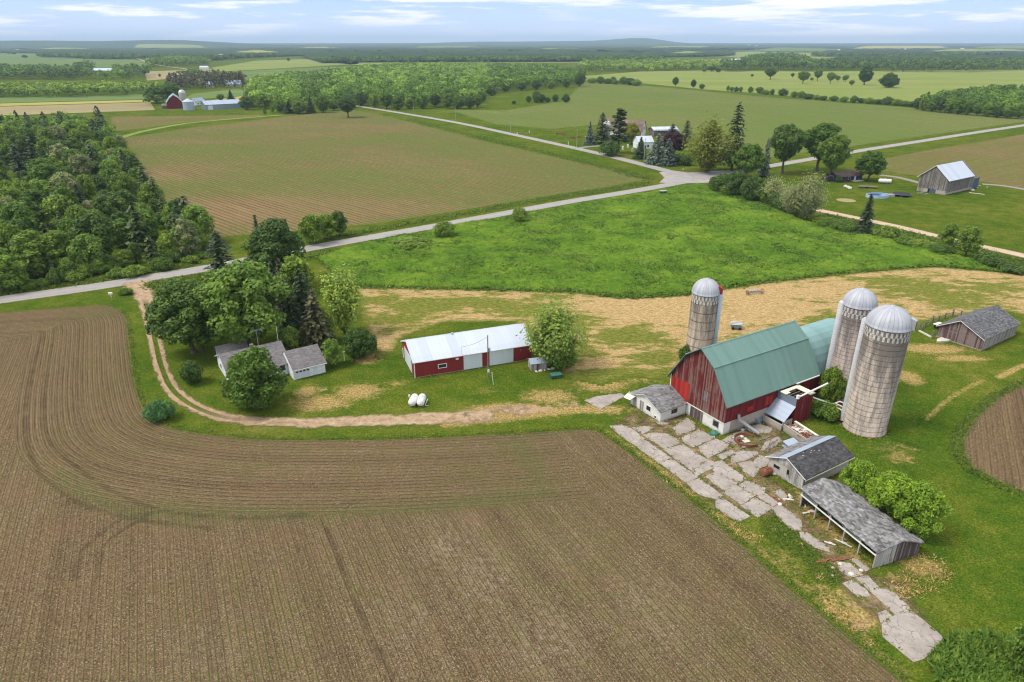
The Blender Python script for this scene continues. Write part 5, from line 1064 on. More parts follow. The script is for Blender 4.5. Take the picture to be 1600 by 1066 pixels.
for a, b2 in ((2.8, 5.2), (10.8, 13.4)): m.box(a, b2, -.03, .03, 2.17, 2.64 + .02 * a)
m.build('skylight_strip', M['translucent_green'], OS)
MB().box(.4, 12.5, -4.1, -4.0, 0, .9).build('manger', M['old_wood'], OS)
# ---------------------------------------------------------------- shed at the hay field with pen
RS = empty('shed', (102.6, 136.2), math.radians(33.5), 'weathered grey-brown shed with dark shingle gable roof and a pen beside it', 'shed')
L, Wd, zE, zR, yr = 16.3, 9.4, 2.95, 5.5, 5.2
MB().prism([(0, .25), (Wd, .25), (Wd, zE), (yr, zR), (0, zE)], 0, .15).build('gable_wall', M['purple_boards'], RS); MB().prism([(0, .25), (Wd, .25), (Wd, zE), (yr, zR), (0, zE)], L - .15, L).build('gable_wall', M['purple_boards'], RS)
m = MB(); m.box(.15, L - .15, 0, .15, .25, zE); m.box(.15, L - .15, Wd - .15, Wd, .25, zE); m.build('wall', M['grey_boards'], RS); MB().box(-.1, L + .1, -.1, Wd + .1, -.1, .27).build('foundation', M['concrete'], RS)
MB().slab(slope_prof(Wd, zE, zR, .45, .13, yr), -.45, L + .45, .11).build('roof', M['shingle_rshed'], RS); rake(RS, slope_prof(Wd, zE, zR, .45, .0, yr), M['white_trim'], -.4, .05, .14)
m = MB(); m.box(-.08, 0, 3.4, 9.2, 2.75, 2.9); m.build('gable_batten', M['dark_boards'], RS); MB().box(5.0, 7.2, -.05, 0, .4, 2.5).build('door', M['peeling_boards'], RS)
m = MB(); m.tube((11.2, -.1, .3), (12.4, -.35, 2.7), .06, 5); m.tube((10.8, -.1, .3), (11.6, -.3, 2.5), .06, 5); m.build('leaning_pole', M['post_wood'], RS)
PN = empty('pen_fence', G(1455, 518), 0.0, 'old wooden pen fence with dark posts beside the weathered shed', 'fence')
pts = [G(1436, 517), G(1445, 511), G(1456, 506), G(1466, 502), G(1476, 498), G(1488, 494), G(1500, 497)]; o0 = G(1455, 518)
for k, p in enumerate(pts): MB().box(p[0] - o0[0] - .12, p[0] - o0[0] + .12, p[1] - o0[1] - .12, p[1] - o0[1] + .12, 0, random.Random(k).uniform(1.3, 2.1)).build('post', M['old_wood'], PN)
p = G(1456, 529); MB().box(p[0] - o0[0] - .12, p[0] - o0[0] + .12, p[1] - o0[1] - .12, p[1] - o0[1] + .12, 0, 2.0).build('post', M['old_wood'], PN)
for a, b2 in zip(pts[:-1], pts[1:]):
    m = MB()
    for z in (.5, 1.05): m.tube((a[0] - o0[0], a[1] - o0[1], z), (b2[0] - o0[0], b2[1] - o0[1], z), .07, 4)
    m.build('rail', M['old_wood'], PN)
m = MB(); a = G(1436, 518); b2 = G(1455, 528); m.tube((a[0] - o0[0], a[1] - o0[1], .18), (b2[0] - o0[0], b2[1] - o0[1], .18), .22, 4); m.build('curb', M['slab_white'], PN)
SB = empty('feeder', G(1466, 513), .5, 'small feeder with a white lid inside the pen', 'feeder'); MB().box(-.9, .9, -.6, .6, .1, 1.0).build('box', M['dark'], SB); MB().box(-1.2, 1.2, -.8, .8, 1.0, 1.12).build('lid', M['white_trim'], SB)
tag(MB().ext([(-2.6, -.6), (-1.4, .5), (.1, .9), (1.0, 1.6), (1.9, 1.5), (1.5, .1), (1.6, -.8), (.2, -1.0)], 0, .35).build('concrete_slab', M['slab_white'], None, loc=G(1474, 532), rz=.3), 'broken white concrete slab at the corner of the weathered shed', 'slab')
# ---------------------------------------------------------------- red machine shed
MS = empty('machine_shed', (-19.57, 123.06), math.radians(20.7), 'long red metal machine shed with white roof and two white sliding doors', 'machine shed')
L, Wd, zE, zR = 25.4, 11.0, 3.6, 5.9
MB().prism([(0, 0), (Wd, 0), (Wd, zE), (Wd / 2, zR), (0, zE)], 0, L).build('wall', M['red_metal'], MS)
pf = [(-.3, zE - .02), (.9, zE + .62), (Wd / 2, zR + .12), (Wd - .9, zE + .62), (Wd + .3, zE - .02)]; MB().slab(pf, -.3, L + .3, .1).build('roof', M['roof_white'], MS); rake(MS, [(a, b - .08) for a, b in pf], M['white_trim'], -.26, .05, .18)
MB().box(-.32, L + .32, -.4, -.3, zE - .2, zE - .06).build('gutter', M['white_trim'], MS)
MB().box(10.3, 14.3, -.1, 0, .1, 3.28).build('sliding_door', M['white_door'], MS); MB().box(15.9, 21.2, -.1, 0, .1, 3.3).build('sliding_door', M['white_door'], MS)
MB().box(10.0, 21.4, -.16, 0, 3.3, 3.42).build('door_track', M['white_trim'], MS); window_front(MS, 5.0, 6.6, 1.4, 2.1, .06, .14)
m = MB(); m.box(-.05, .12, -.06, 0, 0, zE - .2); m.build('corner_trim', M['white_trim'], MS); m = MB(); m.box(-.06, 0, 2.2, 8.8, .1, 3.4); m.build('sliding_door', M['white_door'], MS); MB().box(-.08, 0, 10.0, 10.6, .1, 2.2).build('door', M['white_trim'], MS)
MB().box(0, L, -.05, 0, 0, .12).build('skirt_board', M['grey_boards'], MS); MB().box(8.6, 9.2, -.35, 0, 2.75, 3.05).build('lamp_box', M['white_trim'], MS); MB().cyl(9.6, Wd / 2, zR, zR + .45, .25, .2, 10).build('roof_vent', M['galv'], MS); MB().tube((9.9, -.25, 3.3), (9.95, -.25, 5.6), .04, 5).build('mast', M['galv'], MS)
# small stone-footed shed, green box
LS = empty('small_shed', G(830, 580), math.radians(14), 'tiny weathered shed with boards around its foot, beside the olive bush', 'shed')
MB().prism([(0, 0), (2.4, 0), (2.4, 1.7), (1.2, 2.3), (0, 1.7)], 0, 3.4).build('wall', M['grey_boards'], LS); MB().slab(slope_prof(2.4, 1.7, 2.3, .25, .08), -.25, 3.65, .07).build('roof', M['tin'], LS); MB().box(1.2, 2.0, -.05, 0, .1, 1.5).build('door', M['dark_boards'], LS)
gg = random.Random(3)
for k in range(5):
    s = gg.uniform(.25, .5); o = MB().lathe(0, 0, [(.01, 0), (s, .02), (s * .9, s * .6), (s * .4, s), (.01, s * 1.02)], 7, gg.random()).build('stone', M['slab_white'], None, loc=G(838 + k * 6.5, 581 - k * 1.2), rz=gg.random() * 6)
    o.scale = (1.3, .8, .8); tag(o, 'pale boulder lying at the foot of the tiny weathered shed', 'stone', 'boulders by the tiny shed')
GB = empty('green_bin', G(868, 590), .3, 'small dark green bin on the lawn in front of the olive bush', 'bin'); MB().box(-1.1, 1.1, -.6, .6, .1, .75).build('bin_body', M['green_paint'], GB); MB().prism([(-.7, .75), (.7, .75), (.5, .95), (-.5, .95)], -1.15, 1.15).build('lid', M['green_plastic'], GB)
# ---------------------------------------------------------------- farmhouse
H_ = empty('farmhouse', (-43.6, 122.1), math.radians(33.5), 'white farmhouse with grey shingle roofs and attached garage behind a dense tree', 'house')
gL, gW, gE, gR = 6.5, 9.2, 2.35, 4.5
MB().prism([(0, 0), (gW, 0), (gW, gE), (gW / 2, gR), (0, gE)], 0, gL).build('garage_wall', M['white_siding'], H_); MB().slab(slope_prof(gW, gE, gR, .4, .12), -.1, gL + .35, .1).build('garage_roof', M['shingle_house'], H_)
gd = MB().box(.35, 3.4, -.05, 0, .05, 2.1).build('garage_door', M['white_door'], H_)
for k in range(4): MB().box(.55 + k * .72, 1.0 + k * .72, -.07, -.05, 1.42, 1.75).build('pane', M['glass'], gd)
MB().box(4.0, 4.95, -.05, 0, .05, 2.05).build('door', M['white_door'], H_); MB().box(-.1, gL + .35, -.5, -.42, gE - .28, gE - .12).build('gutter', M['white_trim'], H_)
mL, mY0, mY1, mE, mR = 11.6, 3.6, 15.0, 2.5, 5.0; x0 = -11.2
MB().prism([(mY0, 0), (mY1, 0), (mY1, mE), ((mY0 + mY1) / 2, mR), (mY0, mE)], x0, -.02).build('wall', M['white_siding'], H_)
rp = [(mY0 - .45, mE - .08), ((mY0 + mY1) / 2, mR + .12), (mY1 + .45, mE - .08)]; MB().slab(rp, x0 - .4, .75, .1).build('roof', M['shingle_house'], H_)
rake(H_, [(a, b - .06) for a, b in rp], M['white_trim'], x0 - .34, .06, .16); window_end(H_, 5.6, 6.8, 1.0, 2.0, .06, .08, 'white_trim', x0); window_end(H_, 11.0, 12.2, 1.0, 2.0, .06, .08, 'white_trim', x0)
MB().prism([(0, 0), (4.6, 0), (4.6, 2.3), (2.3, 3.7), (0, 2.3)], 0, 5.5).build('rear_wing', M['white_siding'], H_, loc=(x0 + .6, 14.6, 0), rz=0); MB().slab(slope_prof(4.6, 2.3, 3.7, .35, .1), -.4, 5.9, .1).build('wing_roof', M['shingle_house'], H_, loc=(x0 + .6, 14.6, 0))
MB().prism([(0, 0), (3.0, 0), (3.0, 2.3), (1.5, 3.3), (0, 2.3)], 0, 4.5).build('porch', M['white_siding'], H_, loc=(x0 + 5.2, 3.58, 0), rz=-math.pi / 2).location = (x0 + 3, 3.55, 0)
MB().slab(slope_prof(3.0, 2.3, 3.3, .3, .1), -1.5, 4.8, .1).build('porch_roof', M['shingle_house'], H_, loc=(x0 + 3, 3.55, 0), rz=-math.pi / 2)
for xa in (-6.2, -3.6, -1.6): window_front(H_, xa, xa + 1.1, 1.0, 2.1, y=mY0)
MB().box(-5.6, -4.9, 8.5, 9.2, 4.4, 5.9).build('chimney', M['old_wood'], H_); m = MB(); m.tube((.4, 10.2, 4.7), (.4, 10.2, 8.2), .05, 6); m.build('vent_pipe', M['white_trim'], H_)
an = MB(); an.tube((-3.8, 9.4, 4.9), (-3.8, 9.4, 8.6), .04, 5); an.tube((-4.9, 9.4, 8.4), (-2.7, 9.4, 8.4), .025, 4)
for k in range(6): an.tube((-4.8 + k * .4, 8.8, 8.4), (-4.8 + k * .4, 10.0, 8.4), .02, 4)
an.build('antenna', M['galv'], H_)
# ---------------------------------------------------------------- broken concrete yard
t = NT('yard_dirt'); P = t.pos(); c, h = grass_col(t, P); n = t.noise(P, .45, 5, .7); f = t.noise(P, 3.2, 4, .8); k = t.math('ADD', t.math('MULTIPLY', n, .6), t.math('MULTIPLY', f, .4))
col = t.ramp(k, [(.36, (.060, .046, .026)), (.45, (.125, .090, .050)), (.53, (.20, .145, .080)), (.62, (.33, .245, .135))]); col = t.mix(t.rng(t.noise(P, .7, 4, .7), .50, .60, smooth=True), col, t.mix(.35, c, (.11, .12, .03)))
e = soft(t, .2, 2.6, P, 1.3, .5); t.done(t.n('ShaderNodeMixShader', {0: e, 1: t.n('ShaderNodeBsdfTransparent'), 2: t.bsdf(col, .95, spec=0.0, nrm=t.bump(f, .08, .8))}))
parcel('yard', GP([(950, 662), (985, 640), (1040, 636), (1075, 650), (1128, 684), (1195, 648), (1225, 668), (1252, 700), (1205, 740), (1252, 772), (1265, 800), (1370, 892), (1420, 905), (1480, 1000), (1440, 1034), (1385, 1000), (1310, 930), (1290, 890), (1215, 815), (1180, 812), (1140, 815), (1050, 752)]), .5, .03, t.m)
def jag(poly, step, amp, g):
    out = []
    for a, b2 in zip(poly, poly[1:] + poly[:1]):
        a, b2 = np.array(a), np.array(b2); n = max(1, int(np.linalg.norm(b2 - a) / step)); u = (b2 - a) / max(np.linalg.norm(b2 - a), 1e-6); nr = np.array([-u[1], u[0]])
        for k in range(n): out.append(tuple(a + (b2 - a) * k / n + nr * g.normal() * amp * (k > 0)))
    return out
def cA(L): return [(900 + x / 3.8075, 620 + y / 3.8075) for x, y in L]
def cB(L): return [(1270 + x / 3.082, 720 + y / 3.082) for x, y in L]
SL = [cA(q) for q in [
    [(205, 178), (275, 170), (340, 200), (406, 254), (340, 283), (265, 230)], [(345, 287), (412, 259), (560, 362), (490, 394)], [(500, 397), (570, 371), (720, 478), (655, 511)], [(662, 516), (735, 492), (870, 590), (835, 610), (770, 595), (715, 570), (690, 545)],
    [(835, 622), (880, 611), (1030, 712), (960, 740), (890, 700), (838, 660)], [(335, 185), (420, 178), (462, 187), (395, 222)], [(405, 232), (460, 215), (540, 225), (600, 255), (610, 275), (530, 312)], [(525, 317), (640, 289), (700, 332), (780, 376), (690, 440), (612, 385)],
    [(696, 443), (786, 381), (832, 397), (800, 430), (722, 472)], [(778, 480), (830, 455), (964, 516), (880, 560)], [(882, 571), (950, 531), (1060, 590), (980, 641)], [(986, 650), (1066, 606), (1165, 660), (1080, 716)],
    [(580, 185), (660, 130), (705, 160), (700, 195), (610, 230)], [(630, 245), (730, 200), (820, 235), (820, 250), (700, 300), (650, 275)], [(735, 300), (830, 255), (905, 285), (890, 310), (790, 365), (745, 330)], [(804, 420), (834, 391), (870, 385), (1005, 485), (966, 509), (832, 450)],
    [(973, 529), (1020, 503), (1120, 545), (1115, 585), (1064, 588)], [(1085, 600), (1130, 582), (1215, 625), (1170, 653)], [(1165, 675), (1215, 645), (1330, 735), (1340, 795), (1280, 790)], [(1335, 810), (1380, 815), (1500, 900), (1500, 922), (1420, 895), (1345, 850)],
    [(870, 260), (935, 225), (1010, 200), (965, 250), (960, 290)], [(930, 360), (970, 325), (1075, 325), (1080, 345), (1000, 380), (925, 400)], [(970, 400), (1040, 385), (1085, 430), (1060, 480), (1000, 445)], [(1100, 320), (1130, 275), (1200, 240), (1222, 265), (1140, 310)],
    [(1010, 190), (1090, 168), (1170, 190), (1140, 218), (1050, 215)], [(842, 350), (920, 322), (950, 335), (872, 374)], [(1180, 570), (1220, 555), (1250, 590), (1240, 620)], [(1085, 430), (1060, 392), (1090, 352), (1150, 372), (1130, 410)], [(480, 150), (540, 135), (545, 160), (500, 168)]]]
SL += [[(915, 626), (935, 620), (970, 615.5), (975, 620), (957, 629), (939, 639)]]
SL += [cB(q) for q in [[(150, 595), (190, 580), (250, 622), (272, 652), (215, 652)], [(213, 568), (265, 560), (312, 610), (272, 622)], [(276, 628), (318, 614), (388, 640), (466, 716), (402, 746)], [(320, 740), (350, 725), (390, 765), (330, 780)], [(340, 792), (400, 752), (470, 726), (640, 865), (530, 950), (485, 965), (345, 850)], [(120, 490), (180, 500), (235, 550), (180, 560), (135, 530)], [(170, 470), (215, 480), (270, 520), (250, 530)]]]
g = np.random.default_rng(5); m = MB(); pad_far = []
def grow(p, k):
    c = np.mean(p, 0); return [tuple(np.array(q) + (np.array(q) - c) / max(np.linalg.norm(np.array(q) - c), 1e-6) * k) for q in p]
for q in SL: m.ext(jag(grow(GP(q), .20), .8, .035, g), -.05, .07 + g.uniform(0, .035))
t = NT('old_concrete'); P = t.pos(); n = t.noise(P, .35, 5, .65); f = t.noise(P, 6, 4, .75); cr = t.n('ShaderNodeTexVoronoi', {'Vector': t.n('ShaderNodeVectorMath', {0: P, 1: t.vmul(t.n('ShaderNodeTexNoise', {'Vector': P, 'Scale': 1.2}, out=1), (.8, .8, .8))}, operation='ADD'), 'Scale': .42}, out=0, feature='DISTANCE_TO_EDGE')
col = t.ramp(t.math('ADD', t.math('MULTIPLY', n, .6), t.math('MULTIPLY', f, .4)), [(.32, (.22, .190, .165)), (.48, (.33, .290, .258)), (.64, (.42, .370, .330))])
st = t.noise(P, 1.1, 5, .7); col = t.mix(t.math('MULTIPLY', t.rng(st, .54, .70), .55), col, (.14, .112, .082))
col = t.mix(t.math('MULTIPLY', t.rng(cr, .0, .022, 1, 0), t.rng(n, .44, .56)), col, (.11, .095, .06)); t.done(t.bsdf(col, .92, spec=.15, nrm=t.bump(f, .03, .7)))
tag(m.build('pavement', t.m), kind='structure')
# ---------------------------------------------------------------- small things of the yard
def pole(px, py, top, label, arm=1.0, r=.14, group=None, mat='post_wood', name='utility_pole', ang=.3, box=False):
    P = G(px, py); h = H_at(top, P); o = empty(name, P, ang, label, 'pole', group)
    MB().tube((0, 0, -.3), (0, 0, h), r, 8, r * .7).build('pole_shaft', M[mat], o)
    if arm:
        a = MB().box(-arm, arm, -.07, .07, h - .55, h - .4).build('crossarm', M[mat], o); mm = MB()
        for q in (-.9, -.3, .3, .9): mm.cyl(q * arm, 0, h - .4, h - .2, .05, .04, 6)
        mm.build('insulator', M['galv'], a)
    if box: MB().cyl(.3, 0, h * .62, h * .62 + .8, .22, .22, 10).build('transformer', M['galv'], o); MB().box(-.18, .18, -.3, -.14, 1.4, 2.0).build('meter_box', M['white_trim'], o)
    return o
pole(763, 591, 524, 'weathered wooden power pole in front of the red machine shed', 0, .15, box=True, mat='old_wood')
pole(1006, 254, 216, 'tall pale power pole by the blue spruces at the crossroads', .9, .18, mat='galv', ang=1.0)
for x, y, tp in ((901, 230, 202), (798, 207, 184), (712, 187, 169), (646, 173, 156)): pole(x, y, tp, 'pale wooden power pole along the far side of the side road', .9, .17, 'power poles along the side road', mat='post_wood', ang=1.0)
pole(1141, 262, 240, 'short pole with a sign box between the big willow and the pine', 0, .12)
tag(MB().tube((0, 0, -.2), (-.25, 0, 2.6), .06, 6).cyl(-.25, 0, 2.55, 2.7, .09, .05, 6).build('marker_post', M['cream_trim'], None, loc=G(771, 601)), 'thin white leaning post near the wooden power pole', 'post')
for k, (x, y, w) in enumerate([(808, 211, 'white marker post on the grass, the one nearest the side road'), (827, 208, 'white marker post farther out on the grass by the green field'), (888, 226, 'white marker post by the driveway of the crossroads farm')]):
    tag(MB().box(-.25, .25, -.2, .2, 0, 1.5).prism([(-.2, 1.5), (.2, 1.5), (0, 1.75)], -.25, .25).build('marker_post', M['white_trim'], None, loc=G(x, y)), w, 'post')
CL = empty('clothesline_frame', G(553, 558), math.radians(38), 'white clothesline frame on the lawn beside the evergreen shrub', 'frame')
a = G(538.5, 564); b2 = G(570, 553); ln = math.dist(a, b2); CL.location = (a[0], a[1], 0); CL.rotation_euler.z = math.atan2(b2[1] - a[1], b2[0] - a[0])
MB().box(-.06, .06, -.06, .06, -.1, 2.0).build('post', M['cream_trim'], CL); MB().box(ln - .06, ln + .06, -.06, .06, -.1, 2.0).build('post', M['cream_trim'], CL); MB().box(-.3, ln + .3, -.07, .07, 2.0, 2.14).build('top_bar', M['cream_trim'], CL)
def lp_tank(P, rz, label, group=None, Lh=1.15, r=.72):
    o = empty('gas_tank', P, rz, label, 'tank', group); prof = [(.01, -Lh - r * .55), (r * .55, -Lh - r * .42), (r * .9, -Lh - r * .15), (r, -Lh), (r, Lh), (r * .9, Lh + r * .15), (r * .55, Lh + r * .42), (.01, Lh + r * .55)]
    mm = MB().lathe(0, 0, prof, 20); mm.v = [(x, z, y + r + .25) for x, y, z in mm.v]; mm.build('tank_body', M['tank_white'], o, True)
    MB().cyl(0, .1, 2 * r + .2, 2 * r + .48, .25, .22, 12).build('valve_dome', M['tank_white'], o); MB().box(-.5, .5, -.75, -.6, 0, .45).build('foot', M['block'], o); MB().box(-.5, .5, .6, .75, 0, .45).build('foot', M['block'], o); return o
lp_tank(G(646.5, 632), math.radians(-8), 'white gas tank on the lawn, the one with the regulator post', None); lp_tank(G(659, 632), math.radians(-3), 'white gas tank on the lawn, beside the pipe stand')
tag(MB().tube((0, 0, 0), (0, 0, 1.1), .05).box(-.18, .18, -.1, .1, .9, 1.35).build('regulator_post', M['tank_white'], None, loc=G(640, 627)), 'small regulator box on a post beside the white gas tanks', 'post')
tag(MB().tube((0, 0, 0), (.5, .6, 1.1), .07, 5).tube((0, 0, 0), (.7, -.2, .1), .07, 5).build('pipe_stand', M['tank_white'], None, loc=G(664, 634)), 'bent white pipe beside the second gas tank', 'pipe')
# scrap in the mown hay
SC = empty('hay_rake', G(1179, 460), .25, 'old dark hay rake abandoned in the mown hay above the barn', 'farm machine')
gg = random.Random(21); m = MB(); m.box(-2.1, 2.1, -.1, .1, .55, .7); m.box(-2.1, 2.1, .8, .95, .45, .6); m.box(-2.0, -1.85, -.6, 1.4, .4, .55); m.box(1.85, 2.0, -.6, 1.4, .4, .55); m.build('frame', M['old_wood'], SC)
m = MB()
for k in range(22):
    x = -2 + k * .19; m.tube((x, .85, .6), (x + gg.uniform(-.2, .2), 1.4, .9), .035, 4); m.tube((x, .85, .5), (x + gg.uniform(-.25, .25), .3, .05), .035, 4)
m.build('tine', M['galv'], SC)
for sx in (-1, 1):
    w = MB(); w.lathe(0, 0, [(.62, -.05), (.70, -.05), (.70, .05), (.62, .05), (.62, -.05)], 18)
    for q in range(6): w.tube((0, 0, 0), (.64 * math.cos(q), .64 * math.sin(q), 0), .03, 4)
    w.v = [(z + sx * 2.25, y, x + .68) for x, y, z in w.v]; w.build('wheel', M['rust'], SC)
CT = empty('farm_cart', G(1150, 514), math.radians(-12), 'small grey box cart with a rail top, alone in the mown hay', 'cart')
MB().add([(-1.0, -.7, .35), (1.0, -.7, .35), (1.0, .7, .35), (-1.0, .7, .35), (-1.2, -.9, 1.35), (1.2, -.9, 1.35), (1.2, .9, 1.35), (-1.2, .9, 1.35)], [(0, 3, 2, 1), (0, 1, 5, 4), (1, 2, 6, 5), (2, 3, 7, 6), (3, 0, 4, 7), (4, 5, 6, 7)]).build('box', M['tin_dull'], CT)
m = MB(); m.box(-1.25, 1.25, -.98, -.86, 1.36, 1.46); m.box(-1.25, 1.25, .86, .98, 1.36, 1.46); m.box(-1.25, 1.25, -.1, .1, 1.37, 1.45); m.build('rail', M['white_trim'], CT)
for sx in (-.8, .8):
    for sy in (-.8, .8):
        w = MB().cyl(0, 0, -.08, .08, .34, .34, 14); w.v = [(x + sx, z + sy, y + .34) for x, y, z in w.v]; w.build('wheel', M['dark'], CT)
# rusty things in the yard
RT = empty('rusty_tank', G(1197, 742), .5, 'rusty overturned tank in the weeds by the whitish shed gable', 'tank'); mm = MB().lathe(0, 0, [(.01, -.95), (.5, -.9), (.62, -.7), (.62, .7), (.5, .9), (.01, .95)], 14); mm.v = [(z, x, y + .6) for x, y, z in mm.v]; mm.build('shell', M['rust'], RT); MB().box(-.3, .3, -.25, .25, 1.15, 1.3).build('hatch', M['rust'], RT)
RR = empty('stock_ring', G(1166, 690), .3, 'rusty broken feed ring overgrown with weeds on the concrete yard', 'feed ring'); MB().lathe(0, 0, [(2.0, .0), (2.05, .55), (1.95, .55), (1.9, .0)], 22, .4, 5.2).build('ring', M['rust'], RR); MB().box(-.7, .5, -.5, .3, .12, .22).build('slab', M['slab_white'], RR); MB().cyl(-1.4, .3, 0, .8, .3, .3, 12).build('barrel', M['rust'], RR)
TW = empty('picnic_table', (*G(1036, 304.5), .55), .2, 'dark low table standing in the long grass below the crossroads', 'table'); MB().box(-1.6, 1.6, -.75, .75, 1.15, 1.3).build('tabletop', M['galv'], TW)
for sx in (-1.3, 1.3):
    for sy in (-.6, .6): MB().box(sx - .09, sx + .09, sy - .09, sy + .09, 0, 1.15).build('leg', M['dark'], TW)
MB().box(-1.5, 1.5, -.65, .65, .5, .62).build('shelf', M['dark'], TW)
tag(MB().box(-.5, .5, -.22, .22, .9, 1.4).box(-.06, .06, -.06, .06, 0, .9).build('mailbox', M['white_trim'], None, loc=G(174, 465)), 'white mailbox on the verge near the driveway mouth', 'mailbox')
tag(MB().box(-.45, .45, -.22, .22, .9, 1.35).box(-.06, .06, -.06, .06, 0, .9).build('mailbox', M['galv'], None, loc=G(1067, 268)), 'grey mailbox on the far verge of the crossroads', 'mailbox')
# ---------------------------------------------------------------- neighbour across the dirt road
NB = empty('barn', (191.2, 302.2), math.radians(34.5), 'grey weathered barn with a shining white roof beside the pool lawn', 'barn')
L, Wd, zE, zR = 24.5, 12.4, 6.8, 12.0
M['barn_grey'] = mat_boards('barn_grey', (.155, .135, .125), (.29, .265, .245), .5); MB().prism([(0, 1.8), (Wd, 1.8), (Wd, zE), (Wd / 2, zR), (0, zE)], 0, .2).build('gable_wall', M['barn_grey'], NB); m = MB(); m.box(.2, L, 0, .2, 1.0, zE); m.box(.2, L, Wd - .2, Wd, 1.0, zE); m.build('wall', M['barn_grey'], NB); MB().prism([(0, 1.0), (Wd, 1.0), (Wd, zE), (Wd / 2, zR), (0, zE)], L, L + .2).build('gable_wall', M['grey_boards'], NB)
m = MB(); m.box(.1, .5, 0, 4.2, 0, 1.8); m.box(.1, .5, 7.7, 9.5, 0, 1.8); m.box(.5, L, .05, .35, 0, 1.0); m.box(.5, L, Wd - .35, Wd - .05, 0, 1.0); m.build('foundation', M['concrete'], NB); MB().box(.1, .5, 9.5, Wd, 0, 1.8).build('wall_board', M['grey_boards'], NB)
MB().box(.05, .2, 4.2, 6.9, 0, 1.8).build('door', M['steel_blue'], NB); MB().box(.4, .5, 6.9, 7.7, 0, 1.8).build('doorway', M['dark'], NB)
sp = slope_prof(Wd, zE, zR, .8, .15); MB().slab(sp, -.5, L - 1.5, .12).build('roof', M['roof_white'], NB); rake(NB, sp, M['white_trim'], -.45, .06, .2)
MB().prism([(.4, 0), (7.5, 0), (7.5, 3.2), (.4, 4.6)], L + .22, L + 7.0).build('blue_lean_to', M['steel_blue'], NB)
gg = random.Random(31); RK = tag(MB().box(-3, 3, -.2, .2, .05, .25).build('plank', M['slab_white'], None, loc=G(1526, 303), rz=-.75), 'long white plank lying in the grass beside the grey barn', 'plank')
for k in range(9):
    s = gg.uniform(.4, 1.0); o = MB().lathe(0, 0, [(.01, 0), (s, .05), (s * .9, s * .7), (s * .4, s), (.01, s)], 6, gg.random()).build('stone', M['slab_white' if k % 2 else 'stone'], None, loc=G(gg.uniform(1502, 1545), gg.uniform(290, 298))); tag(o, 'pale rubble block in the heap beside the grey barn with white roof', 'rubble', 'rubble beside the white-roofed barn')
for k in range(4):
    o = MB().box(-gg.uniform(.6, 1.4), 1, -.4, .4, 0, .3).build('plank', M['grey_boards'], None, loc=G(gg.uniform(1434, 1450), gg.uniform(300, 304)), rz=gg.uniform(-.5, .5)); tag(o, 'weathered board lying at the gable corner of the white-roofed barn', 'board', 'boards at the gable corner')
CO = empty('cottage', G(1309, 285), math.radians(24), 'low dark cottage with a brown-grey roof under the big maples', 'house')
MB().prism([(0, 0), (7.6, 0), (7.6, 2.6), (3.8, 4.3), (0, 2.6)], 0, 16).build('wall', M['slate_boards'], CO); MB().slab(slope_prof(7.6, 2.6, 4.3, .6, .12), -.6, 16.6, .1).build('roof', M['shingle_brown'], CO); window_end(CO, 3.2, 4.6, 1.1, 2.3, .08, .22); window_front(CO, 6.5, 8.0, 1.0, 2.0, .08, .1); MB().box(10.5, 11.7, -.06, 0, .05, 2.1).build('door', M['white_door'], CO)
MB().box(8.5, 14.5, -2.6, 0, 0, .22).build('patio', M['slab_white'], CO)
MB().prism([(0, 0), (3.0, 0), (3.0, 2.2), (0, 2.4)], 0, 3.8).build('side_lean_to', M['slate_boards'], CO, loc=(-3.85, 3.0, 0))
PL = empty('swimming_pool', G(1371, 308), .15, 'oval above-ground pool with blue water on the lawn', 'pool')
e = [(math.cos(q), math.sin(q)) for q in np.linspace(0, 2 * math.pi, 28, endpoint=False)]; m = MB(); n = len(e)
vv = [(x * 5.2, y * 3.4, z) for z in (0, 1.25) for x, y in e] + [(x * 5.0, y * 3.2, z) for z in (1.25, .3) for x, y in e]; m.add(vv, [(i, (i + 1) % n, n + (i + 1) % n, n + i) for i in range(n)] + [(n + i, n + (i + 1) % n, 2 * n + (i + 1) % n, 2 * n + i) for i in range(n)] + [(2 * n + i, 2 * n + (i + 1) % n, 3 * n + (i + 1) % n, 3 * n + i) for i in range(n)])
M['pool_wall'] = mat_metal('pool_wall', (.42, .52, .62), 1.6, .4, 0, .1, (.6, .6, .6), 'xy', .5); t = NT('pool_water'); t.done(t.bsdf((.035, .13, .36), .08, spec=.5)); m.build('pool_wall', M['pool_wall'], PL); MB().add([(x * 5.0, y * 3.2, 1.0) for x, y in e], [tuple(range(n))]).build('pool_water', t.m, PL); MB().box(5.0, 7.4, -1.2, .8, 0, 1.1).build('pool_deck', M['post_wood'], PL)
TP = empty('trampoline', G(1408, 306), 0, 'round dark trampoline on the lawn near the pool', 'trampoline'); MB().lathe(0, 0, [(4.0, .85), (4.2, .95), (3.9, 1.0)], 24).build('rim', M['steel_blue'], TP); MB().cyl(0, 0, .9, .95, 3.9, 3.9, 24).build('jumping_mat', M['dark'], TP)
for q in range(6): MB().tube((4 * math.cos(q * 1.05), 4 * math.sin(q * 1.05), 0), (4 * math.cos(q * 1.05), 4 * math.sin(q * 1.05), .9), .07).build('leg', M['galv'], TP)
lp_tank(G(1382, 287), 1.2, 'white gas tank lying on the lawn near the gravel end of the cottage', Lh=2.4, r=1.0)
HR = empty('flat_trailer', G(1356, 294), -.12, 'old flat wooden trailer parked on the lawn behind the pool', 'trailer'); MB().box(-4, 4, -1.2, 1.2, .7, .9).build('deck', M['old_wood'], HR); MB().tube((4, 0, .75), (6.5, 0, .4), .1, 5).build('drawbar', M['rust'], HR)
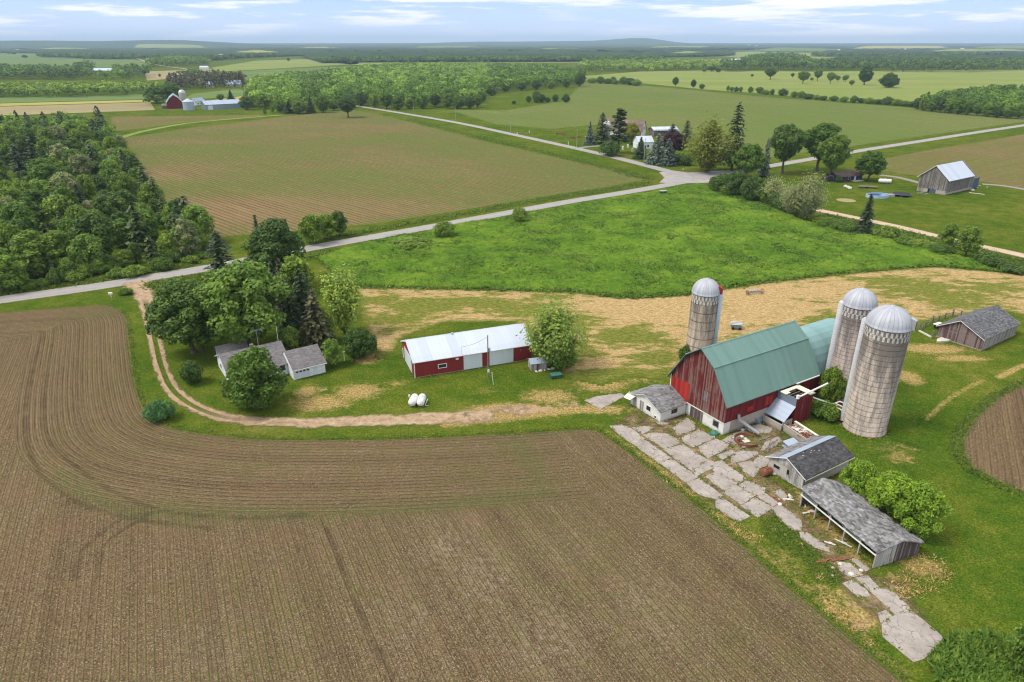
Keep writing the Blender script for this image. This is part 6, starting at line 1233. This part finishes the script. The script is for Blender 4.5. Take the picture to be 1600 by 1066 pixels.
for sy in (-1.1, 1.1):
    w = MB().cyl(0, 0, -.12, .12, .4, .4, 12); w.v = [(x - .6, z + sy, y + .4) for x, y, z in w.v]; w.build('wheel', M['dark'], HR)
for k, (x, y) in enumerate([(1321, 292), (1325, 293.5), (1328, 295)]): tag(MB().lathe(0, 0, [(.01, 0), (.9, .05), (.8, .6), (.3, .9), (.01, .9)], 7).build('stone', M['slab_white'], None, loc=G(x, y)), 'pale boulder on the lawn in front of the brown-roofed cottage', 'stone', 'boulders before the cottage')
tag(MB().lathe(0, 0, [(.01, .05), (3.6, .04), (3.9, .0)], 18).build('sand_patch', M['slab_white'], None, loc=G(1322, 313)).__class__ and bpy.data.objects['sand_patch'], kind='structure'); bpy.data.objects['sand_patch'].data.materials[0] = M['far_tan']
# ---------------------------------------------------------------- the crossroads farm
CB = empty('barn', G(1008, 214), math.radians(158), 'barn with brown gambrel roof and white gable among the crossroads trees', 'barn')
def gambrel(o, L, W_, zE, zB, zR, wall, gable, roofm, q=.22):
    pr = [(0, 0), (W_, 0), (W_, zE), (W_ * (1 - q), zB), (W_ / 2, zR), (W_ * q, zB), (0, zE)]; MB().prism(pr, 0, .2).build('gable_wall', M[gable], o); MB().prism(pr, .2, L - .2).build('wall', M[wall], o); MB().prism(pr, L - .2, L).build('gable_wall', M[gable], o)
    MB().slab([(-.6, zE - .5), (W_ * q, zB + .2), (W_ / 2, zR + .2), (W_ * (1 - q), zB + .2), (W_ + .6, zE - .5)], -.5, L + .5, .15).build('roof', M[roofm], o)
gambrel(CB, 30, 11, 5.2, 9.4, 11.4, 'white_paint', 'white_paint', 'shingle_brown'); MB().box(-.06, 0, 4.2, 6.8, 5.6, 7.4).build('hay_door', M['steel_blue'], CB)
CS = empty('shed', G(1022, 213), math.radians(8), 'dark open shed with a low white roof behind the crossroads evergreens', 'shed'); MB().prism([(0, 0), (14, 0), (14, 3.4), (0, 4.4)], 0, 18).build('wall', M['dark_boards'], CS); MB().slab(slope_prof(14, 3.8, 5.6, .5, .2), -.5, 18.5, .15).build('roof', M['roof_white'], CS); MB().prism([(0, 3.4), (14, 3.4), (14, 3.8), (7, 5.6), (0, 3.8)], 0, 18).build('gable_wall', M['dark_boards'], CS)
CH = empty('farmhouse', G(997, 233), math.radians(12), 'white farmhouse with pale grey roof behind the crossroads spruces', 'house'); MB().prism([(0, 0), (9, 0), (9, 4.2), (4.5, 7.2), (0, 4.2)], 0, 10).build('wall', M['white_siding'], CH); MB().slab(slope_prof(9, 4.2, 7.2, .4, .15), -.4, 10.4, .12).build('roof', M['roof_white'], CH); window_front(CH, 2, 3.2, 1, 2.4); window_front(CH, 6, 7.2, 1, 2.4); MB().box(4.3, 5.4, -.06, 0, 0, 2.1).build('door', M['dark'], CH)
CL2 = empty('silo', G(947, 222), 0, 'pale silo with white dome peeping above the crossroads pine', 'silo'); MB().lathe(0, 0, [(2.6, 0), (2.6, 11)], 28).build('stave_wall', M['block'], CL2, True); MB().lathe(0, 0, [(2.65, 11)] + [(2.65 * math.cos(q), 11 + 2.7 * math.sin(q)) for q in np.linspace(.1, 1.55, 8)], 28).build('dome', M['white_trim'], CL2, True)
for k, (x, y, s) in enumerate([(874, 210, 2.2), (880, 211, 1.6), (895, 216, 1.8), (905, 215, 1.6)]):
    m = MB(); gg = random.Random(k + 50)
    for q in range(12): a = gg.uniform(0, 6.28); m.tube((gg.uniform(-s, s) * 1.3, gg.uniform(-s, s), .1), (gg.uniform(-s, s) * 1.3, gg.uniform(-s, s), gg.uniform(.4, 1.3)), .16, 5)
    tag(m.build('brush_pile', M['rust'], None, loc=G(x, y)), 'reddish heap of brushwood beside the crossroads farm', 'brush pile', 'brushwood heaps by the crossroads farm')
for k, (x, y) in enumerate([(973, 234), (981, 231), (988, 237)]): tag(MB().box(-.5, .5, -.4, .4, 0, 1.6).lathe(0, 0, [(.6, 1.6), (.5, 2.1), (.01, 2.3)], 10).build('beehive_box', M['white_trim'], None, loc=G(x, y)), 'small white box standing on the shaded lawn of the crossroads farm', 'box', 'white boxes on the shaded lawn')
# ---------------------------------------------------------------- farm beyond the tilled field
FB_ = empty('barn', G(270, 170), math.radians(66), 'distant red gambrel barn with white trim beside a steel bin', 'barn'); FB_.location = (*G(266, 170), 0)
FB_.rotation_euler.z = math.radians(115); gambrel(FB_, 22, 15, 6, 10.4, 13.5, 'red_boards_side', 'red_boards_side', 'roof_teal')
FB_.location = (*G(287, 169.5), 0)
rk = rake(FB_, [(-.6, 5.5), (3.3, 10.6), (7.5, 13.7), (11.7, 10.6), (15.6, 5.5)], M['white_trim'], -.2, .25, .7)
BN = empty('grain_bin', G(296, 172), 0, 'round steel grain bin in front of the distant red barn', 'grain bin'); MB().lathe(0, 0, [(5.4, 0), (5.4, 8)], 28).build('bin_wall', M['tin'], BN, True); MB().lathe(0, 0, [(5.6, 8), (1, 10.6), (.01, 10.8)], 28).build('bin_roof', M['galv'], BN)
SI2 = empty('silo', G(288, 166), 0, 'short stave silo with pale dome behind the steel grain bin', 'silo'); MB().lathe(0, 0, [(3.4, 0), (3.4, 13)], 24).build('stave_wall', M['block'], SI2, True); MB().lathe(0, 0, [(3.5 * math.cos(q), 13 + 3.5 * math.sin(q)) for q in np.linspace(0, 1.55, 8)], 24).build('dome', M['galv'], SI2, True)
LG = empty('long_shed', G(322, 172), math.radians(-2), 'long low grey-blue shed with pale roof at the distant red-barn farm', 'shed'); Lw = math.dist(G(322, 172), G(378, 169)); LG.rotation_euler.z = math.atan2(G(378, 169)[1] - G(322, 172)[1], G(378, 169)[0] - G(322, 172)[0])
MB().prism([(0, 0), (16, 0), (16, 4.8), (8, 8), (0, 4.8)], 0, Lw).build('wall', M['tin_dull'], LG); MB().slab(slope_prof(16, 4.8, 8, .5, .2), -.5, Lw + .5, .2).build('roof', M['tin'], LG); MB().box(2, 7, -.1, 0, 0, 4).build('sliding_door', M['white_door'], LG)
def hut(P, rz, L, W_, zE, zR, wall, roofm, label, cat='house', name='house', group=None, win=True):
    o = empty(name, P, rz, label, cat, group); MB().prism([(0, 0), (W_, 0), (W_, zE), (W_ / 2, zR), (0, zE)], 0, L).build('wall', M[wall], o); MB().slab(slope_prof(W_, zE, zR, .5, .15), -.5, L + .5, .15).build('roof', M[roofm], o)
    if win: window_front(o, L * .2, L * .2 + 1.6, 1, 2.3); MB().box(L * .6, L * .6 + 1.2, -.06, 0, 0, 2.2).build('door', M['dark'], o)
    return o
hut(G(306, 165), 1.2, 14, 9, 4, 7, 'white_siding', 'tin_dull', 'white farmhouse with grey roof beside the long grey-blue shed'); hut(G(322, 137), .2, 11, 12, 4.5, 8, 'white_siding', 'tin', 'small white house with grey roof in front of dark pines')
hut(G(352, 136), .1, 22, 13, 4, 9, 'block', 'tin_dull', 'far house with a wide grey hipped roof in front of dark pines'); hut(G(378, 168.5), .2, 9, 8, 3.4, 5, 'tin', 'roof_white', 'little pale shed at the end of the long grey-blue shed', 'shed', 'shed', win=False)
hut(G(275, 134), .6, 12, 9, 4, 7, 'white_siding', 'roof_white', 'white-roofed house half hidden by trees above the red barn'); hut(G(254, 170), .3, 7, 6, 3, 4.6, 'dark_boards', 'old_wood', 'little dark shed at the left end of the red-barn farm', 'shed', 'shed', win=False)['label'] = 'little dark shed on the tan-field side of the distant red barn'
# far farm with long white roofs
hut(G(142, 114), .05, 45, 18, 5, 9, 'dark_boards', 'roof_white', 'long far barn with a bright white roof', 'barn', 'barn', win=False); hut(G(164, 116), -.45, 30, 16, 4, 8, 'dark_boards', 'roof_white', 'far shed with sloping white roof beside the long white-roofed barn', 'shed', 'shed', win=False)
hut(G(122, 115), .0, 24, 10, 3.5, 5.5, 'white_siding', 'roof_white', 'low white building at the near end of the long white-roofed barn', 'shed', 'shed', win=False); hut(G(312, 108), .1, 20, 12, 4, 7, 'white_siding', 'roof_white', 'white-roofed building by the gravel lane bend', 'shed', 'shed', win=False)
hut(G(1144, 97), .1, 40, 16, 6, 10, 'white_siding', 'roof_white', 'bright white far barn beside a dark tree grove', 'barn', 'barn', win=False); hut(G(1231, 101), .1, 6, 6, 16, 18, 'white_siding', 'roof_white', 'slim white far tower in the dark grove', 'tower', 'tower', win=False)
hut(G(1555, 81.0), .1, 70, 30, 10, 18, 'white_siding', 'roof_white', 'white far farm building before the wooded horizon', 'barn', 'barn', win=False)
# ---------------------------------------------------------------- grass tufts and weeds
def tufts(name, P, h, mat, nb, g, wide=.5, sp=.25, label=None):
    n = len(P); i = np.repeat(np.arange(n), nb); h = np.asarray(h)[i] * g.uniform(.6, 1.2, len(i)); off = g.normal(size=(len(i), 2)) * sp
    up = unit(np.column_stack([off * 1.2 + g.normal(size=off.shape) * .25, np.ones(len(i))])); z0 = P[:, 2][i] if P.shape[1] > 2 else 0
    C = np.column_stack([P[i, :2] + off, z0 + h * .45]); N = unit(np.column_stack([g.normal(size=off.shape), np.full(len(i), 1.25)]))
    V = leaf_quads(C, N, h * wide, g, 1 / wide * .95, up); T = np.clip(g.random(n)[i] * .6 + .35 * g.random(len(i)), 0, 1)
    return tag(link(name, mesh_np(name, V, np.arange(len(V)), np.full(len(V) // 4, 4), mat, False, {'tint': T})), label, kind='stuff')
M['dry_grass'] = mat_leaf('dry_grass', (.42, .31, .13), .4, (1.2, 1.1, 1.0), .3, .1); 
def mat_tuft():
    t = NT('meadow_tuft'); P = t.pos(); a = t.noise(P, .055, 4, .6); b = t.noise(P, .5, 5, .72); ti = t.attr('tint')
    s = t.math('ADD', t.math('MULTIPLY', a, .36), t.math('ADD', t.math('MULTIPLY', b, .34), t.math('MULTIPLY', ti, .34)))
    col = t.ramp(s, [(.36, (.060, .130, .020)), (.46, (.098, .185, .024)), (.54, (.14, .235, .03)), (.63, (.21, .29, .045)), (.74, (.34, .38, .09))])
    return t.done(t.n('ShaderNodeMixShader', {0: .35, 1: t.bsdf(col, .6, spec=.15), 2: t.n('ShaderNodeBsdfTranslucent', {0: col})}))
M['meadow_tuft'] = mat_tuft()
M['verge_tuft'] = mat_leaf('verge_tuft', (.10, .155, .022), .4, (1.3, 1.15, .9), .35, .2)
g = np.random.default_rng(123)
def scatter(poly, n, g):
    poly = np.asarray(poly); lo, hi = poly.min(0), poly.max(0); P = lo + g.random((n * 4, 2)) * (hi - lo); return P[inside(P, poly)][:n]
mp = np.array(GP(mead_px)); P = scatter(mp, 60000, g); den = fbm(P, .10, 3, 4); P = P[(g.random(len(P)) < np.clip(den * 1.7 - .35, .05, .8)) & (P[:, 1] < 420)]
sdm = seg_dist(P, mp, True); zz = mead_lift(P, sdm); hh = .22 + .6 * fbm(P, .22, 2, 8)
tufts('meadow_grass', np.column_stack([P, zz * .8]), hh, M['meadow_tuft'], 4, g, .55, .42)
ed = np.array(spline(GP(mead_px[16:]), n=12)); P = np.repeat(ed, 26, 0); P = P + g.normal(size=P.shape) * .8; tufts('meadow_edge_grass', P, g.uniform(.3, .9, len(P)), M['meadow_tuft'], 5, g, .5, .4)
# weeds: along buildings, slab joints, field margins
W_ = []
for q in SL:
    p = np.array(GP(q)); e = np.concatenate([p, p[:1]])
    for a, b2 in zip(e[:-1], e[1:]):
        n = int(np.linalg.norm(b2 - a) * 3.2); W_.append(a + (b2 - a) * g.random((n, 1)) + g.normal(size=(n, 2)) * .07)
yard = scatter(GP([(960, 660), (1060, 640), (1125, 690), (1200, 650), (1240, 690), (1250, 775), (1260, 800), (1360, 890), (1400, 930), (1350, 940), (1260, 860), (1130, 790), (1040, 730)]), 2600, g)
onslab = np.zeros(len(yard), bool)
for q in SL: onslab |= inside(yard, GP(q))
yard = yard[~onslab]; W_.append(yard)
for root, (L, Wd) in ((B, (23.5, 13.2)), (GS, (11.2, 6.4)), (RS, (16.3, 9.4)), (MS, (25.4, 11)), (H_, (6.5, 9)), (K, (6, 8)), (OS, (13.7, -7.4)), (NB, (24.5, 12.4))):
    for k in range(int((L + abs(Wd)) * 7)):
        t_ = g.random() * 2 * (L + abs(Wd)); w_ = abs(Wd)
        x, y = (t_, 0) if t_ < L else (L, t_ - L) if t_ < L + w_ else (t_ - L - w_, w_) if t_ < 2 * L + w_ else (0, t_ - 2 * L - w_)
        y *= np.sign(Wd); W_.append(np.array([wpt(root, x + g.normal() * .25, y + g.normal() * .25)[:2]]))
for c, r in ((s1, 2.75), (s2, 2.88), (s3, 3.4)):
    a = g.random(220) * 6.283; W_.append(np.column_stack([c[0] + (r + .2 + abs(g.normal(size=220)) * .3) * np.cos(a), c[1] + (r + .2 + abs(g.normal(size=220)) * .3) * np.sin(a)]))
W_ = np.concatenate(W_); sel = g.random(len(W_)) < .6
tufts('weeds', W_[sel], g.uniform(.08, .30, sel.sum()), M['verge_tuft'], 5, g, .5, .10); tufts('dry_weeds', W_[~sel], g.uniform(.08, .30, (~sel).sum()), M['dry_grass'], 5, g, .4, .10)
edge = np.array(lane_w[8:] + GP([(935, 671), (1000, 716), (1100, 794), (1250, 926), (1420, 1066)])); E_ = []
for a, b2 in zip(edge[:-1], edge[1:]):
    n = int(np.linalg.norm(b2 - a) * 9); E_.append(a + (b2 - a) * g.random((n, 1)) + g.normal(size=(n, 2)) * .35)
E_ = np.concatenate(E_); tufts('margin_grass', E_, g.uniform(.1, .42, len(E_)), M['verge_tuft'], 5, g, .45, .2)
P = scatter(GP([(935, 668), (1000, 705), (1100, 782), (1150, 815), (1280, 900), (1330, 950), (1370, 1000), (1420, 1050), (1420, 1066), (1250, 926), (1100, 794), (1000, 716)]), 3000, g); k = fbm(P, .25, 3, 6) > .5
tufts('margin_weeds', P[k], g.uniform(.10, .34, k.sum()), M['verge_tuft'], 5, g, .5, .2); tufts('margin_straw', P[~k], g.uniform(.12, .4, (~k).sum()), M['dry_grass'], 5, g, .4, .22)
P = scatter(GP([(1190, 812), (1215, 808), (1290, 872), (1318, 905), (1300, 915), (1240, 870), (1195, 838)]), 900, g); tufts('yard_weeds', P, g.uniform(.08, .28, len(P)), M['verge_tuft'], 6, g, .6, .2)
P = scatter(GP([(1455, 1035), (1490, 1000), (1545, 998), (1600, 1012), (1640, 1015), (1700, 1100), (1480, 1090)]), 6500, g); tufts('tall_grass', P, g.uniform(.7, 1.5, len(P)), M['meadow_tuft'], 7, g, .22, .25)
P = scatter(GP([(1395, 905), (1440, 865), (1475, 870), (1490, 905), (1440, 935), (1400, 935)]), 240, g); tufts('dead_grass', P, g.uniform(.12, .4, len(P)), M['dry_grass'], 6, g, .4, .25)
P = np.concatenate([np.array(spline(GP(q), n=30)) for q in ([(1494, 700), (1510, 728), (1550, 752), (1620, 782)], [(1494, 700), (1499, 678), (1524, 645), (1560, 616), (1610, 594)])]); P = np.repeat(P, 14, 0) + g.normal(size=(len(P) * 14, 2)) * .45; tufts('field_rim_grass', P, g.uniform(.15, .45, len(P)), M['verge_tuft'], 5, g, .45, .2)
V_ = []
for q, w in (([(240, 446), (330, 431), (490, 401), (700, 364), (880, 330), (1040, 302)], 1.6), ([(490, 376), (700, 339), (880, 307), (1010, 287)], 1.8), ([(0, 458), (150, 438), (300, 412)], 1.2), ([(1010, 279), (900, 250), (760, 217), (640, 187)], 2.5), ([(1290, 337), (1400, 361), (1500, 386), (1600, 410)], 1.5)):
    c = np.array(spline(GP(q), n=50)); c = np.repeat(c, 22, 0); V_.append(c + g.normal(size=c.shape) * w)
V_ = np.concatenate(V_); tufts('verge_grass', V_, g.uniform(.3, .8, len(V_)), M['verge_tuft'], 4, g, .6, .4)
for x, y, tp, w, lab in ((13.0, -9.8, 718, 5.6, 'bright lime bush behind the black-roofed shed'), (7.8, -10.6, 740, 7.2, 'middle and largest bright lime bush behind the sagging open shed'), (3.4, -10.5, 752, 6.8, 'bright lime bush by the gable end of the sagging open shed'), (10.4, -10.0, 745, 5.0, 'smaller lime bush squeezed between the two largest lime bushes')):
    P = wpt(OS, x, y); plant('shrub', 'lowtree', 'lime', P, H_at(tp, P), w, lab, 'shrub', parts=('stem', 'foliage'))
tree('young_tree', 'small', 'light', 1590, 1058, 962, 56, 'leafy pale sapling rising from the tall grass below the mown yard')

gg = random.Random(77)
for k in range(26):
    x, y = [(1205, 700), (1230, 780), (1180, 672), (1290, 860), (1165, 690), (1260, 800)][k % 6]; P = G(x + gg.gauss(0, 14), y + gg.gauss(0, 9))
    a = gg.uniform(0, 3.1); l = gg.uniform(.5, 1.6); o = MB().box(-l, l, -gg.uniform(.08, .2), .12, .02, .09).add([(-l * .4, -.3, .09), (l * .3, -.25, .09), (l * .2, .3, .14), (-l * .3, .25, .12)], [(0, 1, 2, 3)]).build('board', M[['old_wood', 'rust', 'grey_boards', 'slab_white'][k % 4]], None, loc=(P[0], P[1], .08), rz=a)
    tag(o, 'loose weathered board lying in the weeds of the concrete yard', 'board', 'boards strewn over the yard')
for k in range(22):
    x, y = [(1210, 735), (1150, 690), (1240, 785), (1320, 890)][k % 4]; P = G(x + gg.gauss(0, 16), y + gg.gauss(0, 10)); s = gg.uniform(.15, .4)
    o = MB().lathe(0, 0, [(.01, 0), (s, .02), (s * .85, s * .5), (s * .3, s * .75), (.01, s * .75)], 6, gg.random()).build('stone', M['slab_white' if k % 3 else 'stone'], None, loc=(P[0], P[1], .05), rz=gg.random() * 6); tag(o, 'broken lump of concrete lying loose on the concrete yard', 'stone', 'loose concrete lumps of the yard')
o = [q for q in bpy.data.objects if q.name.startswith('utility_pole') and 'red machine shed' in q.get('label', '')][0]
e = wpt(MS, 9.95, -.25, 5.4); hp = H_at(526, G(763, 591)); m = MB(); p0 = np.array((o.location.x, o.location.y, hp)); p1 = np.array(e); q = [p0 + (p1 - p0) * k / 8 - np.array((0, 0, 1.6 * (k / 8) * (1 - k / 8))) for k in range(9)]
for a, b2 in zip(q[:-1], q[1:]): m.tube(a, b2, .025, 4)
w = m.build('service_wire', M['dark'], o); c, s = math.cos(-.3), math.sin(-.3)
for v in w.data.vertices: x, y, z = v.co.x - o.location.x, v.co.y - o.location.y, v.co.z; v.co = (c * x - s * y, s * x + c * y, z)
# ---------------------------------------------------------------- far woods as trees massed in single objects
g = np.random.default_rng(404)
def grove(poly, gap, mat, h0, h1, quads, size, con=.1, name='woodland'):
    s = Stuff()
    for P in spread(GP(poly), gap, g):
        h = g.uniform(h0, h1); s.add(P, h, h * g.uniform(.65, 1.0), quads, size, g, g.random() < con)
    return s.build(name, LEAF[mat])
grove([(-300, 124), (0, 124.5), (70, 125), (118, 125.5), (145, 124), (140, 119), (100, 115), (0, 114), (-300, 113)], 11, 'dark', 14, 22, 70, 2.6)
grove([(150, 126), (205, 125.5), (190, 121), (158, 121)], 11, 'deep', 12, 18, 70, 2.4); grove([(183, 121), (230, 123), (232, 117), (200, 115), (182, 116)], 13, 'dark', 14, 24, 80, 2.4); grove([(122, 117), (145, 117), (143, 113), (125, 113)], 12, 'dark', 20, 28, 80, 2.4)
grove([(-300, 156), (0, 152), (100, 152), (200, 149), (240, 147), (252, 141), (200, 139), (0, 141), (-300, 147)], 8.5, 'mid', 8, 13, 80, 1.9); grove([(-300, 158), (0, 153.5), (100, 153), (200, 150.5), (236, 149), (240, 147.5), (0, 152), (-300, 156)], 10, 'deep', 8, 11, 80, 1.6)
grove([(262, 143), (310, 140), (372, 136), (385, 134), (378, 128), (330, 126), (268, 132)], 9, 'juniper', 13, 19, 80, 2.0, .5); grove([(228, 106), (300, 104), (328, 103), (318, 97), (270, 95), (235, 99)], 14, 'mid', 14, 22, 70, 3.0)
grove([(232, 166), (262, 164), (262, 150), (236, 154)], 11, 'dark', 10, 15, 120, 1.6); grove([(278, 118), (310, 116), (322, 118), (300, 122)], 12, 'dark', 9, 14, 70, 2.0)
grove([(903, 113), (1000, 112), (1100, 110), (1142, 110), (1142, 103), (1080, 101), (910, 102)], 12, 'mid', 12, 20, 60, 2.8); grove([(1160, 111), (1200, 110), (1262, 110.5), (1262, 100), (1240, 92), (1200, 92), (1160, 100)], 13, 'dark', 16, 28, 70, 3.0)
grove([(1260, 111.5), (1340, 111), (1420, 113), (1510, 113.5), (1600, 110), (2000, 109), (2000, 101), (1600, 100), (1400, 99), (1270, 102)], 13, 'dark', 14, 22, 56, 3.0); grove([(1128, 113), (1160, 112), (1158, 107), (1130, 108)], 11, 'dark', 18, 26, 70, 2.6)
rw = [(1434, 172), (1500, 178), (1600, 185), (1800, 196), (1990, 190), (1990, 158), (1700, 150), (1600, 150), (1520, 154), (1462, 163)]
grove(rw, 9.5, 'deep', 11, 18, 130, 1.7, .05); rf = [(1432, 171), (1442, 173), (1455, 174.5), (1468, 176), (1482, 177), (1496, 178.5), (1510, 180), (1526, 181), (1542, 182.5), (1558, 184), (1574, 185), (1590, 186)]
for i, (x, y) in enumerate(rf): plant('wood_tree', ['wood', 'wood_b', 'wood_c', 'maple_b'][i % 4], ['dark', 'mid', 'deep'][i % 3], G(x, y), g.uniform(10, 15), g.uniform(9, 13), 'leafy tree on the front edge of the wood beyond the green field', 'tree', 'trees edging the wood beyond the green field')
for x, y, tp, w, m_ in [(1112, 112, 103, 16, 'dark'), (1100, 113, 106, 10, 'mid'), (1122, 114, 106, 9, 'dark'), (14, 85, 80, 7, 'dark'), (22, 85.5, 80.5, 8, 'dark'), (39, 91, 86, 10, 'dark'), (451, 96, 90, 6, 'mid'), (250, 121, 115, 4, 'dark'), (806, 96, 91, 9, 'dark')]:
    tree('pasture_tree', 'maple', m_, x, y, tp, w, 'far lone tree in the open fields near the horizon', group='far lone trees')
# ---------------------------------------------------------------- wooded country up to the horizon
t = NT('far_canopy'); P = t.pos(); n = t.noise(P, .045, 4, .7); b_ = t.noise(P, .004, 4, .6); c_ = t.noise(P, .0009, 3, .6)
col = t.ramp(t.math('ADD', t.math('MULTIPLY', n, .45), t.math('ADD', t.math('MULTIPLY', b_, .3), t.math('MULTIPLY', c_, .25))), [(.34, (.016, .034, .012)), (.5, (.032, .062, .016)), (.66, (.062, .095, .024))])
M['far_canopy'] = t.done(t.bsdf(col, .9, spec=.05, nrm=t.bump(n, 6.0, .9)))
CLEARINGS = [[(50, 80.5), (140, 80.5), (150, 78), (60, 77)], [(1180, 81.5), (1320, 83), (1310, 78.5), (1190, 77.2)], [(1440, 85), (1620, 85), (1620, 81), (1450, 80.5)], [(350, 86), (430, 87), (445, 83), (365, 82)], [(1035, 88.5), (1105, 87.5), (1110, 83.5), (1045, 83.5)], [(640, 77), (760, 77), (750, 74.5), (650, 74.5)],
    [(1000, 78), (1120, 77), (1120, 75), (1010, 75.4)], [(1330, 77), (1480, 76.5), (1480, 74.4), (1340, 74.6)], [(200, 77), (330, 77), (320, 75), (210, 75)], [(1520, 76.5), (1700, 76.5), (1700, 74.5), (1530, 74.5)], [(820, 81), (930, 80.5), (925, 78.5), (830, 78.5)], [(455, 78.5), (540, 78.5), (535, 76.3), (460, 76.3)]]
def open_land(P):
    k = np.ones(len(P))
    for q in CLEARINGS: k[inside(P, GP(q))] = 0
    return k
def canopy(poly, step, h, fall, fine=.05, rise=None):
    def lift(P, sd): return np.clip(sd / fall, 0, 1) ** .5 * h * (.55 + .75 * fbm(P, fine, 2, 3) * (.6 + .8 * fbm(P, fine * .12, 2, 8))) * open_land(P) * .72 + (rise(P) if rise else 0)
    o = parcel('forest', GP(poly), step, .3, M['far_canopy'], lift=lift); o['kind'] = 'stuff'; return o
canopy([(500, 99), (560, 98), (700, 97.3), (880, 96.8), (1036, 96), (1042, 91), (1000, 86), (900, 85), (700, 84), (520, 85), (470, 90)], 11, 20, 45)
canopy([(-500, 86), (55, 83), (60, 89), (180, 92.5), (240, 91), (330, 95), (380, 91), (430, 89), (470, 88), (520, 84), (400, 79), (200, 79.5), (60, 80), (-500, 79)], 13, 19, 45)
canopy([(128, 92.5), (162, 92.5), (163, 89.5), (130, 89.5)], 9, 19, 12); canopy([(1010, 90), (1100, 89), (1150, 87), (1150, 82), (1050, 81), (1000, 84)], 13, 19, 45)
canopy([(1268, 88), (1400, 91), (1470, 89.5), (1540, 86), (1600, 87), (2200, 88), (2200, 80), (1600, 79.5), (1420, 80), (1290, 79)], 13, 20, 45); canopy([(1290, 97), (1380, 95), (1460, 97), (1600, 97), (2200, 98), (2200, 91), (1600, 91), (1420, 93), (1300, 93)], 13, 19, 45)
canopy([(480, 83.5), (700, 83), (1000, 82.5), (1060, 80), (1180, 78.5), (1180, 75.5), (1000, 77), (700, 78), (400, 78), (440, 81)], 22, 24, 25)
hillA, hillB, hillC = G(985, 70.5), G(70, 72.5), G(790, 70)
def far_rise(P):
    d = P[:, 1]; r = 22 * np.clip((d - 7000) / 9000, 0, 1)
    r = r + 92 * np.exp(-((P[:, 0] - 2480) / 640) ** 2 - ((d - 14500) / 1500) ** 2) + 34 * np.exp(-((P[:, 0] - 1500) / 900) ** 2 - ((d - 14000) / 1500) ** 2)
    r = r + 62 * np.exp(-((P[:, 0] + 6300) / 1500) ** 2 - ((d - 9500) / 1000) ** 2) + 55 * np.exp(-((P[:, 0] + 4300) / 900) ** 2 - ((d - 9500) / 900) ** 2) + 40 * np.exp(-((P[:, 0] + 200) / 1500) ** 2 - ((d - 14000) / 1600) ** 2)
    return r + 14 * (fbm(P, .0006, 3, 2) - .5) * np.clip((d - 7000) / 4000, 0, 1)
far_poly = [(-14000, 6300), (-4000, 6000), (-1500, 6600), (1000, 6400), (2200, 7200), (4500, 8200), (16000, 8000), (26000, 9000), (26000, 26000), (-26000, 26000), (-26000, 8000)]
def lift(P, sd): return np.clip(sd / 60, 0, 1) ** .5 * 13 * (.6 + .6 * fbm(P, .012, 2, 3)) * open_land(P) + far_rise(P) * np.clip(sd / 900, 0, 1)
for i, q in enumerate(CLEARINGS): parcel('field', GP(q), 45, 2.5, M[['far_pale', 'far_green', 'far_pale', 'far_yellow'][i % 4]], lift=lambda P, sd: far_rise(P) * np.clip((P[:, 1] - 6300) / 900, 0, 1) + 15 * np.clip(sd / 140, 0, 1))
o = parcel('forest', far_poly, 75, .3, M['far_canopy'], lift=lift); o['kind'] = 'stuff'
for k, (px, py, z, w) in enumerate([(85, 75.2, 4, 160), (110, 75.0, 5, 110), (128, 74.6, 6, 90), (25, 80.6, 3, 60), (12, 81.0, 3, 40), (690, 70.5, 40, 90), (712, 70.4, 42, 140), (655, 70.7, 38, 120), (1168, 73.6, 24, 90), (1180, 74.6, 20, 60), (1402, 81.5, 4, 60), (1412, 80.8, 10, 40), (1500, 79, 6, 60), (1045, 70.6, 44, 110), (870, 71.2, 38, 60), (1308, 82.6, 10, 40), (340, 92.5, 8, 50), (358, 92.0, 8, 40)]):
    P = G(px, py); s_ = w * .12 * random.uniform(.8, 1.2); o = empty('far_building', (P[0], P[1], z * .6), random.uniform(-.3, .3), 'white far building catching the light near the horizon', 'building', 'white buildings near the horizon')
    MB().prism([(0, -6), (s_ * .7, -6), (s_ * .7, 9), (s_ * .35, 14), (0, 9)], 0, w * .42).build('wall', M['white_trim'], o)
# ---------------------------------------------------------------- haze
hb = MB().box(-37000, 37000, -3500, 37000, -3, 290).build('haze', None); tag(hb, kind='stuff')
t = NT('haze'); v = t.n('ShaderNodeVolumePrincipled', {'Color': (.60, .79, 1.0), 'Density': HAZE, 'Anisotropy': 0.0}); hb.data.materials.append(t.done(None, v))
for strip in ([(500, 100), (560, 99), (700, 98.3), (880, 97.8), (1036, 97), (1036, 95.5), (880, 96), (700, 96.6), (560, 97), (500, 98)], [(60, 90.5), (180, 94), (240, 93), (330, 96.5), (380, 92.5), (430, 90), (430, 88), (330, 94), (180, 91.5), (60, 88.5)], [(1268, 89.5), (1400, 92.5), (1470, 91), (1540, 87.5), (1540, 86), (1400, 90), (1268, 87.5)]): grove(strip, 15, 'dark', 14, 22, 44, 3.6)
